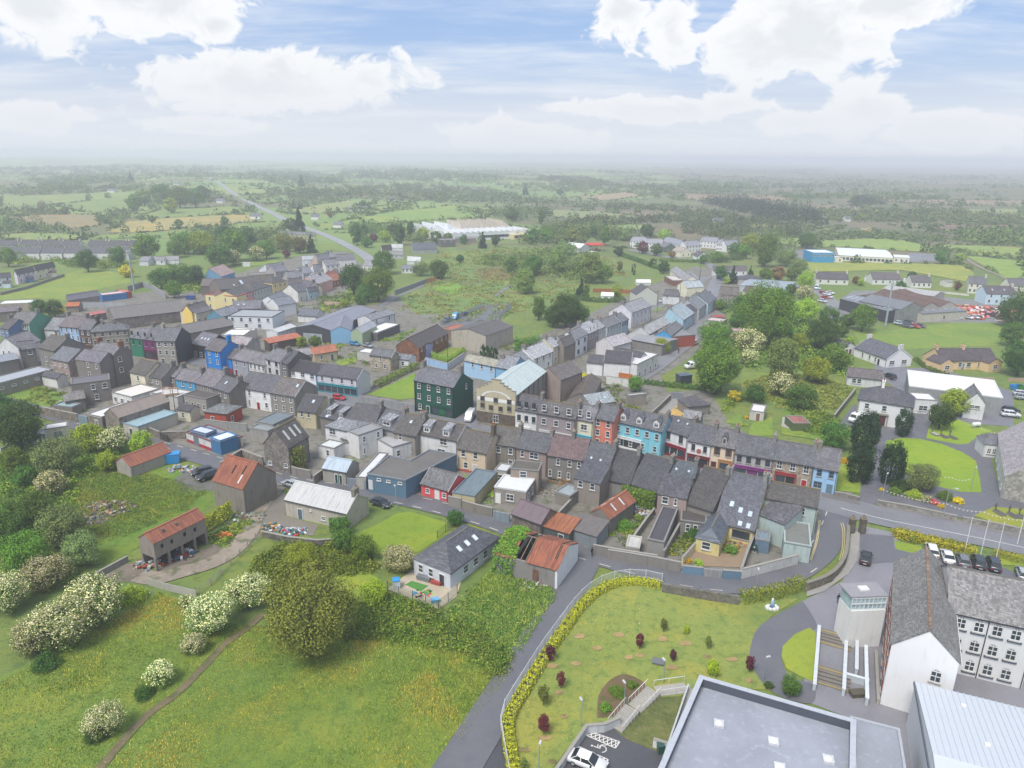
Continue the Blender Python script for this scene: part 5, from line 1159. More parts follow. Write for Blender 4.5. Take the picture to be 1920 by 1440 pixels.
# ------------------------------------------------------------------ west end of town
gw = 'houses on the west street'
H('house','navy house at the far west street beside green house',T4,(0,460),(66,470),7.2,Rg=(15,378),rc='#5f5a5c',wc='#5f7aa3',win='f12*2@w.8',group=gw,ch='l')
H('house','emerald green three storey house with wide white windows',T4,(66,422),(216,432),8.2,Rg=(108,332),rc='#6e6c6c',wc='#4fa283',win='f12*2@w1.9 f0*2@w1.4',group=gw,ch='l r',quoin='#e9ebe8')
H('house','small white house tucked behind green house',T4,(225,470),(330,475),4.6,Rg=(260,400),rm='mossy',rc='#5f5653',wc='#b9b2a8',group=gw)
H('house','low grey roofed white house beside powder blue house',T4,(330,470),(440,478),5.4,Rg=(385,380),rc='#8a8a8d',wc='#d3d3d1',win='f1*.8@w1.3',group=gw)
H('house','powder blue three storey house with tall paired windows',T4,(440,447),(592,460),8.2,Rg=(478,362),rc='#73686a',wc='#a5c6ea',win='f12*4@w.8',wh=1.7,group=gw,ch='l r',quoin='#7fa3c8')
H('house','dark brown brick house with pale bands',T4,(592,470),(680,476),8.0,Rg=(630,392),rc='#6b696d',wc='#57443f',win='f12*2@w.8',band=('#a98f7a',2.8,5.4),group=gw,ch='r',chc='#4a4642')
H('corner_building','grey hipped corner building with cream window bays',T4,(680,492),(962,470),8.0,Rg=(780,420),roof='hip',k=.6,rc='#6c6c70',wc='#a8a294',win='f2*5 f1*6 f0*5',ww=1.1,wf='#e9e4d2',ch='l .6',cat='building')
H('terraced_house','teal green terraced house beside plum house',T4,(972,530),(1066,542),6.4,Rg=(990,452),rc='#74747a',wc='#1f7d5d',win='f12*2@w.8',wf='#123f30',group=gw)
H('terraced_house','plum purple terraced house next to stone house',T4,(1068,542),(1164,555),6.6,Rg=(1105,440),rc='#6d6d72',wc='#7a2a66',win='f12*2@w.8',wf='#4b1c40',shop=('#5a1f40',.05,.95),group=gw,ch='l')
h = H('terraced_house','grey stone end house with black clad gable',T4,(1166,556),(1312,560),8.2,Rg=(1210,455),rc='#67686c',wc='#aaa499',win='f12*3 f0*2@w1.3',group=gw,ch='l',chc='#b9b39a',d=10)
X,Y,e,rs,dr = h['dims'];MB().poly([(X+.02,0,0),(X+.02,Y,0),(X+.02,Y,e),(X+.02,dr,e+rs),(X+.02,0,e)]).build('black_cladding',mat('corr','#33363b'),h)
H('shop','black fronted shop with three rooflights beside black gable',T4,(1440,575),(1560,600),4.6,Rg=(1425,470),rc='#73717a',wc='#2f3236',sk=((.3,.5),(.5,.5),(.7,.5)),win='f0*3@w1.2',cat='shop')
H('store','low grey shed roof with pale patch behind black shop',T4,(1420,500),(1750,440),4.4,d=12,k=.35,rm='fibre',rc='#7b7674',wc='#8f8a84',cat='store')
H('store','white flat roofed store among dark roofs',T4,(1660,520),(1830,520),3.6,d=(1865,475),roof='flat',rm='plain',rc='#f1efea',wc='#d9cabf',cat='store')
H('store','pinkish slate outbuilding behind bright blue house',T4,(1735,570),(1850,590),4.0,Rg=(1750,510),rc='#a39a9c',wc='#b3aca8',cat='store')
# west backs
H('house','white gabled house with pale roof at the west edge',T4,(-30,608),(138,612),6.6,d=10,ridge='y',rise=3.2,rc='#8b8789',wc='#e4e2e2',win='f1*.3/.55@w.7',cat='house')
H('house','grey block beside white gabled house with blue window',T4,(135,615),(262,600),6.4,Rg=(110,535),rc='#87868b',wc='#8b857f',win='f1*.65@w1.2',cat='house')
H('house','brown mossy roofed house behind pink stone block',T4,(285,605),(410,632),7.4,Rg=(340,500),rm='mossy',rc='#625c56',wc='#8b867f',win='f1*.4 f0*.3/.6@w.7',ch='r',cat='house')
H('house','pinkish stone block with small square windows',T4,(380,690),(515,716),5.6,Rg=(430,590),rc='#73757c',wc='#ad9a90',wk='stone',win='f1*.2/.5/.8@w.7,h.9 f0*.2/.5/.8@w.7,h.9',cat='house')
h = H('house','tall bare grey house with brick chimneys and few windows',T4,(682,632),(850,665),9.6,Rg=(742,562),k=.75,rc='#79767a',wc='#857e77',win='r12*.3@w1.2 f2*.5',ch='l r',chc='#8d5a44',cat='house')
ext(h,T4,(566,694),(746,722),8.4,Rg=(622,618),rc='#75707a',wc='#8a827b',win='f1*.5 f2*.5/.85@w.8')
H('house','low grey block with flat roof and white sash windows',T4,(532,888),(822,852),5.8,d=(640,830),roof='flat',rm='concrete',rc='#77737a',wc='#857f79',win='f1*.55@w1.0 f1*.85@w1.2 f0*.6@w1.0',cat='house')
H('annex','small hipped annex with blue box beside grey block',T4,(490,1010),(640,985),3.2,d=5,rise=1.6,roof='hipl',rc='#87817d',wc='#8b857e',cat='extension',win='f0*.4@w1.4')
H('long_building','long low building with pale flat grey roof',T4,(-40,890),(398,775),3.6,d=(330,742),roof='flat',rm='plain',rc='#b7bcc4',wc='#9b948b',win='f0*5@w1.2,h.7,z2.0',cat='building')
H('house','slate blue shed roof at the far west edge',T4,(-20,720),(140,690),4.0,d=7,rise=1.2,rm='corr',rc='#a3aab3',wc='#8f8a84',cat='shed')
H('house','cream and white house end with small lean to',T4,(972,788),(1090,815),6.0,Rg=(1028,688),rc='#5f5a54',rm='mossy',wc='#efe6c9',win='f1*.5@w.9 f0*.3@w.8',group='backs of the west houses',cat='house')
for lab,A,B,Rg,c,rc in (('narrow dark roofed back with white dormer strip',(1088,815),(1214,842),(1135,706),'#9b958c','#565456'),('grey back with pale slates and one small window',(1216,806),(1314,830),(1262,726),'#a09a92','#78757a'),
                             ('bright sky blue house back',(1316,842),(1466,868),(1355,760),'#57a6d0','#79757a'),('taupe house back with tall chimney',(1468,872),(1602,906),(1518,748),'#8f877f','#7b7478'),('charcoal house back with white right gable',(1604,908),(1722,946),(1682,818),'#85807a','#605f64')):
    H('house',lab,T4,A,B,5.4,Rg=Rg,rc=rc,wc=c,win='f1*.35/.72@w.8 f0*.5@w.9',ch='r',group='backs of the west houses',sk=((.4,.55),) if 'charcoal' in lab else ())
H('extension','white sunroom with curved low pale roof',T4,(838,948),(985,985),3.0,d=(990,870),roof='flat',rm='plain',rc='#e9e4dc',wc='#ecebe8',win='f0*3@w1.3,h1.2',cat='extension')
H('extension','white flat extension under scaffolding',T4,(1125,950),(1330,985),3.6,d=(1200,900),roof='flat',rm='plain',rc='#e4e2e0',wc='#d9d6d2',cat='extension')
H('extension','dark flat roofed extension with row of white windows',T4,(1375,965),(1545,1000),3.8,d=(1480,925),roof='flat',rm='concrete',rc='#67605c',wc='#a8a39b',win='f0*4@w.9',cat='extension')
H('cottage','tiny cream cottage with black slate roof behind red hut',T4,(1328,1068),(1430,1085),3.0,Rg=(1375,1030),rc='#4b4a4e',wc='#e2ddc4',win='f0*.4@w.8',cat='cottage')
H('house','white lean to strip behind wall at west lane',T4,(400,1045),(540,1060),2.2,d=3,roof='flat',rm='corr',rc='#a9c3c6',wc='#8d8377',cat='shed')
H('shed','low dark outbuilding with pale gable near west trees',T4,(310,815),(430,840),3.0,Rg=(390,790),rc='#57555a',wc='#dedcd8',cat='shed')
# main street, west part facing the camera
H('house','vivid blue three storey house with white windows',T5,(18,618),(132,640),7.6,Rg=(48,530),rc='#6f686a',wc='#1f86d8',wv=.15,win='f12*2@w.8',ch='r:1.9',chc='#2b8fde',cat='house',quoin='#1a6fb8')
H('house','vivid blue lower house joined to its taller blue neighbour',T5,(134,668),(218,690),5.4,Rg=(165,592),rc='#6a6466',wc='#1f86d8',wv=.15,win='f1*.5@w.8',base=('#9a2438',2.0),cat='house')
H('house','lavender grey house with plain eaves on main street',T5,(220,690),(342,714),5.4,Rg=(255,608),rc='#7f7b7e',wc='#adafb8',win='f1*2@w.9',door='f.2#6a1f2c',cat='house',ch='l')
H('house','white house with four tall windows in a row',T5,(344,716),(468,742),5.4,Rg=(375,632),rc='#7d797c',wc='#e9e8e6',win='f1*4@w.9 f0*2',cat='house')
H('house','white three storey house with black window openings',T5,(470,690),(578,716),7.4,Rg=(505,600),rc='#77767b',wc='#dcdcda',win='f12*2@w1.0,k#2c2c2e',ch='l r',cat='house')
H('house','narrow soot dark house front beside blue quoined house',T5,(580,716),(640,732),7.0,Rg=(620,612),rc='#58585c',wc='#77736e',win='f12*1@w1.0',cat='house')
H('terraced_house','white house with blue quoins and near black roof',T5,(642,766),(856,806),5.3,Rg=(668,690),rc='#3c3a3e',wc='#f1f2f4',wv=.15,win='f1*3@w1.5',ws='grid',quoin='#3f74b8',shop=('#d8dbe0',.1,.5),cat='house')
H('terraced_house','pale lilac house with teal shopfront and white gable',T5,(858,806),(1156,846),5.3,Rg=(888,726),rc='#58575e',wc='#dedbe4',wv=.15,win='f1*4@w.9',shop=('#2f8f9a',.0,1.0,'f','#1f4f5a'),trim='#eeeeee',cat='house')
# yards and sheds north of the main street
h = H('workshop','large grey metal shed with dark gable and blue hoardings',T5,(700,455),(956,476),5.0,d=(1305,330),ridge='y',rise=1.6,rm='corr',rc='#9294a0',wc='#4c4d50',wk='corr',gut=False,cat='workshop')
MB().box(-.06,0,h['dims'][1]*.25,h['dims'][1]*.8,0,3.2).build('roller_door',mat('corr','#b5bbc0'),h)
H('workshop','light blue gabled bay of the metal workshop',T5,(958,482),(1108,478),4.8,d=(1210,390),ridge='y',rise=1.5,rm='corr',rc='#8f919c',wc='#8fc2e6',wv=.2,gut=False,cat='workshop')
H('workshop','sage green gabled bay of the metal workshop',T5,(1110,492),(1196,498),4.6,d=(1300,440),ridge='y',rise=1.5,rm='corr',rc='#b1b3ba',wc='#a9bc97',wv=.2,gut=False,cat='workshop')
H('house','white two storey offices behind metal workshop',T5,(1268,402),(1440,352),5.4,d=7,rise=1.4,rc='#8a8b91',wc='#ececec',win='f1*.2/.75@w.9',cat='office')
H('canopy_building','white flat canopy roof on dark yard building',T5,(1310,500),(1478,435),3.0,d=(1430,400),roof='flat',rm='plain',rc='#f3f3f1',wc='#6d6a68',cat='building')
H('shed','long orange tin roofed shed behind clipped bushes',T5,(500,575),(742,528),3.0,Rg=(690,500),roof='mono',k=.25,rm='rust',rc='#cf7f60',wc='#5f554c',cat='shed')
H('shed','white side shed of the metal workshop',T5,(560,495),(700,450),3.4,d=5,rise=.8,rm='corr',rc='#d9d9d8',wc='#dfe4e4',cat='shed')
H('cottage','small cream cottage back with pale slates',T5,(690,668),(828,655),3.0,Rg=(740,615),rc='#9a979a',wc='#ddd3b4',win='r0*.5',cat='cottage')
H('shed','cream shed with patchy orange tin roof',T5,(834,660),(1012,630),3.0,Rg=(880,602),rm='rust',rc='#d08564',wc='#dccaa6',win='f0*.3@w.8',door='f.75#4a6a78',cat='shed')
H('cottage','bare stone cottage with white gable extension',T5,(1252,662),(1412,682),4.6,Rg=(1288,612),rc='#6f7074',wc='#b3a894',wk='stone',win='f1*.5@w.7 f0*.3/.7@w.9',cat='cottage',trim='#eeeeec')
H('extension','white single storey extension of the stone cottage',T5,(1450,690),(1550,700),3.0,d=5,rise=1.0,rc='#85868a',wc='#f0f0ef',win='f0*.5@w1.0',cat='extension')
H('carport','white flat carport roof on posts beside stone cottage',T5,(1158,642),(1262,655),2.6,d=(1270,622),roof='flat',rm='plain',rc='#eeeeec',wc='#c9c6c2',cat='carport')
h = H('factory','old rust brown brick works with dark sheet roof',T5,(1622,610),(1842,498),5.0,Rg=(1600,508),rm='fibre',rc='#5d5550',wc='#8a5f42',wk='stone',wv=.9,win='f1*6@w.8',cat='factory',gut=False)
H('garage','lilac painted workshop front below rust brown works',T5,(1476,600),(1622,622),4.2,d=8,rise=1.4,rm='fibre',rc='#66605d',wc='#a9a9e0',wv=.2,win='f0*.5@w1.0',cat='workshop')
h = H('warehouse','big weathered cream warehouse with low dark roof',T6,(344,478),(602,520),6.2,d=(786,444),ridge='y',rise=1.5,rm='fibre',rc='#6e6864',wc='#c9bfb0',wv=1.0,cat='warehouse',gut=False)
ivy('ivy strip climbing the cream warehouse front',T6,(410,490),(430,492),0,5.8,700,'#4f7a34')
H('shed','orange tin lean to beside cream warehouse',T6,(270,468),(345,480),3.6,d=(400,435),roof='flat',rm='rust',rc='#c77a5c',wc='#8d7a6a',cat='shed')
h = H('house','sky blue house with lichen roof beside walled yard',T6,(442,702),(676,752),5.0,Rg=(470,652),k=.6,rm='slate',rc='#a39f90',wc='#aacdea',wv=.3,win='f1*.28/.57/.87@w1.0',cat='house')
H('house','blue gabled house joined to lichen roofed house',T6,(680,752),(804,775),5.2,Rg=(770,665),rc='#8d9096',wc='#86b9dc',wv=.25,cat='house')
gs = 'shops up the back street'
for lab,t,A,B,Rg,e,wc,rc,w in (
    ('turquoise shop row with orange signs up the back street',T6,(806,768),(962,700),(775,668),4.6,'#48a5b5','#92959a','f0*4@w1.0'),('white gabled shop with pale grey roof up the back street',T6,(964,692),(1108,635),(928,600),5.2,'#f0f0ee','#c2c3c6','f1*3@w.8 f0*2'),
    ('cream shop with tall narrow windows up the back street',T6,(1110,605),(1186,575),(1072,530),6.0,'#ece2c6','#b5b6ba','f1*3@w.8 f0*2'),('green and orange fronted shop behind bare gable',T6,(1188,612),(1276,572),(1140,530),5.0,'#5c9a5a','#7c7873','f0*3@w.9'),
    ('white shop with dark blue windows up the back street',F4,(356,1302),(496,1232),(305,1200),6.4,'#eef0f2','#8a8a8e','f1*2@w1.2,k#2f4f86 f0*2@w1.6,k#2f4f86'),('mauve house with pink windows up the back street',F4,(500,1232),(612,1182),(440,1112),6.2,'#a9a0a4','#bfc0c3','f12*3@w.8'),
    ('white house with green shopfront up the back street',F4,(616,1182),(706,1142),(560,1082),6.0,'#e6e6e2','#b3b3b4','f1*3@w.8'),('pale house with dark slates up the back street',F4,(710,1166),(872,1100),(655,1068),5.6,'#cdd6da','#7e7d80','f1*5@w.8'),
    ('light blue house with dark blue windows beside tall white house',F4,(876,1100),(950,1068),(830,1010),5.8,'#bcd3e6','#7d7c80','f1*3@w.8,k#3a5a86')):
    H('terraced_house',lab,t,A,B,e,Rg=Rg,rc=rc,wc=wc,win=w,group=gs,ch='l',d=9)
H('house','tall white house with pink gable at top of back street',F4,(986,1000),(1206,920),6.4,Rg=(878,905),rc='#a2a2a4',wc='#e8e6ea',win='f1*5@w.8 f0*5@w.8',ch='l',cat='house',d=10)
h = H('house','plain grey brown gable house behind green shop',T6,(1128,590),(1190,600),5.8,d=8,ridge='y',rise=2.4,rc='#77736f',wc='#938a80',cat='house')
# cluster between the two back streets
H('house','mauve brown hall end with mossy roof behind cinema',T6,(1165,850),(1325,790),6.6,d=9,rise=2.6,rm='mossy',rc='#77706c',wc='#a8988f',cat='house')
H('shed','grey blue flat shed below yellow wall',T6,(1268,880),(1390,900),3.0,d=(1405,850),roof='flat',rm='concrete',rc='#7c8790',wc='#8d9299',cat='shed')
H('house','white house with charcoal roof and gable beside orange fence',T6,(1490,715),(1690,730),4.6,Rg=(1410,620),rc='#4c4a50',wc='#efefee',trim='#e8e8e6',cat='house',d=9)
H('house','small white gabled wing with grey roof and porch',T6,(1362,715),(1485,728),4.0,Rg=(1370,655),rc='#565459',wc='#ebebea',win='r0*.5',cat='house')
H('house','black roofed house with long white rooflights strip',T6,(1560,650),(1760,690),4.6,Rg=(1480,585),rc='#57555c',wc='#cfcfce',sk=((.3,.5,1.2,.7),(.6,.5,1.2,.7)),cat='house')
H('shop','white flat roofed shop with black side by hill street',T6,(1740,740),(1900,660),4.6,d=9,roof='flat',rm='plain',rc='#e9e8e6',wc='#e4e4e2',win='f0*4@w1.3 f1*.7@w1.0',cat='shop')
H('hall','low hall with wide pale grey roof by hill street',T6,(1690,545),(1930,590),4.0,d=(1740,490),rise=.5,ridge='x',rm='corr',rc='#a5a6a8',wc='#8d8a86',cat='hall')
H('shed','white cluttered roof house in front of the low hall',T6,(1560,600),(1700,560),4.4,Rg=(1545,520),rc='#b9b3b5',wc='#e2dede',cat='house',win='f0*3@w.9')
H('shed','long brown slate outbuilding behind the terraces',T6,(1230,985),(1390,1000),3.4,d=(1600,860),ridge='y',rise=1.6,rm='mossy',rc='#6d625a',wc='#8f8a84',cat='shed')
H('shed','pale slate lean to roof behind salmon house',T6,(1390,1040),(1575,1010),3.4,Rg=(1490,945),roof='mono',k=.45,rc='#a5adb0',wc='#9a968f',sk=((.7,.5),),cat='shed')
H('shed','white tin roofed stone sheds behind the sky blue house',T7,(155,975),(290,960),3.0,d=(470,925),roof='flat',rm='corr',rc='#dcdcd8',wc='#9d958a',cat='shed')
H('shed','dark hipped store at the end of gravel yard',T7,(605,1050),(765,1035),2.8,Rg=(680,962),roof='hip',rc='#5f5b5e',wc='#8d8880',cat='shed')
H('cabin','white garden cabin with tin porch on long lawn',T7,(1065,1085),(1170,1100),2.3,d=(1175,1045),roof='flat',rm='plain',rc='#ece8e4',wc='#cfcac4',door='f.6#8a6a5a',cat='cabin')
H('shed','red topped shed with dark green sides in back garden',T7,(1390,1180),(1515,1180),2.0,d=(1530,1125),roof='flat',rm='rust',rc='#b9786a',wc='#5c6f44',cat='shed')
H('shed','grey stone outhouse behind white shop on gravel',T7,(560,1130),(690,1150),3.2,Rg=(620,1075),rc='#8b8a8c',wc='#8f8a82',cat='shed')
# hill street, north east end
H('house','pinkish red flat box with grey roof on hill street',F4,(1228,1190),(1428,1275),4.2,d=(1450,1150),roof='flat',rm='concrete',rc='#8f9096',wc='#b85a44',cat='shop')
gh = 'small houses on hill street'
for lab,A,B,Rg,wc,rc in (('long white slate roof with rooflights on hill street',(1180,1240),(1420,1110),(1118,1150),'#d9d9d6','#b5b5b4'),('bright blue shop beside red flat box',(1430,1260),(1560,1150),(1440,1130),'#4aa8dc','#7c7a7e'),('pale blue house with slates on hill street',(1565,1080),(1690,1000),(1390,960),'#b9dcea','#a9b6bc'),
                              ('dark roofed cream house on hill street',(1600,1000),(1740,950),(1590,920),'#d9d4c4','#5d5c62'),('grey house with dark slates at top of hill street',(1745,960),(1840,880),(1690,790),'#c9cbcc','#8d9094'),('light blue gabled house by round sign',(1850,900),(1940,830),(1800,750),'#c3dbe4','#707277')):
    H('house',lab,F4,A,B,4.8,Rg=Rg,rc=rc,wc=wc,win='f1*3@w.8 f0*3@w.8',group=gh,ch='l',d=8)
H('house','pale green grey gabled house with brown roof',F4,(1040,795),(1275,790),5.2,d=9,ridge='y',rise=3.4,rc='#5f5a5c',wc='#cfd3c6',wv=.15,win='r1*2@w.8',cat='house')
H('house','white hipped house with dark roof and car outside',F4,(1340,790),(1530,800),4.6,Rg=(1420,705),roof='hip',rc='#6a686c',wc='#eceeee',win='f1*.25@w.8',cat='house')
H('shop','cream gabled shop with red round sign',F4,(1500,690),(1610,720),4.8,d=10,ridge='y',rise=2.6,rc='#b9c2c6',wc='#ece8cc',cat='shop')
H('house','cream long house with two gables on hill street',F4,(1420,520),(1590,640),3.6,Rg=(1500,480),rc='#a3a2a2',wc='#ebe3cf',wv=.15,win='f0*3@w.9',cat='house')
H('house','cream gable front with arched window on hill street',F4,(1535,610),(1720,620),3.6,d=9,ridge='y',rise=2.8,rc='#9b9a9c',wc='#efe8d6',wv=.15,win='f0*.4@w1.3,ta',cat='house')
H('garage','brown doored garage with flat roof above hill street',F4,(1355,590),(1448,640),2.8,d=6,roof='flat',rm='concrete',rc='#d9d0c8',wc='#8a5f4f',cat='garage')
H('polytunnel','white polytunnel in allotments',F4,(1045,660),(1205,660),1.4,d=5,rise=1.2,rm='plain',rc='#f2f2f0',wc='#e6e8e6',cat='polytunnel',gut=False)
H('polytunnel','white polytunnel beside round green tree',F4,(640,805),(780,812),1.4,d=5,rise=1.2,rm='plain',rc='#f2f2f0',wc='#e6e8e6',cat='polytunnel',gut=False)

# ------------------------------------------------------------------ north west: estates, hotel street
ge = 'semi detached estate houses'
for i,(x0,x1) in enumerate(((-40,178),(212,415),(442,648),(682,880),(978,1178),(1206,1408),(1428,1640))):
    H('estate_house',('first','second','third','fourth','fifth','sixth','seventh')[i]+' white semi from the left in the back estate row',F1,(x0,246),(x1,246),4.6,d=8.5,k=.75,rc='#4f4d52',wc='#e6e4de',win='f1*4@w.9',group=ge,ch='l r',chc='#d9d4c4',pots=0)
for i,(x0,x1) in enumerate(((-60,55),(60,430),(440,690),(705,960),(975,1235),(1250,1440))):
    H('estate_house',('first','second','third','fourth','fifth','sixth')[i]+' dark roof from the left in the front estate row',F1,(x0,326),(x1,328),4.4,d=9,k=.7,rc='#57565b',wc='#e6e6e6',group='front estate row',trim='#e6e6e6')
H('estate_house','pale cyan semi with small porch at the west edge',F1,(-60,606),(125,592),5.2,Rg=(10,522),rc='#65606a',wc='#d9eef2',wv=.1,win='f1*2@w1.0 f0*2@w1.0',cat='house')
H('estate_house','lilac pink semi with blue porch',F1,(188,566),(392,522),5.2,Rg=(250,462),rc='#6a6268',wc='#efe0f2',wv=.1,win='f1*4@w.9 f0*3@w.9',cat='house')
H('estate_house','cream semi with brown roof beside lilac semi',F1,(400,518),(622,474),5.2,Rg=(455,418),rc='#665f63',wc='#e4dcc6',wv=.1,win='f1*4@w.9 f0*3@w.9',cat='house')
for lab,c,A,B,rc in (('tiny blue porch on lilac semi','#4a78b0',(300,610),(375,605),'#4f4d55'),('tiny porch on cyan semi','#d9e6ee',(25,668),(110,665),'#574a50'),('tiny porch on cream semi','#d9d3c4',(540,550),(630,545),'#6a4f56')):
    H('porch',lab,F1,A,B,2.4,d=3,rise=.9,rc=rc,wc=c,cat='porch')
H('bungalow','white bungalow with pale roof beyond the mast',F1,(1672,400),(1850,405),3.0,Rg=(1690,345),rc='#9b9aa0',wc='#eceef0',win='f0*.4/.8@w1.2',cat='bungalow')
H('bungalow','white wing of bungalow beside mast',F2,(-70,398),(90,400),3.0,Rg=(-40,335),rc='#a2a1a6',wc='#e9eaec',cat='bungalow')
H('garage','small white garage beside the bungalow near mast',F1,(1562,418),(1665,420),2.8,Rg=(1590,380),rc='#8f8f95',wc='#dde0e2',cat='garage')
H('shed','grey purple barn with faded roof by the field',F1,(765,850),(1115,796),3.6,Rg=(790,762),rm='fibre',rc='#a29ca6',wc='#948c88',cat='barn',gut=False)
for lab,c,A,B in (('blue shipping container in walled yard','#1f7cc0',(1150,806),(1420,776)),('rust red shipping container behind blue one','#c2563c',(1420,770),(1480,760))):
    H('shipping_container',lab,F1,A,B,2.8,d=6 if 'blue' in lab and 'rust' not in lab else 8,roof='flat',rm='plain',rc='#e8a48c' if 'rust' in lab else '#e6c4b4',wc=c,wk='corr',cat='container',flat_edge=c)
H('shed','small orange topped shed among dark bushes',F1,(738,930),(884,925),2.6,d=5,rise=1.2,rm='rust',rc='#d07c50',wc='#8f857a',cat='shed')
H('warehouse','wide old warehouse roof with rust moss edges',T4,(858,392),(1400,330),4.4,Rg=(960,292),k=.4,rm='fibre',rc='#7f7a76',wc='#857d76',wk='stone',cat='warehouse',gut=False)
H('shed','pink tin roof shed in weedy yard',T4,(680,365),(795,345),2.8,d=5,rise=.6,rm='rust',rc='#cf7f78',wc='#8a837a',cat='shed')
H('store','row of white roofed stores at west edge',T4,(-20,285),(235,275),3.2,d=8,roof='flat',rm='plain',rc='#f0eeea',wc='#b9a79a',cat='store')
H('house','grey brown warehouse behind white roofed stores',T4,(-20,345),(150,330),4.0,d=8,rise=1.4,rc='#7f757a',wc='#8d8480',cat='warehouse')
h = H('hotel','yellow parapeted hotel front with red cornice',F2,(390,796),(742,820),6.4,d=(560,770),roof='flat',rm='concrete',rc='#6b6764',wc='#f0e2a6',wv=.15,win='f1*4@w1.0 f0*4@w1.0',cat='hotel',flat_edge='#c25a50')
for lab,c,A,B in (('yellow side front of the hotel with red cornice','#f0e2a6',(744,820),(846,780)),('pink painted house beside yellow hotel','#ee9aa0',(847,780),(930,752)),('sage grey long house with dark hipped roof','#c2ccc0',(932,752),(1140,690)),('yellow hipped house end with dark windows','#f0dfa0',(1145,668),(1308,640))):
    H('house',lab,F2,A,B,6.2,d=10,roof='hip' if 'hipped' in lab else 'gable',k=.45,rc='#5f5b58',wc=c,wv=.15,win='f1*3@w.9 f0*3@w.9' if 'sage' not in lab else 'f1*6@w.9 f0*6@w.9',cat='house')
H('store','brown roofed long stores behind yellow hotel',F2,(340,700),(680,690),4.4,Rg=(380,620),k=.35,rm='fibre',rc='#7d7068',wc='#80776e',cat='store')
H('store','dark low roof with white rooflight strip behind hotel',F2,(560,740),(1050,690),5.6,Rg=(700,610),k=.4,rm='fibre',rc='#625c58',wc='#80776e',cat='store',sk=((.55,.5,1.2,3.4),(.35,.3)))
H('house','white house with steep gable and grey roof',F2,(985,884),(1206,892),5.2,d=13,ridge='y',rise=2.8,rc='#8b8d94',wc='#f0f0f0',wv=.1,win='f1*.6/.75@w.6 f0*.8@w.9',cat='house')
H('house','white gabled wing with corner window',F2,(1208,920),(1412,885),5.0,Rg=(1200,832),k=.6,rc='#83868e',wc='#f0f0f0',wv=.1,win='r1*.5 r0*.5',cat='house')
H('garage','white garage with slate blue roof',F2,(1430,1025),(1642,1040),2.8,Rg=(1452,948),rc='#6c717a',wc='#ecece8',cat='garage')
H('house','yellow gable house with arched porch',F2,(130,985),(238,995),5.4,d=10,ridge='y',rise=2.6,rc='#75706c',wc='#f2d273',wv=.15,cat='house',ch='')
H('house','cream terrace of two behind yellow gable',F2,(285,1010),(470,960),4.8,Rg=(260,910),rc='#7c7a7c',wc='#e6dcc0',win='f0*3@w1.0',cat='house',ch='l m')
H('house','teal blue gable house with rooflights',F2,(410,1032),(578,1045),4.8,d=11,ridge='y',rise=2.2,rc='#8f9097',wc='#5f93a8',wv=.15,cat='house')
H('club','white flat roofed club with row of dark windows',F2,(642,1042),(1142,1055),4.8,d=(1050,975),roof='flat',rm='plain',rc='#a6aaae',wc='#e6eaee',wv=.15,win='f1*5@w1.2 f0*.4/.7@w1.4',cat='club',flat_edge='#4c5056')
H('house','grey roofed house behind white club',F2,(690,960),(1010,950),5.0,Rg=(760,890),rc='#7c7a7e',wc='#9a958f',cat='house',sk=((.2,.5),(.4,.5)))
H('shed','white flat roof store in front of club',F2,(570,1250),(820,1260),3.4,d=(880,1180),roof='flat',rm='plain',rc='#f2f0ea',wc='#d9c9c0',cat='store')
H('house','rust patched grey roof beside white store',F2,(210,1190),(700,1120),4.6,Rg=(250,1130),k=.4,rm='fibre',rc='#847a76',wc='#857e78',cat='store')
H('shed','grey pitched outbuilding behind vivid blue house',F2,(690,1360),(860,1370),3.4,Rg=(690,1270),rc='#aaa0a2',wc='#a39c98',cat='shed')
gn = 'houses around the north end'
for lab,A,B,e,Rg,wc,rc,w in (
    ('grey gable house with pale roof up north street',(1310,600),(1480,580),6.0,(1420,490),'#b9b8b6','#a8a9ad',''),('pink house with red door up north street',(1640,680),(1820,620),5.2,(1600,570),'#f0b8ac','#b3b0b4','f1*3@w.8'),('white house with dark slate roof up north street',(1430,770),(1560,740),4.6,(1400,670),'#eceae4','#6b6a6e','f0*2@w.8'),
    ('pale blue low house beside pink house',(1545,760),(1665,740),4.2,(1560,690),'#c3dbe6','#77757a','f0*2@w.8'),('blue tin roofed workshop near trees',(570,590),(720,540),4.0,(400,510),'#6fa3c4','#b59a94',''),('grey slate shed with pale walls near white van',(1080,500),(1260,480),3.6,(1110,425),'#dfe2e6','#a5a8ae','f0*3@w.8'),
    ('tall stone warehouse with hipped roof up north',(1650,400),(1785,380),8.0,(1710,300),'#c9b5a2','#a5a3a8',''),('white half timbered gable house',(1610,520),(1710,510),4.6,(1650,420),'#e6e8ea','#9a9da3','f0*2@w.8'),('white flat roofed house north of grey gable',(1480,395),(1640,390),4.4,(1560,345),'#e4e8ec','#cdd3d8','')):
    H('house',lab,F2,A,B,e,Rg=Rg,rc=rc,wc=wc,win=w,group=gn,ch='r' if 'house' in lab else '',d=9)
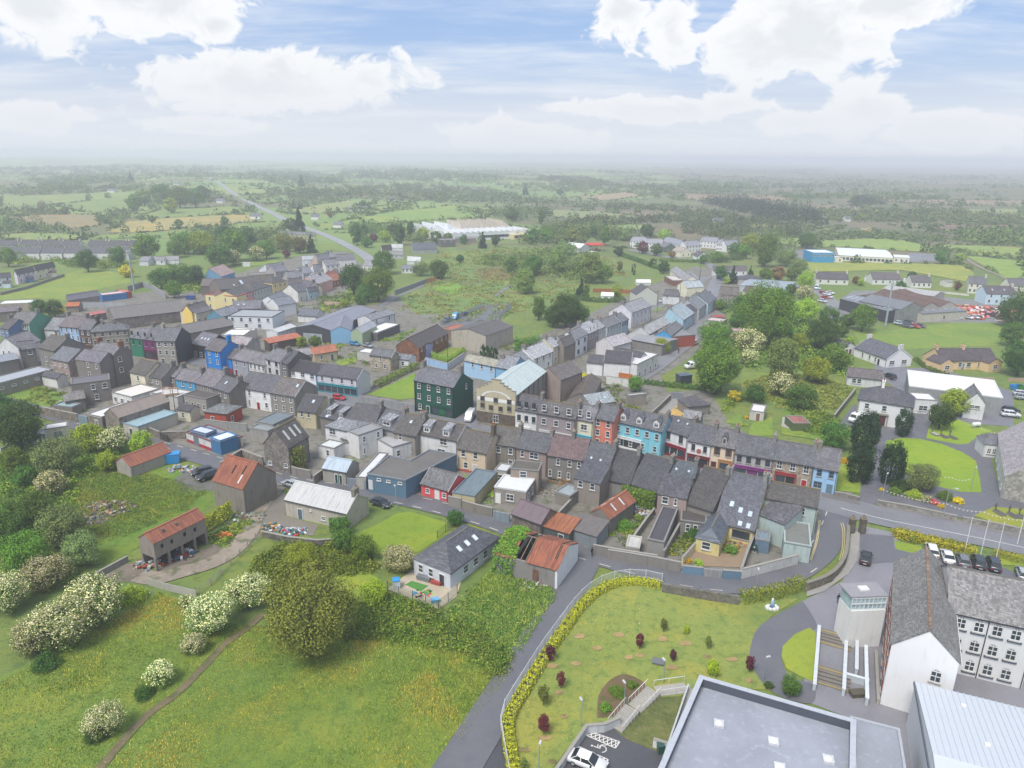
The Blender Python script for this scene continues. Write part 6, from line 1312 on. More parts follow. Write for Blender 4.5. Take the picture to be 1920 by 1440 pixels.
for lab,t,A,B,e,wc,rc in (('slate roofed house in front of stone warehouse',F2,(1490,560),(1600,540),5,'#d3d6d8','#8f9298'),('white house with grey roof right of half timbered gable',F2,(1745,470),(1900,455),4.6,'#ecebe8','#8d8c90'),('brown red tiled house beside three great trees',F2,(1825,610),(1925,590),4.4,'#a8705c','#9a5f4c'),('low white house before hipped white house',F3,(130,480),(330,470),3.4,'#e9e7e2','#a3a4a8'),('white gable cottage behind the great trees',F3,(720,470),(860,480),3,'#eeeae4','#96969a'),('red brick shed left of the great trees',F3,(385,640),(505,615),3.4,'#9a5c48','#a86a56'),('pink walled house return up north street',F3,(70,620),(160,650),5,'#f0bcae','#a5a2a6'),('dark slate house left of pink house',F3,(-20,700),(90,730),4.6,'#ddd8d0','#66656a'),('grey terrace row behind yellow hipped house',F2,(1180,540),(1320,520),5,'#b5b2ae','#83828a'),('stone store behind north road bend',F3,(340,380),(420,370),4,'#a39a90','#8a898e')):
    H('house',lab,t,A,B,e,d=8,k=.7,rc=rc,wc=wc,win='f0*3@w.9 f1*3@w.8' if e > 4.5 else 'f0*3@w.9',group=gn,ch='r',cat='house')
H('house','long grey stone walled yard building north of hotel',F2,(900,585),(1250,560),3.6,d=10,roof='flat',rm='concrete',rc='#8c857c',wc='#9d9384',wk='stone',cat='building')
for lab,A,B,e,Rg,wc,rc,hip in (
    ('white hipped house with grey roof by north road',(410,400),(640,385),5.0,(520,320),'#f0efec','#97969a','hip'),('red brown roofed cottage by the north road',(940,290),(1050,275),2.8,(900,222),'#e6d6bc','#6b5a5e','gable'),('grey bungalow by the north road',(1020,340),(1180,345),2.8,(1060,292),'#b9bcbc','#8f9194','gable'),
    ('long grey bungalow with solar panels',(1290,290),(1555,285),2.8,(1380,222),'#a9b3ae','#5f636a','gable'),('white roofed shed beside cottage',(1040,262),(1170,262),3.2,(1090,218),'#e4e6e6','#d6d9da','gable'),('white barn with pale curved roof',(1220,405),(1370,415),3.2,(1290,340),'#dadcdc','#dfe1e3','gable'),('slate blue low house near thicket',(1155,500),(1280,500),2.8,(1200,445),'#eceeee','#8d95a2','gable')):
    H('house',lab,F3,A,B,e,Rg=Rg,rc=rc,wc=wc,roof=hip,win='f0*3@w.9' if 'shed' not in lab and 'barn' not in lab else '',group='houses by the north road',cat='house')
H('school','cream school with long grey roof among northern trees',F2,(1230,105),(1620,130),4.5,Rg=(1300,70),rc='#8f9096',wc='#efe4b8',win='f0*6@w1.0',cat='school')
# factory with saw tooth roof, far behind the town
def factory():
    a,b = P(PX((828,440)),6),P(PX((1000,432)),6);u = b-a;u.z = 0;X = u.length;u.normalize();n = Vector((-u.y,u.x,0));root = empty('factory',(a.x,a.y,0),math.atan2(u.y,u.x));tag(root,'long white factory with saw tooth roof behind the town','factory')
    wm,rm_ = mat('render','#eef0f0',var=.1),mat('corr','#f2f4f4');Y = 75
    MB().box(0,X,0,Y,0,5.5).build('wall',wm,root);k = 16;w = X/k
    for i in range(k):
        x0,x1 = w*i,w*(i+1);q = MB();q.v = [(x0,0,5.5),(x1,0,5.5),(x1,0,6.2),(x0,0,7.8),(x0,26,5.5),(x1,26,5.5),(x1,26,6.2),(x0,26,7.8)];q.f = [(0,1,2,3),(7,6,5,4),(3,2,6,7),(0,3,7,4),(1,5,6,2)];q.build('roof_bay',rm_,root)
    for i in range(5):
        x0 = X*.42+w*1.9*i;q = MB();q.v = [(x0,40,5.5),(x0+w*1.8,40,5.5),(x0,40,11.5),(x0,70,5.5),(x0+w*1.8,70,5.5),(x0,70,11.5)];q.f = [(0,1,2),(5,4,3),(2,1,4,5),(0,2,5,3)];q.build('roof_bay',mat('corr','#d8cdbb'),root)
    for i in range(3):
        x0 = w*2.2*i;q = MB();q.v = [(x0,40,5.5),(x0+w*2,40,5.5),(x0,40,10.5),(x0,70,5.5),(x0+w*2,70,5.5),(x0,70,10.5)];q.f = [(0,1,2),(5,4,3),(2,1,4,5),(0,2,5,3)];q.build('roof_bay',rm_,root)
    for i in range(14):
        f = mesh('window',[(0,-.1,0),(3,-.1,0),(3,-.1,2),(0,-.1,2)],[(0,1,2,3)],GLASS()) if i == 0 else f
        add('window',f,root,loc=(X*.45+i*X*.037,0,2.0))
    MB().box(X*.72,X*.98,-8,-.01,0,4.2).build('entrance_block',mat('render','#e8d7a8',var=.1),root)
    for i in range(6): add('window',f,root,loc=(X*(.735+.04*i),-8,1.4))
factory()
H('house','dark grey modern house in front of factory',F3,(1600,185),(1760,180),5.0,d=10,roof='flat',rm='concrete',rc='#8d8a86',wc='#6f6c6c',win='f1*2@w1.6',cat='house')
H('shed','long grey stone walled shed in front of factory',F3,(1760,165),(2000,165),3.4,d=8,rise=1,rm='fibre',rc='#918b88',wc='#8d857e',cat='shed')
# filling station and estates to the north east
h = H('shop','filling station shop with white roof',F4,(410,270),(510,255),4.0,d=14,ridge='y',rise=2.4,rm='corr',rc='#f2f2f2',wc='#e6eaf0',cat='shop')
def canopy():
    a = P(F4((530,235)),5);b = P(F4((690,230)),5);u = b-a;u.z = 0;X = u.length;u.normalize();root = empty('station_canopy',(a.x,a.y,0),math.atan2(u.y,u.x));tag(root,'red filling station canopy on white posts','canopy')
    MB().box(0,X,0,12,4.3,5).build('canopy_roof',mat('plain','#e0453f'),root)
    for x in (.15,.85):
        for y in (2,10): MB().box(X*x-.2,X*x+.2,y-.2,y+.2,0,4.3).build('post',mat('plain','#eeeeee'),root)
    for x in (.3,.6): MB().box(X*x-.5,X*x+.5,5,6,0,1.9).build('fuel_pump',mat('plain','#d9322f'),root)
canopy()
for lab,t,A,B,Rg in (('white terrace with bay porches beyond purple tree',F4,(970,190),(1140,205),(1050,118)),('white terrace end beside bay porches',F4,(1140,215),(1330,225),(1230,165)),('white terrace on the estate rise',F5,(130,190),(330,240),(240,98)),('pinkish end of terrace on estate rise',F5,(400,250),(570,240),(470,150)),
                         ('white semi pair with grey roof on estate crest',F5,(560,190),(740,205),(640,115)),('white semi pair with porches on estate crest',F5,(740,225),(850,235),(800,145)),('white house end with grey roof above estate',F5,(850,240),(1000,235),(900,150))):
    H('terraced_house',lab,t,A,B,5.0,k=.75,rc='#9a9ba3',wc='#efefee',wv=.1,win='f1*5@w.8 f0*5@w.9',group='north east estate',d=8,ch='l r',pots=0)
for lab,A,B,Rg,wc,rc,ry in (('dark green gabled house by purple tree',(1360,265),(1490,262),None,'#5f6f66','#7d7b7c',1),('cream gabled bungalow with chimney',(1540,320),(1655,315),None,'#f2ead6','#b9aca0',1),('white gabled cottage by the hedge',(1730,370),(1850,370),None,'#e6eeee','#6a6064',1)):
    H('cottage',lab,F4,A,B,3.4,d=11,ridge='y',rise=2.8,rc=rc,wc=wc,wv=.1,win='f0*2@w.9',group='cottages below the estate',cat='cottage')
# east side
H('house','white bungalow with pale gable behind dark trees',F5,(700,520),(1085,520),3.2,Rg=(850,450),rc='#7d7476',wc='#e9ebe6',win='f0*5@w1.0',cat='bungalow')
H('store','long low pale grey roofed store',F5,(1000,690),(1520,740),3.2,d=(1660,660),rise=.6,ridge='x',rm='corr',rc='#a9b5bd',wc='#c3ccd0',cat='store',gut=False)
H('house','dark hipped roofed house behind long store',F5,(990,620),(1260,630),3.4,Rg=(1120,575),roof='hip',k=.4,rc='#5f5d62',wc='#b3b3b0',cat='house')
H('house','brown hipped cottage with white chimney',F5,(1040,745),(1300,770),3.0,Rg=(1150,665),roof='hip',k=.55,rc='#6c5a56',wc='#ded8c8',cat='cottage',ch='m',chc='#efe8da')
H('house','stone house with moss topped roof beside hipped cottage',F5,(780,775),(990,790),4.4,Rg=(880,665),rm='mossy',rc='#7d7670',wc='#8f8780',wk='stone',win='f0*4@w1.0',cat='house')
h = H('store','grey store with faded pink tin roof beside street',F5,(540,1170),(740,1205),3.4,d=(900,1150),roof='flat',rm='corr',rc='#e6b3a4',wc='#b3bac2',wk='corr',cat='store')
H('store','grey box store behind pink roofed store',F5,(620,1085),(800,1110),3.4,d=(860,1080),roof='flat',rm='corr',rc='#e9d3ce',wc='#a9adb2',cat='store')
H('shed','small pink tin roof shed in scrub',F5,(930,1215),(1080,1220),2.4,d=(1130,1185),roof='flat',rm='rust',rc='#d9b5a6',wc='#6f6a66',cat='shed')
H('shed','red roofed sheds behind pink stores',F5,(695,1050),(840,1055),3.0,d=4,roof='flat',rm='plain',rc='#c9464a',wc='#8d5a54',cat='shed')
def mart():
    t = F6
    H('mart_shed','dark sided mart shed with striped rooflights beside mast',t,(345,640),(760,750),5.0,k=.2,rm='fibre',rc='#8d8f96',wc='#4c4d53',wk='corr',cat='warehouse',gut=False,d=14,sk=[(.06+.098*i,.55,.9,4.5) for i in range(10)])
    H('mart_shed','grey gabled mart shed with white roof strips',t,(860,735),(1060,712),6.0,d=(700,640),ridge='y',rise=2.4,rm='fibre',rc='#85878d',wc='#9b9b9b',wk='corr',cat='warehouse',gut=False)
    H('mart_shed','rust brown ribbed mart shed with twin gables',t,(1050,715),(1200,712),5.4,d=(860,590),ridge='y',rise=2.0,rm='rust',rc='#7a6157',wc='#a9a49e',cat='warehouse',gut=False)
    H('mart_shed','rust brown ribbed mart shed nearest the tractors',t,(1200,710),(1350,705),5.2,d=(1010,590),ridge='y',rise=2.0,rm='rust',rc='#7d6459',wc='#b5b0aa',cat='warehouse',gut=False)
    H('mart_shed','low cream mart store with striped grey roof',t,(1050,770),(1430,745),3.8,Rg=(1010,720),roof='mono',k=.12,rm='fibre',rc='#8b8d92',wc='#cfc9bd',cat='warehouse',gut=False,sk=[(.1+.14*i,.5,.8,2.5) for i in range(7)],win='f0*.5@w1.4')
    H('mart_shed','faded brown mart shed roof at the back',t,(470,620),(640,650),4.8,d=(780,560),rise=1.2,ridge='y',rm='rust',rc='#7f6c62',wc='#8a8078',cat='warehouse',gut=False)
    H('mart_shed','pale grey far mart shed roof',t,(700,560),(1150,620),4.6,d=14,rise=1.2,rm='fibre',rc='#c3c2be',wc='#b5b0aa',cat='warehouse',gut=False)
mart()
gb = 'bungalows on the east road'
for lab,A,B,Rg,wc,rc in (('dormer bungalow with twin gabled porches',(142,470),(418,480),(220,395),'#e6e6dc','#5c585c'),('long white bungalow with brown roof and cars',(625,475),(865,480),(680,428),'#efefec','#6a6262'),('white hipped bungalow with yellow bush',(960,500),(1130,505),(1030,455),'#f2f0ea','#6a6666'),('cream two storey house with arched porch',(1450,510),(1600,520),(1500,452),'#e9e6d2','#6f6e72'),
                              ('pale blue rendered house with two rooflights',(1600,600),(1860,605),(1640,524),'#d2e8f2','#655f62'),('cream house at the east edge with grey roof',(1800,530),(1960,535),(1830,480),'#efeadb','#6d6b70')):
    two = 'two storey' in lab or 'rendered' in lab or 'edge' in lab
    H('bungalow' if not two else 'house',lab,F6,A,B,5.0 if two else 2.8,d=9,k=.7,rc=rc,wc=wc,wv=.1,win='f0*4@w1.1' + (' f1*3@w1.0' if two else ''),group=gb,ch='l r' if 'gabled' in lab else 'r',chc='#e6e0d0',pots=0,sk=((.25,.5),(.65,.5)) if 'rooflights' in lab else (),dm=() ,cat='bungalow' if not two else 'house')
H('garage','white garage with dark red doors on east road',F6,(555,450),(612,455),2.6,d=6,roof='flat',rm='plain',rc='#ecebe8',wc='#efeeea',door='f.5#6a2f34',cat='garage')
H('garage','white garage beside hipped bungalow',F6,(885,480),(955,485),2.6,d=6,roof='flat',rm='plain',rc='#f2f2f0',wc='#efeeea',cat='garage')
H('shed','small cream shed beside red leaved bush',F6,(1262,500),(1312,500),2.6,d=6,rise=.8,rc='#a8a4a0',wc='#ece8dc',cat='shed')
# far school in blue and white
h = H('school','bright blue two storey school block',F6,(112,248),(300,250),6.4,d=16,roof='flat',rm='plain',rc='#eef2f4',wc='#3aa0d6',wv=.1,win='f1*6@w1.6,h1.4',cat='school',flat_edge='#3aa0d6')
H('school','long low school wing with white roof and blue windows',F6,(330,268),(800,292),3.6,d=(770,225),rise=.8,ridge='x',rm='plain',rc='#f2f4f4',wc='#efe6cc',wv=.1,win='f0*14@w1.7,h1.6,k#3a86b8',cat='school',gut=False)
H('school','small end wing of low school with white roof',F6,(806,285),(940,292),3.4,d=14,rise=.8,rm='plain',rc='#eef0f0',wc='#efeadc',wv=.1,win='f0*3@w1.2',cat='school',gut=False)
H('prefab','cream prefab classroom in front of blue school',F6,(212,290),(370,292),3.0,d=8,roof='flat',rm='plain',rc='#f0efea',wc='#efe8d4',wv=.1,win='f0*3@w1.2',cat='classroom')
# parish buildings, church
h = H('bungalow','long white bungalow with grey roof and wide gable windows',F6,(470,1060),(745,1158),3.0,Rg=(590,975),rc='#6e6e76',wc='#f0f0ef',wv=.1,win='f0*.28/.5/.68@w.9 r0*.22/.7@w2.0',door='f.78#3a3c40',cat='bungalow',ch='l r',chc='#f0f0ee',trim='#eeeeee')
H('garage','small garage with dark red door beside white bungalow',F6,(372,1062),(485,1050),2.8,d=8,ridge='y',rise=1.6,rc='#615c60',wc='#dfe1e0',door='f.3#7a2228 f.55#7a2228',cat='garage')
H('bungalow','peach bungalow with brown roof and projecting gables',F6,(1215,1172),(1690,1170),3.0,Rg=(1180,1068),rc='#5f5557',wc='#f0cf9f',wv=.15,win='f0*.35/.5/.7@w1.5',door='f.4#8a9299',cat='bungalow',ch='l m',chc='#e8c79c',d=10)
H('extension','peach front gable on brown roofed bungalow near wall',F6,(1208,1200),(1325,1192),3.0,d=6,ridge='y',rise=1.4,rc='#5f5557',wc='#f0cf9f',wv=.15,win='f0*.5@w1.8',cat='extension')
H('extension','peach front gable on brown roofed bungalow under trees',F6,(1625,1195),(1735,1185),3.0,d=6,ridge='y',rise=1.4,rc='#5f5557',wc='#f0cf9f',wv=.15,win='f0*.5@w1.8',cat='extension')
H('outbuilding','low white outbuilding with long brown roof behind villa',T8,(598,822),(860,850),2.8,Rg=(622,758),rc='#6a6363',wc='#d9dadb',win='f0*.2/.35@w1.2',cat='outbuilding')
h = H('villa','white villa with hipped slate roof and stone doorcase',T8,(676,992),(1090,1055),6.2,Rg=(785,885),roof='hip',k=.62,rc='#5c5b60',wc='#f0f1f1',wv=.12,win='f1*.18/.5/.82@w1.1 f0*.17/.83@w1.1',quoin='#9a958c',ch='.4:1.6',chc='#f0f0ee',cat='villa')
X = h['dims'][0];MB().box(X*.4,X*.6,-.5,0,3.0,3.4).box(X*.4,X*.4+.35,-.3,0,0,3.0).box(X*.6-.35,X*.6,-.3,0,0,3.0).build('doorcase',mat('render','#a8a398'),h);MB().box(X*.5-.7,X*.5+.7,-.1,0,0,2.7).build('door',mat('plain','#5a2224'),h)
h = H('parish_centre','modern parish centre with broad flat white roof',T8,(1058,900),(1760,990),4.6,d=(1160,795),roof='flat',rm='plain',rc='#fbfbfb',wc='#9d9f9f',cat='hall',flat_edge='#e9e9e9')
ext(h,T8,(1480,1010),(1632,1030),4.6,d=9,ridge='y',rise=2.6,rc='#7b7b7c',wc='#f0f0ef',win='f1*.5@w2.6,h.9')
ext(h,T8,(1110,1000),(1270,1010),3.8,d=6,roof='flat',rm='plain',rc='#e9eaea',wc='#efefee',win='f0*.4@w2.2')
h = H('church','church with stone front, white side walls and pale roof',B5,(1782,533),(2340,638),4.8,d=(1722,208),ridge='y',rise=5.2,rc='#b3aaac',wc='#ebeae6',cat='church',win='l0*5@w1.0,h2.4,ta',door='')
X,Y,e,rs,dr = h['dims'];MB().slab([(-.12,0,0),(-.12,0,e),(-.12,dr,e+rs),(-.12,Y,e),(-.12,Y,0)],.1).build('stone_front',mat('stone','#a8a49b'),h);MB().box(-.22,-.1,Y*.5-1.1,Y*.5+1.1,0,3).build('door',mat('plain','#5a2025'),h)
ext(h,B5,(1628,290),(1742,300),3.2,d=5,rise=1.6,roof='hipl',rc='#77757c',wc='#efefee',win='f0*.35/.7@w.8,h1.5,ta')

# ------------------------------------------------------------------ school complex in the near right corner
h = H('school_house','white three storey school gable with arched windows',B6,(930,510),(1436,652),9.0,d=(887,-125),ridge='y',rise=3.2,rc='#85837f',wc='#f1f1f1',wv=.18,cat='school',jig=False,fas='#e8e8e8')
X,Y,e,rs,dr = h['dims']
for s,z in ((.72,6.4),(.70,3.4)): put_window(h,(-.0,Y*(1-s),z),-math.pi/2,1.15,1.8,'arch','#f4f4f4')
for i in range(7):
    for z in (2.0,5.0,7.6): put_window(h,(X*(.07+.135*i),Y,z),math.pi,1.1,1.7,'plain','#a5604c','#b07a5c')
MB().box(-.1,X+.1,dr-.16,dr+.16,e+rs+.1,e+rs+.24).build('ridge_capping',mat('mossy','#93765f'),h)
h2 = H('school_wing','white school wing with rows of arched windows',B6,(1360,266),(2020,408),9.0,Rg=(1420,-60),k=.55,rc='#8b8886',wc='#f1f1f1',wv=.18,cat='school',win='f012*.16/.37/.58/.79@w1.15,ta',wh=1.75,fas='#3a3a40')
X2 = h2['dims'][0]
for f in (.47,): MB().box(X2*f-.05,X2*f+.05,-.12,0,0,8.8).build('drainpipe',mat('plain','#3a3c44'),h2)
for f in (.16,.37,.58,.79):
    for s in range(3): MB().box(X2*f-.8,X2*f+.8,-.22,-.01,3*s+.62,3*s+.78).build('dark_sill',mat('plain','#4b5262'),h2)
# glazed stair tower
def stair_tower():
    a,b = P(B6((625,265)),6.0),P(B6((885,255)),6.0);u = b-a;u.z = 0;X = u.length;u.normalize();root = empty('stair_tower',(a.x,a.y,0),math.atan2(u.y,u.x));tag(root,'white stair tower with sloping glazed top','stair tower')
    MB().box(0,X,0,3.2,0,6.0).build('wall',mat('render','#efeeea',var=.3),root);MB().box(-.2,X+.2,.2,3.5,7.9,8.15).build('roof',mat('plain','#9b9a9e'),root)
    MB().box(.05,X-.05,.3,3.1,6.0,7.9).build('glazing',mat('glass','#9fb4b8'),root);fm = mat('plain','#dfe6e6')
    for i in range(9): x = .05+(X-.1)*i/8;MB().box(x-.06,x+.06,.18,.3,6.0,7.9).build('mullion',fm,root)
    for z in (6.0,6.9,7.8): MB().box(0,X,.17,.29,z,z+.12).build('transom',fm,root)
    MB().box(X*.36,X*.62,1.4,2.4,8.15,8.4).build('roof_light',mat('plain','#e6e6e4'),root)
stair_tower()
# big flat roofed block at the bottom edge
def flat_block():
    e = 5.0;c = [P(PX(p),e) for p in ((1315,1270),(1600,1352),(1596,1600),(1170,1600))]
    o = Vector((c[0].x,c[0].y,0));root = empty('school_block',o);tag(root,'large flat grey roofed school block with dark parapet','building');q = [Vector((p.x-o.x,p.y-o.y)) for p in c]
    MB().prism([q[3],q[2],q[1],q[0]],0,e-1.3).build('wall',mat('render','#d9dada',var=.2),root)
    MB().prism([q[3],q[2],q[1],q[0]],e-1.3,e-1.15).build('roof',mat('concrete','#a9adb8'),root)
    edge = [q[3],q[0],q[1],q[2]]
    strip_solid(edge,.45,0,e).build('parapet',mat('plain','#575c66',.5),root);strip_solid(edge,.6,e,e+.08).build('parapet_cap',mat('plain','#c3c8d0',.5),root)
    for p in ((1348,1358),(1450,1391),(1553,1425),(1462,1440)):
        w = P(PX(p),e-1.1);s = MB().box(-.55,.55,-.55,.55,0,.3).build('roof_light',mat('plain','#d9dadc'),root,loc=(w.x-o.x,w.y-o.y,e-1.16),rot=(0,0,-.25));MB().ball((0,0,.28),.5,.5,.22).build('dome',mat('plain','#f4f4f4',.3),s,smooth=True)
    # raised walkway along the block's side
    s = [P(PX(p),1.6) for p in ((1290,1292),(1312,1290),(1262,1445),(1240,1440))]
    b2 = MB();b2.prism([(p.x-o.x,p.y-o.y) for p in (s[3],s[2],s[1],s[0])],0,1.6);b2.build('walkway',mat('concrete','#a8a49b'),root)
    strip_solid([Vector((s[0].x-o.x,s[0].y-o.y)),Vector((s[3].x-o.x,s[3].y-o.y))],.2,1.6,2.4).build('walkway_parapet',mat('plain','#d3d6d9'),root)
flat_block()
H('link_block','lower plain grey flat roof between school block and white shed',PX,(1612,1566),(1722,1600),4.2,d=(1616,1353),roof='flat',rm='concrete',rc='#a3a7b0',wc='#c3c6ca',cat='building',flat_edge='#b9bdc4')
def white_shed():
    e = 6.2;a,d_,r_ = P(PX((1712,1520)),e),P(PX((1716,1282)),e),P(PX((2000,1352)),e);o = Vector((d_.x,d_.y,0));u = r_-d_;u.z = 0;L = u.length+14;u.normalize();n = Vector((u.y,-u.x,0));D = 26.0
    root = empty('sports_hall',o,math.atan2(u.y,u.x));tag(root,'white ribbed metal roof of sports hall in near corner','hall')
    MB().box(0,L,-D,0,0,e).build('wall',mat('render','#e6e8ea',var=.2),root)
    m = mat('paint','#d6dce3',.5);k = int(L/.62);w = L/k;dr = D/2;rs = 1.6;base = None
    for i in range(k):
        x0 = w*i
        if base is None:
            q = MB();q.slab([(.0,-dr,e+rs+.1),(w,-dr,e+rs+.1),(w,.25,e+.08),(0,.25,e+.08)],.08);q.slab([(w-.09,-dr,e+rs+.2),(w+.02,-dr,e+rs+.2),(w+.02,.25,e+.18),(w-.09,.25,e+.18)],.11)
            q.slab([(w,-dr,e+rs+.1),(.0,-dr,e+rs+.1),(0,-D-.25,e+.08),(w,-D-.25,e+.08)],.08);base = q.me('roof_sheet',m)
        add('roof_sheet',base,root,loc=(x0,0,0))
    MB().poly([(-.01,0,e),(-.01,-D,e),(-.01,-dr,e+rs)]).build('gable',mat('render','#e6e8ea',var=.2),root)
    MB().box(-.15,0,-D,.3,e-.25,e+.1).build('fascia',mat('plain','#6d737c'),root)
    for x,y in ((4.5,-2.5),(5.5,-9)): MB().box(-.25,.25,-.25,.25,0,.16).build('roof_vent',mat('plain','#f4f4f4'),root,loc=(x,y,e+rs*(-y/dr)+.12))
white_shed()

# ------------------------------------------------------------------ haze over the open country
hz = MB().box(-11800,11800,-400,11800,-1.5,82).build('haze',None);hz.data.materials.clear()
_m = bpy.data.materials.new('haze');_m.use_nodes = True;_m.node_tree.nodes.clear();_g = N(_m.node_tree);_o = _g.new('ShaderNodeOutputMaterial');_v = _g.new('ShaderNodeVolumePrincipled')
_v.inputs['Color'].default_value = (.9,.92,1,1);_v.inputs['Density'].default_value = 3.7e-4;_v.inputs['Anisotropy'].default_value = .1;_g.l.new(_v.outputs[0],_o.inputs['Volume'])
hz.data.materials.append(_m);tag(hz,'pale haze thickening towards the horizon','haze',kind='stuff');hz.display_type = 'WIRE'
# ------------------------------------------------------------------ trees one can point to
T = tree
for c,r,k,lab in [
    ((578,1140),88,'olive','largest olive brown tree in the front meadow'),((566,1046),33,'lime','round bright green tree behind the large olive tree'),((648,1012),24,'mid','dark bush like tree below the pale hall'),((682,1024),24,'green','small tree between pale hall and lawn'),((640,985),17,'mid','slim small tree at the pale hall corner'),
    ((748,1046),31,'haw2','white blossomed hawthorn beside the play yard bungalow'),((853,970),15,'dark','small dark tree by the lane above the bungalow'),
    ((178,1122),52,'haw','broad white hawthorn nearest the barn fence'),((112,1168),52,'haw','white hawthorn in the middle of the flowering clump'),((62,1192),38,'haw','white hawthorn at the end of the flowering clump'),((84,1074),40,'haw2','tall pale hawthorn behind the flowering clump'),((8,1110),40,'haw','white hawthorn cut by the picture edge'),
    ((463,1108),38,'haw','hawthorn with white flowers left of the olive tree'),((392,1148),44,'haw','widest white hawthorn by the dirt path'),((362,1206),22,'haw','low white hawthorn sprawling by the dirt path'),((298,1262),26,'haw','lone hawthorn halfway along the dirt path'),((194,1348),34,'haw','sparse white hawthorn at the lower dirt path'),((349,1127),14,'haw','smallest white hawthorn by the wire fence'),
    ((107,855),42,'grey','grey green willow by the old stone shed'),((212,822),28,'haw','cream flowered tree behind the lane wall'),((165,820),28,'lime','yellow green tree beside cream flowered tree'),((265,828),22,'lime','round light tree near the long red roofed shed'),((200,862),20,'lime','low lime bush tree left of the red roofed shed'),((94,905),28,'haw2','pale flowering bush in the overgrown plot'),((60,960),42,'mid','large green thicket tree at the plot edge'),
    ((115,985),44,'grey','grey green willow clump left of the open barn'),((45,1035),42,'green','green tree above the pale hawthorn'),((150,1030),36,'grey','grey willow nearest the open barn'),((10,985),40,'mid','dark green tree at the picture edge'),((30,792),46,'dark','huge dark conifer at the west lane'),((-8,770),36,'dark','dark conifer cut by west edge'),((45,890),22,'mid','mid green bush tree in the rough grass'),((25,860),24,'green','leafy tree by the yellow field strip'),
    ((700,1110),26,'lime','bright lime shrub beside the play yard'),((1615,868),27,'yew','dark yew beside the pale blue end house'),((1674,868),28,'yew','dark yew on the near edge of the church lawn'),((1622,812),27,'yew','dark yew in front of the white villa drive'),((1696,793),18,'yew','slender dark yew at the villa door'),((1635,795),16,'yew','dark yew peeping behind the drive yew'),
    ((1730,893),30,'grey','feathery grey green shrub on the church lawn'),((1766,777),25,'dark','round dark bush tree beside the villa'),((1792,752),26,'lime','open yellow green tree before the parish centre'),((1566,814),28,'mid','flowering shrub tree behind the pale blue end house'),
    ((1345,686),47,'green','great round beech beside the camper van'),((1340,630),30,'green','green tree behind the great round beech'),((1408,638),28,'haw2','pale hawthorn right of the great beech'),((1405,668),18,'haw2','low pale hawthorn touching the great beech'),((1468,672),38,'willow','wide grey green willow in the rough paddock'),((1542,626),30,'dark','dark thorn tree above the garage'),((1438,584),56,'green','huge spreading tree north of the scrub'),((1511,582),24,'lime','round lime tree beside the huge spreading tree'),
    ((1398,572),26,'mid','tree left of the huge spreading tree'),((1532,690),26,'lime','lime green bush tree in the paddock'),((1466,720),25,'haw','white flowering hawthorn in the paddock'),((1503,742),26,'mid','dark green bush tree by the back gardens'),((1418,736),18,'dark','clipped dark evergreen in back garden'),((1378,742),12,'yellow','clipped golden hedge block in back garden'),((1556,592),19,'mid','small tree beside the mart road'),((1568,665),26,'green','green tree by the long outbuilding'),((1620,594),24,'green','bright tree in front of the mast'),((1590,600),14,'mid','small tree left of the mast'),
    ((1484,1284),20,'mid','young tree beside the school steps'),((1240,648),15,'lime','small lime tree by hill street hall'),((1192,718),15,'green','young tree by the narrow hedge'),((523,842),13,'lcol','clipped bright conifer beside the ivy warehouse'),((662,876),11,'lcol','clipped round conifer beside the blue roofed shed'),((1902,582),27,'dark','dark tree at the east field corner'),((1915,668),32,'dark','dark tree at the east edge by the peach bungalow'),((1900,625),22,'mid','tree between the two dark east trees'),((645,568),8,'lime','clipped light bush beside orange tin roof'),((590,640),12,'green','round clipped bush near tin shed'),((565,640),10,'lime','second round clipped bush near tin shed'),
    ((905,662),6,'column','first of four dark columnar cypresses by blue house'),((1010,575),15,'tall','tall thin tree in the common hedge'),((1062,580),30,'dark','large dark tree behind the back street'),((1085,590),22,'mid','tree on the right of the large dark tree'),((1038,590),20,'dark','tree on the left of the large dark tree'),((1158,545),11,'lime','round pale tree between polytunnels'),((1090,538),11,'conifer','dark ragged conifer above allotments'),((1100,545),9,'tall','thin tree beside ragged conifer'),((1206,463),11,'copper','purple leaved tree by white terrace'),((1232,466),12,'mid','green tree beside purple leaved tree'),((1260,476),7,'brown','orange tinted shrub tree below estate'),
    ((662,522),27,'dark','leftmost of the three great trees above the workshop'),((708,528),31,'green','tallest of the three great trees above the workshop'),((690,545),20,'mid','front of the three great trees above the workshop'),((720,490),22,'mid','round tree north of the three great trees'),((822,503),18,'mid','round tree at the corner of the common'),((788,502),16,'grey','grey tree next to the common corner tree'),((674,560),11,'mid','small tree behind the workshop roof'),((862,484),8,'dark','lone dark tree on the common'),
    ((1162,498),7,'sapling','thin roadside tree above allotments'),((1188,505),4,'column','slim column tree above allotments'),((1282,460),0.1,'mid',None)]:
    if lab: T(PX,c,r,k,lab)
for i,(c,lab) in enumerate([((913,664),'second of four dark columnar cypresses by blue house'),((921,666),'third of four dark columnar cypresses by blue house'),((928,668),'last of four dark columnar cypresses by blue house')]): T(PX,c,6,'column',lab)
gt = 'trees between the town and the fields';CNT = {}
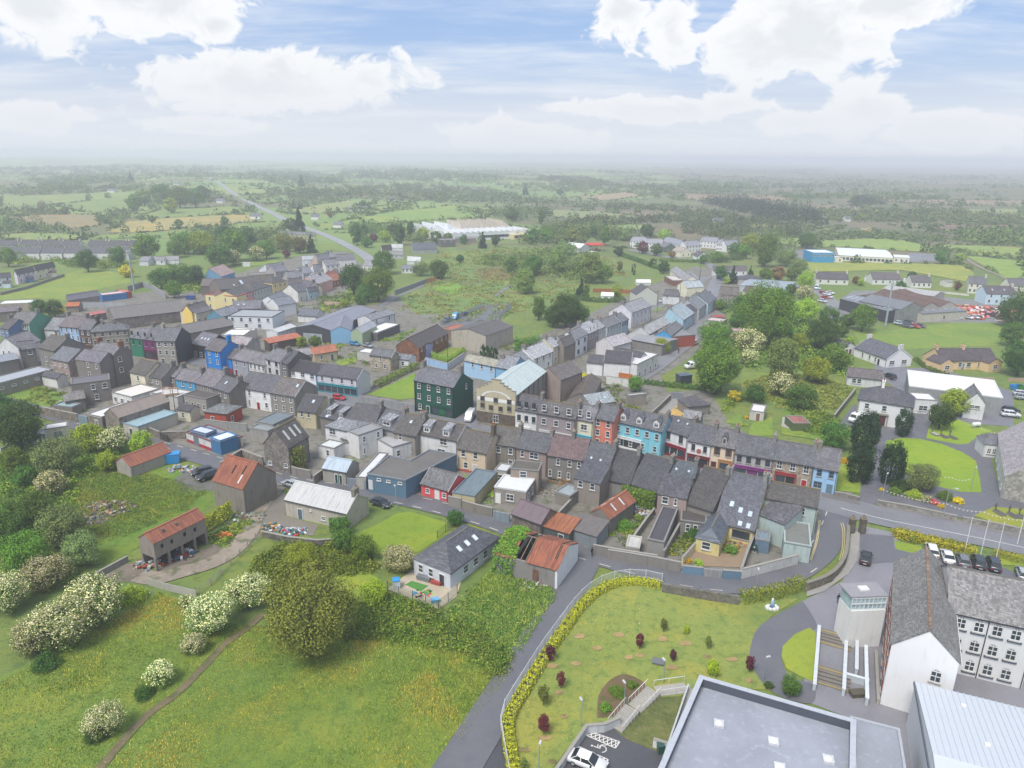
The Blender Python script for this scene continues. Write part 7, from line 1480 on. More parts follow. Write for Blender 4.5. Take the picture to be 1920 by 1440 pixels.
LAND = [(250,470,'mast yard'),(60,480,'pastel semis'),(440,460,'estate end'),(540,450,'cream school'),(340,520,'yellow hotel'),(90,580,'white roofed stores'),(700,440,'north road bend'),(790,440,'solar panel bungalow'),(900,440,'saw tooth factory'),(1020,440,'factory end'),(1100,440,'filling station'),(1220,440,'bay porch terrace'),(1060,490,'middle of the common'),(1130,510,'allotments'),(985,510,'north edge of the common'),(1240,495,'estate road'),(1460,520,'long grey store'),(1360,515,'hill street top'),(1430,465,'estate crest'),(1500,450,'blue school yard'),(1780,480,'far school car park'),(1700,525,'east road bungalows'),(1350,570,'hipped cottage'),(1400,610,'pink tin store'),(1480,630,'east thicket'),(1590,630,'mart road'),(330,370,'far wooded knoll'),(80,385,'far west fields'),(560,400,'far north road'),(980,380,'far brown bog')]
for c,r,k in [((343,453),20,'green'),((375,452),22,'lime'),((437,458),27,'green'),((410,478),22,'mid'),((498,465),17,'green'),((480,475),15,'haw'),((437,482),15,'haw'),((462,445),18,'dark'),((420,438),15,'dark'),((533,453),16,'olive'),((560,457),15,'olive'),((583,457),11,'conifer'),((537,475),8,'copper'),((340,513),22,'mid'),((367,513),16,'dark'),((327,465),15,'green'),((272,460),25,'green'),((162,487),19,'dark'),((218,477),17,'mid'),((238,508),14,'yellow'),((13,480),17,'green'),((300,520),20,'mid'),((325,540),16,'green'),((73,577),16,'dark'),((100,577),16,'dark'),((115,582),7,'yellow'),
    ((722,442),11,'lime'),((688,452),11,'mid'),((700,445),8,'copper'),((748,438),13,'talldark'),((783,447),14,'grey'),((793,437),12,'lime'),((818,445),12,'mid'),((668,440),12,'talldark'),((680,432),11,'dark'),((735,430),11,'mid'),((770,430),10,'talldark'),((840,445),9,'green'),((870,448),9,'mid'),((905,450),10,'conifer'),((930,450),10,'dark'),((895,435),7,'mid'),((1000,440),14,'mid'),((1025,440),13,'green'),((1050,450),13,'grey'),((1075,440),13,'olive'),((1090,450),10,'grey'),((1111,432),9,'dark'),((1135,440),12,'tall'),((1213,432),13,'dark'),((1170,440),12,'grey'),((1245,440),12,'lime'),((1060,468),20,'grey'),((1105,500),26,'willow'),((1080,495),20,'grey'),((1130,510),18,'green'),((1045,490),20,'willow'),((985,525),22,'willow'),((1000,495),20,'mid'),((960,495),14,'mid'),((1160,470),9,'dark'),((1245,500),11,'dark'),((1225,492),8,'dark'),
    ((1460,512),14,'brown'),((1437,515),14,'green'),((1485,513),11,'green'),((1513,523),16,'lime'),((1483,542),11,'mid'),((1510,548),16,'haw2'),((1353,510),13,'dark'),((1375,515),11,'conifer'),((1362,525),7,'lime'),((1408,507),6,'conifer'),((1438,465),21,'tall'),((1408,453),16,'lime'),((1475,482),18,'grey'),((1395,470),13,'green'),((1378,467),13,'mid'),((1430,488),10,'lime'),((1515,448),16,'mid'),((1497,498),16,'grey'),((1345,480),10,'green'),((1320,485),9,'mid'),((1768,481),13,'mid'),((1800,483),10,'lime'),((1690,535),9,'dark'),((1605,525),7,'brown'),((1615,528),7,'lime'),((1710,516),8,'dark'),((1795,535),8,'brown'),((1350,570),10,'green'),((1330,560),9,'conifer'),((1385,600),16,'mid'),((1380,630),12,'haw'),((1470,620),16,'mid'),((1500,640),16,'lime'),((1430,640),12,'mid'),((1580,620),12,'mid'),((1595,640),10,'lime'),
    ((560,415),16,'conifer'),((545,420),12,'dark'),((250,380),14,'green'),((300,365),18,'mid'),((335,368),20,'green'),((365,372),18,'mid'),((320,385),14,'lime'),((380,365),14,'dark'),((270,372),14,'green'),((285,410),7,'green'),((335,418),8,'mid'),((420,413),8,'mid'),((80,385),9,'haw'),((246,340),6,'conifer'),((550,385),5,'conifer'),((562,386),5,'conifer'),((618,402),6,'brown'),((565,345),7,'conifer'),((985,355),7,'conifer'),((1050,360),6,'dark'),((680,385),8,'mid'),((960,400),14,'mid'),((1015,405),9,'tall')]:
    ds = {'conifer': 'dark pointed conifer','copper': 'dark purple tree','haw': 'white flowered hawthorn','haw2': 'pale hawthorn','yellow': 'yellow flowered bush','lime': 'light green tree','brown': 'rust brown tree','olive': 'brownish tree','grey': 'grey green tree','dark': 'dark round tree','willow': 'grey willow','tall': 'tall slender tree','talldark': 'tall dark tree'}.get(k,'green leafy tree')
    lm = min(LAND,key=lambda q: math.hypot(q[0]-c[0],(q[1]-c[1])*2.5));key = (ds,lm[2]);CNT[key] = CNT.get(key,0)+1
    T(PX,c,r,k,ds+(' ' if CNT[key] == 1 else ', %s of its kind, ' % ('second','third','fourth','fifth','sixth','seventh')[CNT[key]-2])+'by the '+lm[2],gt)
for i,(c,r,k,lab) in enumerate([((960,480),42,'purple','purple sapling at the middle of the park lawn'),((1210,590),34,'purple','dark red sapling behind the lamp on the park lawn'),((290,570),46,'purple','purple sapling against the curved hedge'),((370,770),46,'purple','second purple sapling along the curved hedge'),((240,1100),58,'purple','largest purple sapling near the car park'),((1790,650),46,'purple','thin purple sapling beside the school path'),((1140,360),34,'sapling','thin green sapling on the upper park lawn'),((1475,490),34,'sapling','thin green sapling left of school path'),((240,880),54,'sapling','olive sapling between two purple saplings'),((1310,400),30,'sapl','wispy light green sapling on park lawn'),((1510,690),56,'sapl','feathery lime sapling by the flat roof'),((90,1400),34,'sapling','bare sapling at the bottom of park lawn')]): T(B7,c,r,k,lab)
for t,c,r,k,lab in [(B7,(790,865),62,'bush','rounded shrub on mulch bed by the steps'),(B7,(905,820),50,'bush','upper shrub on mulch bed by the steps'),(B7,(700,985),52,'bush','lower shrub on mulch bed by the lamp'),(B6,(10,820),40,'bushd','dark shrub beside the school path'),(B5,(1100,670),60,'bushl','flowering shrub on church border'),(B5,(1250,725),36,'bushp','pink azalea on church border'),(B5,(1330,680),62,'bush','green shrub on church border'),(B5,(1430,715),42,'bushy','golden shrub at the end of church border'),(B5,(1000,600),70,'bushd','dark spreading shrub under the lawn yew'),(B5,(850,630),20,'bushy','small yellow flower clump at church gate'),(B5,(1300,755),28,'bushy','yellow flower clump on church border'),(B5,(1190,700),46,'bushh','cream flowered shrub on church border'),(B5,(950,645),50,'bush','low shrub at the border end'),(B5,(575,415),40,'bushy','yellow green shrub by pale blue house'),
    (B4,(640,970),70,'bushd','overgrown shrub in the narrow back yard'),(B4,(920,1085),56,'bush','planter shrubs in the paved yard'),(B4,(675,1180),40,'bushl','yellow green shrubs by yard gate'),(B4,(600,1165),30,'bushy','golden shrub inside blue grey wall'),(B3,(1640,900),70,'bush','weedy shrub by the rusty tin shed'),(B3,(450,545),34,'bushl','weeds on the cottage yard wall'),(B8,(1040,1600),10,'bush',None),(BL,(310,715),92,'bushd','dark gorse bush below the flowering clump'),(BL,(960,920),70,'bushd','bramble bush beside the lone hawthorn'),(BL,(640,1190),80,'bushd','bramble under the sparse hawthorn'),(BL,(880,270),90,'bushl','bright green bush at the barn fence corner'),(T7,(1040,1130),22,'bushy','golden clipped shrub on garden lawn'),(T7,(1030,1190),24,'bushl','light clipped shrubs on garden lawn'),(T7,(1110,1130),26,'bushd','dark clipped shrub by garden cabin'),(B2,(850,1330),40,'bushh','white flowered bramble by barn track')]:
    if lab: T(t,c,r,k,lab)
# ------------------------------------------------------------------ thickets, rough grass, far woods: masses nobody could count
GR = ['#5a7d2e','#6d8c34','#4b6a2c','#7f9a3c']
scrub('undergrowth','tangled bushes on the overgrown plot by the lane',B1,[(0,380),(260,420),(560,300),(900,330),(860,440),(600,560),(560,800),(660,1050),(560,1330),(0,1440)],420,1.5,1.5,GR,90,.32,2)
scrub('undergrowth','low weeds on the overgrown plot',B1,[(200,560),(900,460),(1300,560),(1560,660),(1400,780),(1000,960),(640,1000),(560,760)],900,.8,.32,['#66803a','#5c743a','#78863f','#55703a'],44,.17,3)
scrub('undergrowth','brambles between the play yard and the meadow',B8,[(560,640),(640,430),(800,380),(1100,480),(1340,590),(1560,760),(1480,900),(1300,740),(1000,680)],520,1.1,1.0,['#4d6d2c','#5c7c30','#6d8a38','#70803c'],80,.26,4)
scrub('undergrowth','weeds and nettles on the plot behind the derelict shed',B8,[(1180,480),(1260,400),(1430,250),(1800,320),(1840,380),(1620,740),(1350,640)],700,.7,.4,['#55743a','#64803a','#4d6a34','#86904e','#6a7a40'],34,.2,5)
scrub('undergrowth','scrub along the bank behind the farm track',B2,[(380,1200),(560,1060),(900,1080),(1050,980),(1240,1080),(1280,1240),(960,1300),(640,1320),(420,1420),(380,1400)],520,1.2,1.1,GR,80,.28,6)
scrub('undergrowth','thicket east of hill street',T7,[(880,430),(1120,470),(1500,440),(1600,580),(1820,700),(1800,820),(1560,800),(1240,740),(1060,780),(900,560)],420,2.2,2.2,GR,70,.55,7)
scrub('undergrowth','long grass and briars in the east paddock',T7,[(1000,880),(1240,800),(1560,820),(1840,920),(1690,1080),(1540,1040),(1300,1060)],500,1.3,.5,['#7f9648','#8d9c50','#6c8a40'],36,.42,8)
scrub('undergrowth','back garden shrubs behind the main street',T7,[(840,1060),(1000,950),(1300,1010),(1560,1060),(1720,1160),(1700,1280),(1520,1260),(1280,1010),(1000,1010),(880,1100)],160,1.2,1.1,GR,70,.36,9)
scrub('undergrowth','rushes and briars on the common',A2,[(560,680),(900,640),(1300,665),(1520,700),(1600,800),(1400,840),(1320,930),(1000,1000),(760,1100),(500,1060),(330,990),(420,880),(560,800)],900,2.6,.7,['#75904a','#82904e','#688644','#8a8454'],30,.7,10)
scrub('undergrowth','willow thicket across the common',A2,[(770,700),(1000,680),(1250,640),(1420,700),(1440,800),(1260,830),(1100,780),(960,870),(920,760),(780,740)],200,4.0,3.6,['#5f7a3a','#6c8448','#55703a'],80,.9,11)
scrub('undergrowth','hedge bank north of the estate field',F1,[(20,340),(500,340),(900,300),(1250,330),(1420,440),(1400,500),(860,500),(640,420),(200,450),(30,430)],160,2.6,3.0,GR,70,.8,12)
scrub('undergrowth','shrubs around the walled yard',F1,[(1690,560),(1920,480),(2200,620),(2400,700),(2300,780),(1900,790),(1740,680)],90,2.6,2.6,GR,70,.8,13)
scrub('undergrowth','weeds on the sloping church bank',B5,[(960,940),(1150,980),(1560,1090),(1550,1110),(1100,1040),(950,990)],70,.8,1.0,['#a6a42a','#8f9a30','#6f8a30'],80,.24,14)
tufts('meadow_grass','long standing grass of the front meadow',PX,[(0,1280),(150,1200),(300,1110),(420,1170),(640,1180),(800,1190),(965,1250),(880,1370),(800,1500),(0,1500)],200000,.26,['#5f7f36','#76963e','#8ca648','#a3b050','#b8b058'],1,.045)
tufts('meadow_grass','rough grass of the plot by the open barn',B1,[(200,560),(900,460),(1300,560),(1560,640),(1400,780),(960,980),(640,1080),(560,760)],50000,.3,['#6f8a3c','#889e48','#a0a854'],2,.06)
tufts('meadow_grass','tall grass behind the derelict shed',B8,[(1180,500),(1430,250),(1800,320),(1840,380),(1620,740)],16000,.5,['#7f9c44','#74924a','#8aa04c'],3,.06)
tufts('lawn_grass','uneven tufts on the park lawn',B7,[(600,170),(1150,130),(1700,230),(1850,380),(1800,720),(1380,800),(700,740),(500,1100),(300,1440),(60,1440),(20,1000),(420,420)],30000,.12,['#a0a850','#bdb878','#8d9c48'],4,.05)
WD = ['#4a6238','#566c40','#3f5733','#617545']
for i,(t,pts,n,r,h_,lc) in enumerate([
    (A1,[(0,500),(60,490),(380,540),(360,565),(0,570)],60,5,7,WD),(A1,[(0,430),(280,430),(420,455),(200,470),(0,465)],60,5,6,WD),(A1,[(560,480),(700,430),(800,440),(680,500),(590,530)],50,4,4,WD),(A1,[(720,380),(860,310),(1100,290),(1240,340),(1250,390),(1050,420),(830,400)],70,7,10,WD),(A1,[(0,310),(400,300),(800,300),(840,325),(500,340),(0,350)],120,8,8,WD),(A1,[(170,270),(500,250),(760,260),(700,285),(300,295)],110,10,10,WD),(A1,[(1310,250),(1480,210),(1640,215),(1920,250),(1920,290),(1500,280)],220,11,13,WD),(A1,[(1400,380),(1560,330),(1920,320),(1920,360),(1700,380)],120,6,7,WD),(A1,[(1640,400),(1920,370),(1920,385),(1650,420)],40,4,5,WD),(A1,[(0,190),(500,185),(1200,200),(1200,240),(500,235),(0,240)],200,14,11,WD),(A1,[(1000,550),(1200,540),(1590,545),(1500,600),(1200,610)],60,5,6,WD),
    (A2,[(0,300),(420,290),(700,310),(900,350),(600,380),(0,360)],240,7,9,WD),(A2,[(0,215),(500,225),(900,250),(860,280),(400,270),(0,255)],240,13,14,WD),(A2,[(420,350),(860,330),(1200,390),(1500,395),(1400,420),(900,400),(560,395)],180,6,7,WD),(A2,[(820,460),(950,420),(1130,440),(1150,510),(900,490)],70,5,8,WD),(A2,[(1100,560),(1400,510),(1640,560),(1620,600),(1300,600),(1120,600)],130,5,7,['#5c7440','#6c8048','#50683a']),(A2,[(1100,250),(1350,250),(1500,280),(1400,310),(1100,280)],130,9,9,WD),(A2,[(1180,500),(1450,480),(1920,470),(1920,500),(1500,520)],110,5,6,WD),(A2,[(1500,400),(1920,410),(1920,440),(1500,430)],90,6,5,WD),(A2,[(900,280),(1920,300),(1920,345),(1300,335),(950,320)],200,8,6,WD),(A2,[(640,430),(830,440),(840,470),(760,490)],30,4,5,WD),
    (A3,[(80,385),(300,378),(560,420),(780,470),(800,525),(520,500),(240,430)],330,6,12,['#33482e','#3c5233','#2c4029']),(A3,[(940,380),(1050,378),(1130,400),(960,412)],60,7,9,['#3c5233','#33482e']),(A3,[(0,430),(240,450),(560,510),(800,530),(640,560),(300,520),(0,500)],200,5,6,WD),(A3,[(780,440),(1300,430),(1920,470),(1920,520),(1300,500),(860,500)],320,6,6,['#5f7a48','#6b8450','#52693c']),(A3,[(760,560),(1100,560),(1560,600),(1400,620),(1000,590),(780,600)],130,4,4,WD),(A3,[(1560,560),(1920,560),(1920,640),(1700,630),(1580,610)],130,6,7,['#5f7a44','#52693a']),(A3,[(0,260),(400,300),(500,340),(0,340)],130,9,8,WD),(A3,[(520,340),(1000,350),(1500,360),(1500,375),(600,372)],120,8,5,WD),(A3,[(0,510),(280,500),(360,540),(420,600),(200,590),(0,560)],130,5,6,WD),(A3,[(500,555),(660,560),(650,590),(520,580)],30,4,5,['#45582f']),(A3,[(1480,650),(1860,690),(1850,705),(1500,665)],30,2.5,2.5,WD)]):
    scrub('woodland',['western','northern','eastern'][(A1,A2,A3).index(t)]+' far trees and hedges fading into haze',t,pts,n,r,h_,lc,46,r*.30,20+i,far=True,cat='woodland')
def hedgerows():
    """field boundaries of the open country: thorn hedges with trees in them"""
    rng = np.random.default_rng(9);segs = []
    for t,pts in FIELDS:
        w = [G(t(p)) for p in pts]
        for a,b in zip(w,w[1:]+w[:1]):
            if rng.random() < .8: segs.append((a.x,a.y,b.x,b.y))
    for _ in range(330):
        r,a = rng.uniform(560,3400),rng.uniform(-.68,.68);x,y = r*math.sin(a),r*math.cos(a);d = (.35 if rng.random() < .6 else 1.9)+rng.normal(0,.18);L = rng.uniform(60,210);segs.append((x,y,x+L*math.cos(d),y+L*math.sin(d)))
    rd = [G(p) for p in ROADS[6][2]];rl = [(a.lerp(b,q/8).x,a.lerp(b,q/8).y) for a,b in zip(rd,rd[1:]) for q in range(9)];fp = [[tuple(G(t(p)))[:2] for p in pts] for t,pts in FIELDS];c,r,h = [],[],[];nf = len(segs)-330
    for x0,y0,x1,y1 in segs:
        L = math.hypot(x1-x0,y1-y0);n = int(L/4.5)+1;ff = rng.uniform(0,1,n);big = rng.random(n) < .1
        c.append(np.stack([x0+(x1-x0)*ff+rng.normal(0,1,n),y0+(y1-y0)*ff+rng.normal(0,1,n)],1));r.append(np.where(big,rng.uniform(2.5,5,n),rng.uniform(1.2,2.4,n)));h.append(np.where(big,rng.uniform(4,8,n),rng.uniform(1.0,2.4,n)))
    for _ in range(90):
        q,a = rng.uniform(800,4200),rng.uniform(-.68,.68);x,y = q*math.sin(a),q*math.cos(a);n = rng.integers(14,46);c.append(np.stack([x+rng.normal(0,55,n),y+rng.normal(0,22,n)],1));r.append(rng.uniform(3,6,n));h.append(rng.uniform(5,11,n))
    c,r,h = np.vstack(c),np.concatenate(r),np.concatenate(h);ok = np.hypot(c[:,0],c[:,1]) > 520;ok &= np.min(np.hypot(c[:,:1]-np.array([q[0] for q in rl]),c[:,1:]-np.array([q[1] for q in rl])),axis=1) > 13
    ins = np.zeros(len(c),bool)
    for q in fp:
        cx_,cy_ = np.mean([p[0] for p in q]),np.mean([p[1] for p in q]);ins |= in_poly(c[:,0],c[:,1],[(cx_+(p[0]-cx_)*.93,cy_+(p[1]-cy_)*.93) for p in q])
    ok &= ~ins;c,r,h = c[ok],r[ok],h[ok];gz = np.array([hills(p[0],p[1]) for p in c]);m = 26;k = np.repeat(np.arange(len(c)),m)
    d = rng.normal(0,1,(len(k),3));d /= np.linalg.norm(d,axis=1)[:,None];d[:,2] = np.abs(d[:,2]);p = np.stack([c[k,0]+d[:,0]*r[k],c[k,1]+d[:,1]*r[k],gz[k]+d[:,2]*h[k]],1)
    o = add('hedgerows',quads_mesh('hedgerows',leaf_quads(p,d,r[k]*.6,rng),[mat('leaf',x) for x in WD],rng.integers(0,4,len(c))[k]));tag(o,'field hedges running across the open country','hedgerow',kind='stuff')
hedgerows()
BT = ['#4f6e34','#5d7a3a','#45622f','#6b8442']
for i,(t,pts,n,r,h_) in enumerate([(F2,[(60,180),(500,120),(1100,100),(1640,200),(1500,330),(1000,330),(520,400),(100,330)],110,4,8),(F3,[(540,60),(900,40),(1500,60),(1600,200),(1100,210),(640,200)],90,4,8),(A2,[(980,560),(1200,520),(1420,580),(1300,620),(1000,620)],70,4,8),(A3,[(330,600),(520,560),(640,640),(620,740),(420,720),(300,660)],60,4,7),(F4,[(0,60),(500,60),(960,130),(950,190),(500,180),(0,230)],90,4,7),(F5,[(600,380),(1000,380),(1000,440),(640,440)],30,3,3.5),(F1,[(0,330),(900,290),(1420,330),(1400,420),(700,420),(0,420)],60,3.2,5),(F5,[(780,860),(1500,1050),(1700,1000),(1640,1160),(1000,1100),(860,1000)],50,3,4),(F6,[(1880,560),(1960,600),(1960,960),(1800,940),(1780,800)],30,3.5,6)]):
    scrub('tree_belt','merged tree belt '+('behind the estate end','along the north road','beyond the factory end','before the blue school','beside the filling station','below the white cottages','north of the estate field','right of hill street','at the east field corner')[i],t,pts,n,r,h_,BT,150,r*.2,80+i,cat='trees')
# ------------------------------------------------------------------ hedges
hedge('laurel_hedge','yellow green laurel hedge following the curved white fence',PX,[(1238,1103),(1200,1095),(1160,1097),(1126,1110),(1094,1136),(1062,1178),(1026,1230),(996,1277),(967,1326),(952,1362),(957,1412),(966,1470)],1.5,1.2,'#9ba132',150,.2)
hedge('laurel_hedge','dark clipped hedge with rounded ends behind the statue',PX,[(1388,1128),(1430,1122),(1470,1112),(1505,1098)],2.2,1.9,'#7d9430',70,.22)
hedge('hedge','mixed golden hedge above the parked cars',B5,[(950,975),(1100,1010),(1300,1065),(1560,1120)],2.0,1.4,'#98992c',70,.22)
hedge('hedge','golden hedge at the east end of the car park',B5,[(1690,1120),(1790,1150),(1920,1180)],2.0,1.3,'#8f9a30',70,.22)
hedge('hedge','long clipped hedge above hill street lawns',F4,[(330,850),(600,880),(920,880)],2.0,2.2,'#3f5a2c',30,.4)
hedge('hedge','tall thick hedge round the corner of the green yard',T6,[(820,640),(900,640),(1010,620)],3.0,5.0,'#4f7a2e',40,.4)
hedge('hedge','long narrow hedge behind the stone sheds',T7,[(265,880),(440,900),(640,920),(850,940)],1.6,1.6,'#46662c',45,.34)
hedge('hedge','straight hedge between lawn and paddock behind lilac house',T5,[(1300,910),(1400,860),(1520,800),(1610,760)],2.4,2.0,'#6d8c36',40,.34)
hedge('hedge','clipped hedge beside the peach bungalow',T8,[(1100,700),(1200,770),(1350,830)],1.6,1.2,'#557a30',45,.34)
hedge('hedge','flat topped hedge on the yard wall above light blue wall',T6,[(200,680),(320,730),(440,640)],1.0,2.2,'#7a9a36',45,.3)
hedge('hedge','roadside hedge by the estate road',F4,[(800,320),(900,370),(1100,440),(1250,500),(1400,540)],3,2.4,'#4f6c34',24,.6)
hedge('hedge','long hedge below the white cottages',F5,[(90,420),(400,430),(640,430)],3,2.0,'#5f7c38',24,.6)

# ------------------------------------------------------------------ walls and fences
fence('white_fence','long white railing curving round the park hedge',PX,[(1241,1090),(1200,1082),(1160,1084),(1120,1098),(1085,1127),(1050,1172),(1014,1222),(984,1269),(955,1316),(939,1350),(945,1400),(956,1462)],1.5,'#dfe3e6',2.6,'bars',sm=4)
wall('stone_wall','mossy stone wall below the lane at the park',B4,[(410,1335),(600,1370),(780,1400),(985,1430)],1.5,.5,'#77736a','stone',None)
wall('stone_wall','curved stone wall beside the school footway',B5,[(605,890),(595,1040),(575,1130),(520,1215),(430,1280),(290,1330)],1.6,.5,'#7f7868','stone','#8f8a7c',sm=4)
for x,lab in ((620,'left stone gate pillar with pointed cap'),(700,'right stone gate pillar with pointed cap')):
    p = P(B5((x,960)));o = empty('gate_pillar',(p.x,p.y,0),.2);tag(o,lab,'pillar','school gate pillars');MB().box(-.45,.45,-.45,.45,0,3.0).build('shaft',mat('stone','#6f685c'),o);q = MB();q.v = [(-.55,-.55,3),(.55,-.55,3),(.55,.55,3),(-.55,.55,3),(0,0,3.9)];q.f = [(3,2,1,0),(0,1,4),(1,2,4),(2,3,4),(3,0,4)];q.build('cap',mat('stone','#77705f'),o)
wall('church_wall','long church boundary wall along the street',B5,[(822,712),(1050,750),(1240,790),(1418,828)],1.1,.4,'#98938a','stone','#a39e95')
wall('church_wall','church boundary wall beside the graves',B5,[(1462,838),(1700,880),(1960,935)],1.1,.4,'#98938a','stone','#a39e95')
wall('church_wall','short church wall beside pale blue end house',B5,[(500,648),(600,665),(688,690)],.9,.4,'#8d887f','stone','#a39e95')
W = wall
for lab,t,pts,h,c,k in [
    ('grey block wall with gate pillars below the tin shed',B3,[(425,712),(540,745),(655,772)],2.0,'#8d877c','render'),('grey yard wall beside red cottage shed',B3,[(322,680),(420,700)],2.2,'#98938a','render'),('pale grey metal gate in lane wall',B3,[(660,790),(782,815)],2.0,'#8f9da5','corr'),
    ('long grey block wall behind the rubbish yard',B3,[(1410,1045),(1600,1080),(1890,1125)],1.9,'#8f8a84','render'),('grey block wall with blue door along the lane',B4,[(0,1082),(185,1110),(375,1142),(550,1178)],1.9,'#928d86','render'),('blue grey painted wall left of yard gate',B4,[(562,1202),(715,1218)],1.6,'#6c8aa0','render'),('metal gate of the paved yard',B4,[(720,1222),(858,1238)],1.5,'#a3a5a6','corr'),('blue grey painted wall right of yard gate',B4,[(862,1235),(998,1245)],1.6,'#6c8aa0','render'),('white wall with dark rain stains along the lane',B4,[(1002,1228),(1215,1175),(1428,1120)],1.9,'#d3d4d2','render'),
    ('cream garden wall of the paved yard',B4,[(560,1140),(662,1025)],1.5,'#e0d3ae','render'),('rough stone wall between paved yards',B4,[(1000,1225),(1050,1080),(1100,960)],1.9,'#8b8478','stone'),('stepped block wall between back yards',B4,[(170,1010),(300,830),(350,770)],1.5,'#a8a49b','render'),('dark wall of long narrow back yard',B4,[(420,1090),(540,880)],1.8,'#8a8680','render'),('wall between rubble yard and tin shed',B3,[(1150,800),(1255,690)],1.8,'#9a958c','render'),
    ('stone lane wall with blue door near dark conifer',T4,[(230,1040),(330,1055),(580,1105)],2.4,'#857c70','stone'),('grey metal gate in west lane wall',T4,[(585,1110),(655,1125)],2.4,'#8fa3ad','corr'),('white low wall beside yellow field strip',B1,[(0,325),(120,275),(225,240)],1.1,'#d6d6d4','render'),('stone wall round ivy yard beside lean to',T4,[(1090,1195),(1200,1240),(1390,1235)],1.9,'#8a8175','stone'),('dark timber gate by ivy yard',T4,[(1195,1235),(1255,1262)],2.0,'#4a4a44','corr'),('grey wall behind red hut',T4,[(1530,1145),(1700,1165),(1850,1180)],2.0,'#9a9c98','render'),
    ('stone yard wall left of derelict house',B1,[(1640,300),(1800,250)],2.2,'#7f766a','stone'),('broken stone walls by lane beside warehouse',B2,[(130,430),(290,330),(450,390)],2.0,'#8d8478','stone'),('lane wall under the ivy warehouse',B2,[(555,415),(700,470),(810,490)],1.8,'#8f8a84','render'),('wall between warehouse yard and blue roofed shed',B2,[(830,530),(900,480)],2.0,'#8d867c','stone'),('corrugated gates beside blue roofed shed',B2,[(1082,545),(1150,550),(1228,565)],2.2,'#8b98a2','corr'),
    ('long grey hoarding beside the green corner building',T5,[(1170,965),(1400,1000),(1590,1035)],2.2,'#9a9d9e','corr'),('light blue yard wall under hedge',T6,[(150,680),(318,725)],2.4,'#a9c9ec','render'),('white yard wall under hedge',T6,[(322,725),(440,645)],2.2,'#d3d9e0','render'),('bright yellow yard wall',T6,[(1328,785),(1430,840)],3.0,'#e8dc2c','render'),('white wall with orange timber fence',T6,[(1510,820),(1680,845)],2.4,'#e6e6e2','render'),('grey yard wall beside gravel',T7,[(330,1090),(470,960)],1.6,'#8d857a','stone'),('grey timber gates of gravel yard',T7,[(475,940),(570,945)],2.0,'#8f949a','corr'),('stone wall behind the villa drive',T8,[(500,1110),(570,1020),(660,910)],1.6,'#857e72','stone'),
    ('grey concrete wall of the mast yard',F1,[(920,880),(1180,880),(1420,890)],2.4,'#a9adb2','render'),('high grey wall beside the mast',F1,[(1430,700),(1600,650),(1720,690),(1860,780)],2.6,'#9b9ca0','render'),('grey field wall below the pastel semis',F1,[(0,770),(280,705),(600,600),(720,560)],1.4,'#8d8a88','render'),('wall along the common edge',F3,[(1080,745),(1240,690),(1440,615)],2.2,'#8f9098','render'),('orange timber fence at the common corner',F3,[(1440,612),(1535,598)],2.2,'#c08a5a','corr'),('orange brown board fence in allotments',F4,[(550,725),(800,730),(1060,745)],2.0,'#b0713c','corr'),('white wall in front of mart bungalows',F6,[(980,565),(1200,575),(1450,600)],1.0,'#dedbd4','render'),('pinkish wall of the peach bungalow',T8,[(1370,825),(1690,835)],.9,'#cfa88c','render'),('pink brick wall before peach bungalow drive',T8,[(1800,838),(1960,840)],.9,'#cfa88c','render'),
    ('cream retaining wall beside lower car park',B7,[(330,1450),(560,1120),(690,1110),(810,1060)],1.2,'#cfd3d6','render'),('white retaining wall behind green bin',B7,[(1062,1220),(1170,1255)],1.2,'#e2e4e4','render'),('grey side wall of school path',B6,[(810,560),(830,930)],.8,'#c9c2b0','render'),('concrete bank wall beside open barn',B1,[(630,1330),(750,1240),(955,1130)],1.0,'#a3a19c','render'),('black yard wall in front of pale hall',B2,[(450,945),(640,985),(860,1010),(1000,1000)],1.2,'#6f6b66','stone'),('grey wall strip before the cream houses up north',F2,[(1730,870),(1920,880)],2.0,'#d9b5a0','render')]:
    W('yard_wall',lab,t,pts,h,.3,c,k,'#a5a198' if k != 'corr' else None,group=None)
fence('wire_fence','post and wire fence along the farm track',B1,[(1920,1010),(1760,1180),(1560,1380),(1470,1420)],1.3,'#9b958c',3,'wire')
fence('wire_fence','concrete post fence below the open barn',BL,[(985,200),(1100,235),(1250,270),(1310,285)],1.3,'#bdbab2',2.4,'panel')
fence('wire_fence','wire fence with pale posts behind olive tree',B2,[(440,1000),(300,1110),(150,1250),(-20,1420)],1.3,'#a8a49c',3,'wire')
fence('play_fence','green mesh fence round the play yard',B8,[(808,350),(880,385),(950,405),(1025,430),(1118,472),(1180,420),(1235,370)],1.6,'#3f5f58',2.4,'mesh','#27433e')
fence('mesh_fence','dark mesh railing above the stone park wall',B4,[(420,1370),(700,1420),(960,1440)],1.7,'#8a9298',5.0,'wire')
fence('mesh_fence','green mesh fence beside bungalow lawn',B3,[(240,1000),(360,910),(440,870)],1.6,'#3f5f58',2.4,'mesh')
fence('timber_fence','orange timber fence by white gabled house',T6,[(1600,835),(1700,850)],1.8,'#d07a30',2,'board')
fence('palisade_fence','steel palisade fence round the back car park',T6,[(270,440),(420,380),(580,300),(800,300),(700,400)],2.0,'#8f979c',3,'bars')
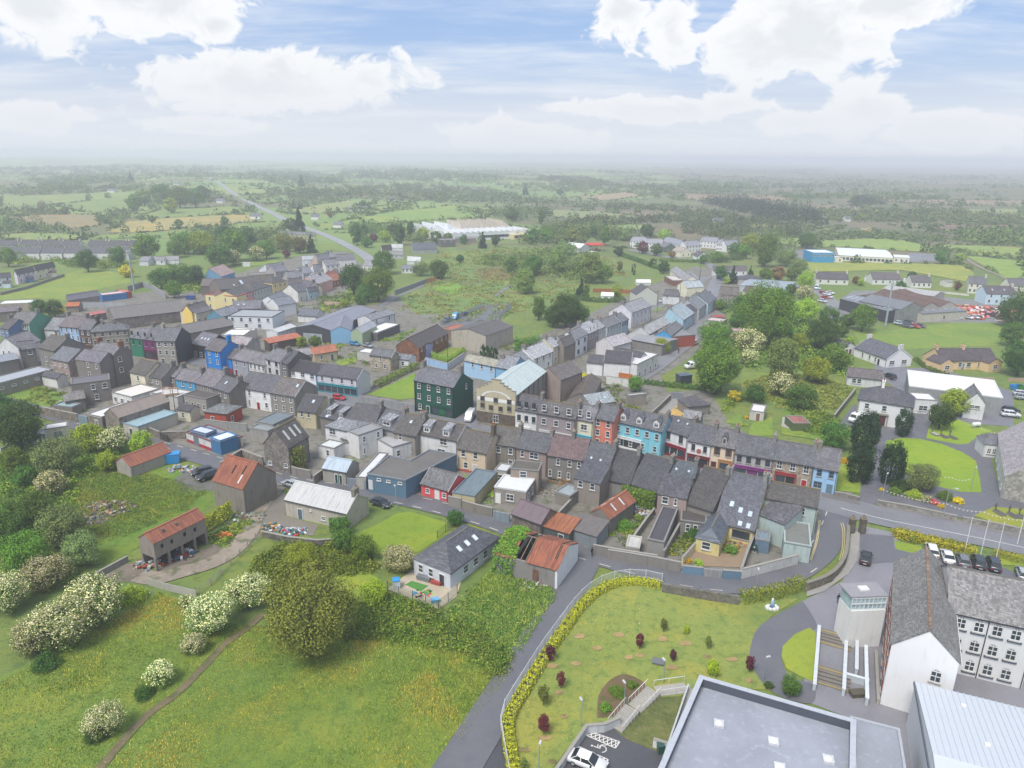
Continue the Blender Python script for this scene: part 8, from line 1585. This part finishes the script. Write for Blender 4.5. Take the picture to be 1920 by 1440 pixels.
# ------------------------------------------------------------------ vehicles
gc = 'cars in the school car park'
for c,f,k,cc,lab in [((1222,1120),(1205,1060),'suv','#f0f0f0','white car first in the row by the golden hedge'),((1340,1160),(1318,1100),'saloon','#f2f2f2','white car second in the row by the golden hedge'),((1458,1190),(1440,1130),'hatch','#7a7f84','grey car third in the parked row'),((1572,1205),(1550,1140),'suv','#3a4048','black car fourth in the parked row'),((1685,1220),(1660,1150),'suv','#3d454e','dark car fifth in the parked row'),((1905,1290),(1880,1220),'hatch','#b5bac0','silver car at the end of the parked row')]: car(B5,c,f,k,cc,lab,gc)
car(B5,(728,1170),(740,1100),'hatch','#2a2c30','black hatchback leaving through the school gate',name='car')
car(B7,(560,1425),(650,1460),'saloon','#f4f4f4','white saloon parked beside the hatched bay')
car(B2,(1335,755),(1380,770),'saloon','#3c4148','dark saloon parked behind the pale hall');car(B2,(668,612),(630,600),'saloon','#b9c0c6','silver car on the lane behind the pale hall',name='car')
car(B1,(1520,525),(1450,540),'suv','#33383e','dark estate car on rough ground by derelict house');car(B1,(1560,555),(1500,575),'suv','#2b2f35','black off roader beside the dark estate car')
car(T6,(485,1150),(455,1190),'van','#f0f0f0','white van beside the green corner building');car(T7,(632,765),(580,770),'van','#eceeee','white camper van under the great beech');car(T7,(645,585),(625,595),'hatch','#e6e8ea','white car parked on hill street');car(T5,(1020,1000),(1060,1005),'hatch','#c8283a','red car outside teal shopfront');car(T5,(1140,592),(1190,600),'hatch','#3f8fc0','blue car outside sage green bay');car(T5,(1240,605),(1270,612),'saloon','#9aa0a6','silver car beside white hoarding');car(T6,(375,395),(350,415),'van','#4aa3d0','blue and white box van in back car park',s=1.1);car(T6,(310,412),(280,425),'suv','#6f7a80','grey pickup in back car park');car(T6,(445,365),(470,355),'hatch','#3f4c8a','dark blue car in back car park');car(T6,(1555,660),(1540,670),'hatch','#d8dadc','pale car beside black roofed house') if False else None
car(F4,(1345,882),(1380,880),'saloon','#f2f2f2','white car outside white hipped house');car(F5,(1865,735),(1850,760),'van','#dfeaf2','white van on the mart road');car(T8,(915,840),(885,825),'suv','#2c2d33','dark car beside the long outbuilding');car(T8,(655,1160),(620,1175),'van','#f4f4f4','white van beside the villa',s=.95)
for i,(c,cc) in enumerate([((1820,1092),'#2d3238'),((1815,1128),'#eceef0'),((1895,968),'#d9dde2'),((1915,1000),'#aab0b6')]): car(T8,c,(c[0]+40,c[1]+4),'suv' if i % 2 else 'hatch',cc,['dark car by the parish centre corner','white car by the parish centre corner','pale car on the parish car park','silver car on the parish car park'][i])
gm = 'cars at the mart'
for i,(x,y,cc) in enumerate([(1260,388,'#dfe3e6'),(1300,392,'#c9ced3'),(1340,380,'#5f666c'),(1375,390,'#e6e9ec'),(1415,392,'#d3d8dc'),(1460,380,'#8a9096'),(1500,392,'#eef0f2'),(1545,390,'#d8dce0'),(1045,458,'#6a7078'),(1100,460,'#c2343c'),(1140,456,'#5a3c50'),(985,440,'#c3d2dc'),(1060,430,'#4f5a62'),(1130,402,'#eceef0'),(935,405,'#4b4f55'),(440,215,'#e6e8ea'),(430,242,'#b8323a'),(455,238,'#dfe2e4'),(412,205,'#a03038'),(465,205,'#eceef0'),(408,270,'#d9dde0'),(595,325,'#55595e'),(365,170,'#cfe0e6')]):
    nm = {'#c': 'red','#b': 'red','#a': 'red','#5': 'dark','#6': 'dark','#4': 'dark','#8': 'grey'}.get(cc[:2] if cc not in ('#c9ced3','#c3d2dc') else '','pale')
    OR = ('first','second','third','fourth','fifth','sixth','seventh','eighth');car(T8,(x,y),(x+30,y+6),('hatch','saloon','suv')[i % 3],cc,nm+' car, '+(OR[i]+' along the row before the mart store' if i < 8 else OR[i-8]+' of the cars below the mast' if i < 15 else OR[i-15]+' of the cars on the mart road'),gm)
# ------------------------------------------------------------------ poles, masts, flags
def mast(label,t,c,h,hz_):
    o = pole('telecom_mast',label,t,c,h,.45,'#a3b0b6',cat='mast')
    for i in range(6): a = i*1.047;MB().box(-.12,.12,-.09,.09,-1.0,1.0).build('antenna',mat('plain','#e6e9ea'),o,loc=(.75*math.cos(a),.75*math.sin(a),h-hz_),rot=(0,0,a))
    MB().tube((0,0,h-hz_-.1),(0,0,h-hz_+.1),.8,.8,12).build('ring',mat('plain','#8d979c'),o)
mast('tall grey telecom mast in the walled yard',F1,(1512,762),20.5,1.2);mast('tall grey telecom mast in front of the mart sheds',T8,(880,445),19,1.4)
for t,c,h,a,lab in [(B7,(1135,805),3.3,(-.1,.3),'lamp post above the curved bed on park lawn'),(B7,(838,995),3.6,(-.1,.3),'lamp post in the mulch bed by the steps'),(B7,(518,1130),3.6,(-.1,.3),'lamp post at the car park corner'),(B7,(1880,790),3.6,(.3,.1),'lamp post beside the school path'),(B7,(200,1470),3.6,(.1,.3),'lamp post at the bottom of park lawn'),(B5,(1312,850),6.5,(.8,-.6),'tall street lamp outside the church wall'),(B2,(1453,772),4.4,(-.2,.5),'lamp post on the lane beside the lawn'),(B4,(1105,1415),4.0,(.2,.5),'lamp post beside the statue hedge'),(B5,(1520,640),5,(.3,.3),'lamp post on church lawn corner'),(B5,(860,690),5,(.3,.3),'lamp post at the church gate'),(F3,(1250,1000),6,(.5,.5),'lamp post beside the common footpath'),(F3,(930,890),6,(.5,.5),'lamp post under the three great trees'),(T4,(460,1150),5,(.6,.2),'street lamp on the west lane')]: pole('lamp_post',lab,t,c,h,.07,'#9aa3a6',arm=a,group='street and park lamps')
for i,c in enumerate([(1472,1112),(1592,1132),(1708,1152),(1868,1045)]):
    o = pole('flagpole',('first','second','third','fourth')[i]+' white flagpole from the school gate',B5,c,6.9,.07,'#eceef0',cat='flagpole',group='school flagpoles');MB().ball((0,0,6.95),.1,.1,.1).build('finial',mat('paint','#d9dcdd'),o)
for t,c,h,lab in [(F4,(1080,1090),9,'utility pole before the tall white house'),(F4,(1525,860),10,'utility pole beside white hipped house'),(F4,(1270,1000),10,'utility pole above hill street'),(F2,(800,900),10,'utility pole behind yellow hotel'),(T6,(318,720),8,'utility pole in hedged green yard'),(F5,(540,720),9,'utility pole at the top of hill street'),(T4,(1320,1120),8,'utility pole by the ivy yard'),(F4,(1750,640),9,'utility pole by the cream gable front')]: pole('utility_pole',lab,t,c,h,.12,'#5f564c',cross=True,cat='pole',group='timber utility poles')
def bunting(label,t,pts,h):
    w = [P(t(p),h) for p in pts];o = empty('bunting',w[0]);tag(o,label,'bunting');s = MB();f = MB();k = 0
    for a,b in zip(w,w[1:]):
        n = max(2,int((b-a).length/.6));prev = None
        for i in range(n+1):
            u = i/n;p = a.lerp(b,u)-w[0];p.z -= 4*u*(1-u)*.5
            if prev is not None: s.tube(prev,p,.015,.015,4,False);d = (p-prev)*.45;f.poly([prev,prev+d,prev+d*.5-Vector((0,0,.3))]);k += 1
            prev = p
    s.build('string',mat('plain','#dcdcd8'),o);f.build('flag',mat('plain','#f2ead0'),o)['kind'] = 'stuff'
bunting('white and yellow bunting over the church lawn',B5,[(1090,480),(1380,540),(1530,548)],4.0);bunting('long bunting above the church border',B5,[(862,630),(1340,735),(1620,795),(1960,860)],4.2);bunting('bunting by the parish centre tank',B5,[(1410,90),(1600,170),(1720,200)],3.0)
# ------------------------------------------------------------------ people
def person_mesh(m):
    me = bpy.data.meshes.new('person');J = [(0,0,.95),(0,0,1.2),(0,0,1.42),(0,.01,1.52),(0,.02,1.66),(.1,0,.9),(.12,.05,.5),(.12,-.02,.06),(-.1,0,.9),(-.11,-.08,.5),(-.1,-.2,.08),(.2,0,1.4),(.26,.02,1.12),(.25,.12,.88),(-.2,0,1.4),(-.26,.0,1.12),(-.25,.1,.88),(.12,.1,.03),(-.1,-.1,.03)]
    E = [(0,1),(1,2),(2,3),(3,4),(0,5),(5,6),(6,7),(7,17),(0,8),(8,9),(9,10),(10,18),(2,11),(11,12),(12,13),(2,14),(14,15),(15,16)]
    me.from_pydata(J,E,[]);o = bpy.data.objects.new('person',me);col.objects.link(o);md = o.modifiers.new('skin','SKIN');sv = me.skin_vertices[0].data
    rad = [.15,.15,.16,.06,.105,.1,.07,.05,.1,.07,.05,.065,.05,.04,.065,.05,.04,.04,.04]
    for i,r in enumerate(rad): sv[i].radius = (r,r*.85)
    sv[0].use_root = True;o.modifiers.new('sub','SUBSURF').levels = 1;dg = bpy.context.evaluated_depsgraph_get();out = bpy.data.meshes.new_from_object(o.evaluated_get(dg));bpy.data.objects.remove(o);out.materials.clear();out.materials.append(m);return out
for t,c,lab,top,ang in [(B6,(522,215),'person in black walking across the school yard','#26272b',2.6),(B3,(1398,1140),'person in dark clothes walking on the lane','#2b2c33',.6),(T7,(528,655),'person walking down hill street','#33363c',.3)]:
    p = P(t(c));o = add('person',person_mesh(mat('plain',top)),None,loc=(p.x,p.y,.2),rot=(0,0,ang));tag(o,lab,'person','people on foot')
    MB().ball((0,-.0,1.72),.1,.115,.1).build('hair',mat('plain','#2a211c'),o,smooth=True);MB().ball((0,.045,1.66),.075,.08,.1).build('face',mat('plain','#c99a80'),o,smooth=True)
# ------------------------------------------------------------------ painted markings
def along(line,step,dash,w,m,parent,z,off=0.0,skip=None):
    acc = [0];
    for i in range(1,len(line)): acc.append(acc[-1]+(line[i]-line[i-1]).length)
    def at_(s):
        i = max(0,min(len(line)-2,next((q for q in range(len(acc)-1) if acc[q+1] >= s),len(line)-2)));f = (s-acc[i])/(acc[i+1]-acc[i]+1e-9);p = line[i].lerp(line[i+1],f);d = (line[i+1]-line[i]).normalized();return p,d
    s = step*.3;me = MB().box(-dash/2,dash/2,-w/2,w/2,0,.004).me('road_marking',m)
    while s < acc[-1]:
        p,d = at_(s);n = Vector((-d.y,d.x));p = p+n*off
        if not skip or not skip(s/acc[-1]): add('road_marking',me,parent,loc=(p.x,p.y,z),rot=(0,0,math.atan2(d.y,d.x)))
        s += step
_lane = [o for o in bpy.data.objects if o.name == 'lane'][0];LM = mat('plain','#d8d2bc')
ll = smooth_line([tuple(P(p))[:2] for p in ROADS[0][2]],6);along(ll,4.4,2.0,.16,LM,_lane,.176,off=1.9,skip=lambda f: f < .3);along(ll,4.4,2.0,.16,LM,_lane,.176,off=-2.0,skip=lambda f: f < .42 or f > .9);along(ll,5.5,1.8,.13,LM,_lane,.176,skip=lambda f: f > .32)
_ms = [o for o in bpy.data.objects if o.name == 'main_street'][0];ml = smooth_line([tuple(P(p))[:2] for p in ROADS[2][2]],6);along(ml,3.0,3.02,.14,mat('plain','#e4e4e2'),_ms,.188,off=-1.2,skip=lambda f: f < .86)
for i,pts in enumerate([[(1582,868),(1560,1020),(1512,1172)],[(1592,868),(1570,1020),(1522,1172)]]): ribbon('yellow_line',B4,pts,.12,mat('plain','#d9c98a'),z=.24,parent=_lane)
for i,pts in enumerate([[(545,890),(560,960),(555,1080),(535,1170)],[(560,890),(575,960),(568,1080),(548,1170)]]): ribbon('yellow_line',B5,pts,.12,mat('plain','#d9c98a'),z=.24,parent=_lane)
_cp_ = [o for o in bpy.data.objects if o.name == 'car_park'][0];WM = mat('plain','#e9e6e0')
def line_(a,b,w=.12,t=B7,par=_cp_,z=.14,m=WM): ribbon('road_marking',t,[a,b],w,m,z=z,n=1,parent=par)
def zig(A,B,C,D,n,t=B7):
    """hatched strip: outline A-B-C-D and crossing bars"""
    L = lambda p,q,f: (p[0]+(q[0]-p[0])*f,p[1]+(q[1]-p[1])*f)
    for i,(p,q) in enumerate(((A,B),(B,C),(C,D),(D,A))): line_(p,q,t=t,z=.140+.002*i)
    for i in range(n): line_(L(A,B,i/n),L(D,C,(i+1)/n),t=t,z=.150);line_(L(D,C,i/n),L(A,B,(i+1)/n),t=t,z=.154)
zig((570,1165),(808,1250),(775,1298),(530,1190),8);zig((490,1280),(722,1385),(690,1438),(450,1300),8)
def wheelchair():
    m = MB();p0 = P(B7((675,1305)));a = math.radians(-25)
    def arc(r,a0,a1,w,n=14):
        for i in range(n):
            t0,t1 = a0+(a1-a0)*i/n,a0+(a1-a0)*(i+1)/n;m.poly([(r*math.cos(t0),r*math.sin(t0),0),((r+w)*math.cos(t0),(r+w)*math.sin(t0),0),((r+w)*math.cos(t1),(r+w)*math.sin(t1),0),(r*math.cos(t1),r*math.sin(t1),0)])
    arc(.42,-2.9,1.2,.12)
    for q in ([(-.08,.2),(.05,.2),(.05,1.0),(-.08,1.0)],[(.05,.55),(.5,.55),(.5,.65),(.05,.65)],[(.05,.2),(.55,.2),(.55,.32),(.05,.32)],[(.5,.3),(.6,.3),(.8,-.35),(.7,-.4)]): m.poly([(x,y,.001) for x,y in q])
    arc(0,0,6.28,.14);n0 = len(m.v)
    for i in range(n0-14*4,n0): x,y,z = m.v[i];m.v[i] = (x-.01,y+1.2,.002)
    m.build('road_marking',WM,_cp_,loc=(p0.x,p0.y,.16),rot=(0,0,a+1.6))
wheelchair()
# ------------------------------------------------------------------ steps and ramps
def steps(label,t,A,B,n,w,h1,rail,c='#b3aea4',nose=None):
    a,b = P(t(A)),P(t(B));d = b-a;L = d.length;root = empty('steps',(a.x,a.y,0),math.atan2(d.y,d.x));tag(root,label,'steps');tr = L/n
    for i in range(n):
        o = MB().box(tr*i,tr*(i+1),-w/2,w/2,0,.15+h1*(i+1)/n).build('step',mat('concrete',c),root)
        if nose: MB().box(tr*i,tr*i+.1,-w/2,w/2,.15+h1*(i+1)/n,.154+h1*(i+1)/n).build('nosing',mat('plain','#d9b93a' if i in (0,n-1) else '#3a3632'),o)
    for s in rail:
        y = s*w/2;m = mat('plain','#e6e8ea')
        MB().tube((0,y,1.05),(L,y,1.15+h1),.04,.04,6).build('handrail',m,root)
        for i in range(0,n+1,2): MB().tube((tr*i,y,.1),(tr*i,y,1.05+(h1+.1)*i/n),.03,.03,5).build('baluster',m,root)
steps('long white railed steps climbing from the car park',B7,(770,1150),(900,1020),11,2.0,.5,(-1,1));steps('upper flight of white railed steps',B7,(920,1000),(1060,880),11,2.0,.4,(-1,1));steps('level walkway with white railing by the flat block',B7,(1080,870),(1310,845),4,1.8,.05,(-1,1))
steps('upper flight of dark school steps with yellow edges',B6,(490,535),(503,445),5,4.4,.5,(),'#8d867c',True);steps('lower flight of dark school steps with yellow edges',B6,(470,840),(482,720),5,4.4,.5,(),'#8d867c',True)
for lab,A,B,h in (('pale side wall beside the school steps',(385,370),(350,815),1.0),('pale wall between steps and ramp',(590,440),(570,850),1.1),('middle ramp wall of the school',(670,430),(665,700),1.1),('outer ramp wall of the school',(735,520),(745,920),1.1),('pale cross wall at ramp foot',(580,730),(760,780),1.0)): wall('ramp_wall',lab,B6,[A,B],h,.35,'#ccd4d8','render','#dfe5e8',wv=.2)
# ------------------------------------------------------------------ churchyard, statue, play things, bins, tanks, heaps
def statue():
    p = P(B6((30,245)));o = empty('grotto_statue',(p.x,p.y,0));tag(o,'blue and white statue on white rocks by the hedge','statue')
    for i in range(9): a = i*.7;MB().ball((.8*math.cos(a),.5*math.sin(a),.2),.32,.3,.28+.06*(i % 3),8,5).build('rock',mat('plain','#e6e6e4'),o)
    MB().tube((0,0,.3),(0,0,1.5),.32,.16,10).build('robe',mat('plain','#8fb8dc'),o,smooth=True);MB().ball((0,0,1.66),.13,.13,.17).build('head',mat('plain','#efe4d8'),o,smooth=True);MB().tube((0,.06,.5),(0,.08,1.75),.3,.14,10).build('mantle',mat('plain','#f0f2f4'),o,smooth=True)
statue()
def grave(t,c,lab,k=0):
    p = P(t(c));o = empty('grave',(p.x,p.y,.12),.15);tag(o,lab,'grave','churchyard graves');MB().box(-.6,.6,-1.1,1.1,0,.25).build('kerb',mat('stone','#8d8a86'),o);MB().box(-.5,.5,-1.0,1.0,.25,.3).build('slab',mat('plain','#5f5d5c' if k else '#b5b2ac'),o)
    MB().box(-.1,.1,1.0,1.15,.25,1.7).box(-.4,.4,1.01,1.14,1.15,1.35).build('cross',mat('plain','#6d6a66'),o)
for c,l,k in (((1252,222),'pale grave slab on the church side lawn',0),((1318,240),'dark grave slab on the church side lawn',1),((1385,248),'dark grave with flowers on church side lawn',1)): grave(B5,c,l,k)
for c,l in (((1735,815),'grave nearest the lamp behind church wall'),((1838,835),'second grave behind church wall'),((1915,850),'grave at the picture edge behind church wall')): grave(B5,c,l,1)
def tank(t,c,lab,cm,L=2.4,r=.55,ang=.2):
    p = P(t(c));o = empty('fuel_tank',(p.x,p.y,.1),ang);tag(o,lab,'tank');b = MB();pr = [(-.5,.0),(-.48,.6),(-.4,.9),(-.3,1),(.3,1),(.4,.9),(.48,.6),(.5,0)]
    for (x0,a),(x1,c_) in zip(pr,pr[1:]): b.tube((x0*L,0,r+.4),(x1*L,0,r+.4),max(r*a,.01),max(r*c_,.01),14,False)
    b.build('vessel',mat('paint',cm),o,smooth=True)
    for x in (-.3,.3): MB().box(x*L-.1,x*L+.1,-.4,.4,0,.6).build('cradle',mat('plain','#b0aeaa'),o)
tank(B5,(1557,170),'white gas tank on the church side lawn','#f2f2f0');tank(F3,(170,1350),'green oil tank in back yard','#3f8a5a',3.5,.9);tank(B4,(1095,1100),'dark green oil tank in yard beside stone wall','#2f4a44',1.8,.5,1.2)
bx = boxthing
for a in [('shipping_box','blue storage box beside red roofed stone shed','container',B1,(1280,430),4.2,2.2,2.2,'#2d95da',.25),('wheelie_bin','green wheelie bin beside flat block wall','bin',B7,(1112,1325),.7,.7,1.1,'#2a5a50',.2),('wheelie_bin','blue bin in the paved yard','bin',B4,(930,985),.6,.6,1.1,'#2f5fd0',.2),('skip','blue skip at the parish car park','skip',T8,(1855,920),3,1.6,1.3,'#2f8fd8',.1),('skip','green skip at the parish car park','skip',T8,(1895,925),2.4,1.6,1.3,'#3f8a50',.1),('skip','dark blue skip in hotel yard','skip',F2,(228,850),4,2,1.8,'#2a4f96',.1),('crate','yellow crate outside derelict house','crate',B2,(418,740),1.4,.7,.8,'#e8d52a',.4),('crate','teal crate outside derelict house','crate',B2,(482,705),1.2,.8,.8,'#3f8f94',.4),('play_house','blue roofed play house on the play patio','play house',B8,(862,335),1.1,1.1,1.5,'#d9e4ea',.3),('play_table','light blue play table on the play patio','table',B8,(1098,425),1.2,.8,.6,'#6fb6dc',.3),('planter','wooden planter box below the ramp','planter',B6,(668,900),1.9,1.0,.6,'#5f5640',.1),('bench','red bench beside the bungalow wall','bench',B8,(1105,315),1.8,.6,.5,'#b04a44',-.4),('storage_box','grey storage bench beside the bungalow wall','box',B8,(1030,290),2.4,.8,.7,'#7d8287',-.4),('caravan','white caravan near northern workshop','caravan',F2,(860,480),4.5,2.2,2.4,'#f2f2f2',.1),('container','dark blue garden store by the hedge','store',T7,(565,870),4,3,2.6,'#3c4a58',.3),('stone_plaque','grey plaque on mulch patch in park','plaque',B7,(1095,655),1.5,1.1,.3,'#77797c',-.3),('storage_tank','white storage tank at filling station','tank',F4,(545,360),5,4,3,'#e8ecf0',.1)]:
    bx(a[0],a[1],a[2],a[3],a[4],a[5],a[6],a[7],a[8],a[9],lid={'play_house': '#3f9fe0'}.get(a[0]),z=.12)
def heap(label,t,c,r,n,cols,h=.5,s=.5,seed=1,cat='rubble'):
    rng = random.Random(seed);p = P(t(c));vs,fs,mi = [],[],[];b = MB();idx = []
    for i in range(n):
        a,q = rng.uniform(0,6.28),r*rng.random()**.6;x,y = q*math.cos(a)*1.3,q*math.sin(a);z = h*(1-q/r)*rng.random();w,d,k = [s*rng.uniform(.25,1)*.5 for _ in range(3)];n0 = len(b.v);b.box(-w,w,-d,d,-k*.6,k*.6);M_ = Matrix.Translation((x,y,z+k*.5)) @ Matrix.Rotation(rng.uniform(0,6.28),4,'Z') @ Matrix.Rotation(rng.uniform(-.5,.5),4,'X')
        b.v[n0:] = [tuple(M_ @ Vector(v)) for v in b.v[n0:]];idx += [rng.randrange(len(cols))]*6
    me = b.me('rubbish_heap',[mat('plain',q) for q in cols]);me.polygons.foreach_set('material_index',idx);o = add('rubbish_heap',me,None,loc=(p.x,p.y,.03));tag(o,label,cat,kind='stuff')
DB = ['#8a857c','#c9c4ba','#6b5a4c','#a98a6a','#4a5560','#e0ddd6']
for i,(lab,t,c,r,n,h,s,cols) in enumerate([('burnt rubble heap in the overgrown plot',B1,(800,780),4.0,120,.5,.7,['#5f5b58','#77706a','#b07a50','#8a8278','#c9b8a0']),('slate coloured rubble spread in the plot',B1,(690,850),3.2,90,.4,.7,['#6f6a66','#b58a66','#8f8a84','#5a6a74']),('rubbish heap of white bags behind the rusty shed',B3,(1720,800),2.6,110,1.1,.6,['#e6e6e4','#c9cdd2','#b58f80','#8fa3b4']),('rubbish spread beside the white bag heap',B4,(295,810),1.8,50,.5,.5,['#e6e6e4','#c9a08c','#a8b0a8']),('rubble in the walled yard behind plum roof',B3,(1060,660),2.4,110,.3,.4,['#c4bdb4','#a89e90','#8a8478']),('timber debris behind the plum roofed house',B3,(1180,560),2.4,70,.9,.9,['#8f6f4c','#6f6a60','#a98a5c','#4a5a4c']),('rubble at the foot of derelict shed wall',B3,(990,1340),2.6,120,.5,.4,['#c4bab0','#9a9288','#e6e2da','#b06a5c']),('scrap under the open barn',B1,(1330,1120),2.6,90,.9,.9,['#8a2f2c','#3f5f7a','#c9ccd0','#5a5550']),('scrap metal at the barn corner',B1,(1120,1200),2.0,60,.7,.7,['#a04a38','#8fa0a8','#c9c4ba']),('junk beside the derelict house wall',B2,(395,700),1.6,50,1.2,.8,['#3f3540','#6a4a50','#8a8f94','#4f6a70']),('hire goods piled in the black walled yard',B2,(520,925),1.8,60,.9,.6,['#e09a2a','#2f6f6a','#c9ccd0','#8a8f94']),('white bags and buckets in the walled yard',B2,(680,955),1.8,60,.8,.6,['#e6e8ea','#3f7f78','#c94a48','#7f98b0']),('junk on weedy ground by the farm track',B2,(320,850),3.0,60,.4,.6,['#7f868a','#c9ccd0','#4f7a6a','#8a6a50']),('scrap by the blue storage box',B1,(1340,480),2.6,60,.4,.6,['#c9ccd0','#7fa3b8','#a8a49c','#d9a090']),('orange and white junk on grass by the track',B1,(1680,990),1.2,20,.8,.9,['#e08a3a','#d98a50']),('crop of red machinery parked in the mart yard',F6,(1560,765),16,420,1.2,2.2,['#c4484a','#d98a94','#e6dcd8','#8f3a40','#d07a3a','#4a4446']),('gravel and sand bank in walled garden',T7,(540,1065),.5,2,.1,.2,['#d9b87a']),('pots and toys on the play patio',B8,(1020,375),1.2,26,.3,.4,['#2b2b2e','#d9485a','#8fd03a','#3f9fd8']),('flower pots in the paved yard',B4,(915,1060),2.0,60,.5,.4,['#a8563a','#8a9a3a','#c9c03a','#3f5f34']),('chairs and tables on the dark roof terrace',B3,(200,360),2.0,30,.3,.5,['#4a4a4c','#c9cdd0','#8a8f94'])]):
    heap(lab,t,c,r,n,cols,h,s,i+3)
patch('sand_bed',T7,[(440,1110),(520,1040),(605,1005),(590,1070),(550,1125)],mat('dirt','#d9b26a'),z=.05);patch('yard',T7,[(345,1090),(470,985),(560,985),(520,1040),(440,1110)],mat('concrete','#a3a19c'),z=.05);patch('paved_yard',B4,[(640,1080),(830,1100),(940,990),(1070,1000),(1000,1220),(720,1210),(580,1170)],mat('concrete','#a08a70'),z=.05)
patch('lawn',T7,[(870,1170),(1000,1090),(1010,1200)],mat('grass','#7f9a40'),z=.05);patch('lawn',T7,[(1050,1260),(1080,1180),(1230,1130),(1240,1270),(1140,1275)],mat('grass','#85a03a'),z=.05);patch('lawn',T5,[(1230,960),(1400,890),(1590,800),(1590,990),(1480,1000)],mat('grass','#84a236',var=.6),z=.05);patch('lawn',T6,[(200,670),(340,600),(480,600),(430,660),(320,715)],mat('grass','#7d9a3c'),z=.05);patch('garden',T7,[(1300,1260),(1310,1080),(1700,1160),(1750,1330),(1560,1300)],mat('grass','#7f9a38'),z=.05);patch('path',T7,[(1300,1200),(1310,1130),(1370,1140),(1360,1220)],mat('concrete','#bdb9ac'),z=.07)
# straw mulch rings under the park saplings
for i,c in enumerate([(505,455),(800,445),(640,545),(480,660),(960,600),(1200,690),(1130,475),(1300,510),(1465,610),(1650,630),(1780,790),(300,680),(355,880),(245,1220),(875,615),(1100,640),(390,1060),(95,1310),(300,1400)]):
    patch('mulch_ring',B7,[(c[0]+(34+8*math.sin(i*3))*math.cos(a)*1.2,c[1]+18*math.sin(a+.3*math.sin(2*a+i))) for a in [k*.628 for k in range(10)]],mat('dirt','#b59a66'),z=.05,sm=3)
# weeds and clutter in the gaps between the houses
for i,(t,pts,n) in enumerate([(T5,[(640,590),(1000,560),(1200,640),(1240,740),(1000,720),(700,690)],120),(T5,[(1300,560),(1600,470),(1480,560)],60),(T6,[(1330,850),(1650,850),(1620,960),(1500,1010),(1250,960)],70),(T6,[(620,520),(900,560),(900,620),(640,640)],50),(B3,[(440,690),(640,750),(660,640),(560,600)],20),(B3,[(1480,960),(1600,780),(1800,840),(1680,1060)],60),(B4,[(430,1120),(560,930),(680,900),(640,1060),(560,1150)],50),(T4,[(250,900),(480,940),(520,1020),(380,1050),(220,1000)],60),(T7,[(0,1000),(150,1000),(300,1100),(60,1080)],40),(F2,[(1400,900),(1900,860),(1920,1000),(1650,1000),(1420,930)],60),(B1,[(1500,1010),(1760,900),(1900,860),(1700,1060)],60)]):
    scrub('weeds','weeds and shrubs in a back yard gap of the town',t,pts,n,.8,.6,GR+['#8a9a48'],46,.3,60+i)
patch('garden',F3,[(560,720),(900,640),(1060,760),(900,900),(760,920),(560,860),(440,940),(250,1000),(240,900),(480,830)],mat('grass','#7d9442'),z=.05)
patch('garden',F3,[(200,230),(420,240),(600,320),(420,300),(260,300)],mat('grass','#7d9442'),z=.05);patch('garden',F2,[(780,420),(1060,400),(1250,420),(1080,470),(800,480)],mat('grass','#86a048'),z=.05);patch('garden',F2,[(100,640),(350,600),(340,740),(120,780),(60,700)],mat('grass','#6f8a3c'),z=.05);patch('garden',F4,[(1210,900),(1400,880),(1300,980),(1210,980)],mat('grass','#86a048'),z=.05);patch('garden',T5,[(990,720),(1080,690),(1160,680),(1150,720),(1040,750)],mat('grass','#86a23e'),z=.05)
scrub('weeds','garden shrubs below the three great trees',F3,[(180,820),(480,800),(700,820),(740,900),(480,960),(260,960)],60,2,2,GR,70,.5,91);scrub('weeds','scrub on the green slope behind the hotel',F2,[(80,620),(340,590),(480,680),(340,740),(100,760)],40,2.2,1.6,GR,70,.6,92)
def scaffold():
    p = P(T4((1240,1075)));o = empty('scaffold',(p.x,p.y,0),.35);tag(o,'red brown scaffolding tower beside ribbed barn roof','scaffold');m,d = mat('plain','#a3604c'),mat('plain','#b9946a')
    for x in (0,1.8,3.6):
        for y in (0,1.2): MB().tube((x,y,0),(x,y,6),.04,.04,5).build('upright',m,o)
    for z in (2,4,5.6):
        MB().box(-.1,3.7,0,1.2,z,z+.05).build('deck',d,o)
        for y in (0,1.2): MB().tube((0,y,z+.9),(3.6,y,z+.9),.03,.03,5).build('rail',m,o)
scaffold()
gf = 'farmhouses in the open country'
for i,(px,py,w_,lab) in enumerate([(207,361,12,'white farmhouse beyond the west fields'),(412,381,10,'white farmhouse under the wooded knoll'),(478,411,15,'white bungalow beside the far north road'),(590,412,11,'white farmhouse right of far north road'),(680,396,14,'grey farmhouse below the hill field'),(652,398,9,'white cottage below the hill field'),(330,348,12,'pale farmhouse behind the knoll'),(1348,420,16,'long grey farm shed near the far plantation'),(1590,416,8,'tiny white house at the edge of far woods'),(735,377,10,'far farmstead behind bright hill field'),(632,428,12,'white bungalow in the field by north road')]):
    g0 = G((px,py));s_ = mpp(g0);L = w_*2*s_*.62;o = empty('farmhouse',g0,.1*(i % 5)-.2);tag(o,lab,'farmhouse',gf);MB().box(-L/2,L/2,0,8,-1,3.2).poly([(-L/2,0,3.2),(-L/2,4,5.8),(-L/2,8,3.2)]).poly([(L/2,0,3.2),(L/2,8,3.2),(L/2,4,5.8)]).build('wall',mat('render','#ecebe6',var=.1),o)
    MB().slab([(-L/2-.2,-.3,3.05),(L/2+.2,-.3,3.05),(L/2+.2,4,5.95),(-L/2-.2,4,5.95)],.15).slab([(L/2+.2,8.3,3.05),(-L/2-.2,8.3,3.05),(-L/2-.2,4,5.95),(L/2+.2,4,5.95)],.15).build('roof',mat('slate','#77777c'),o)
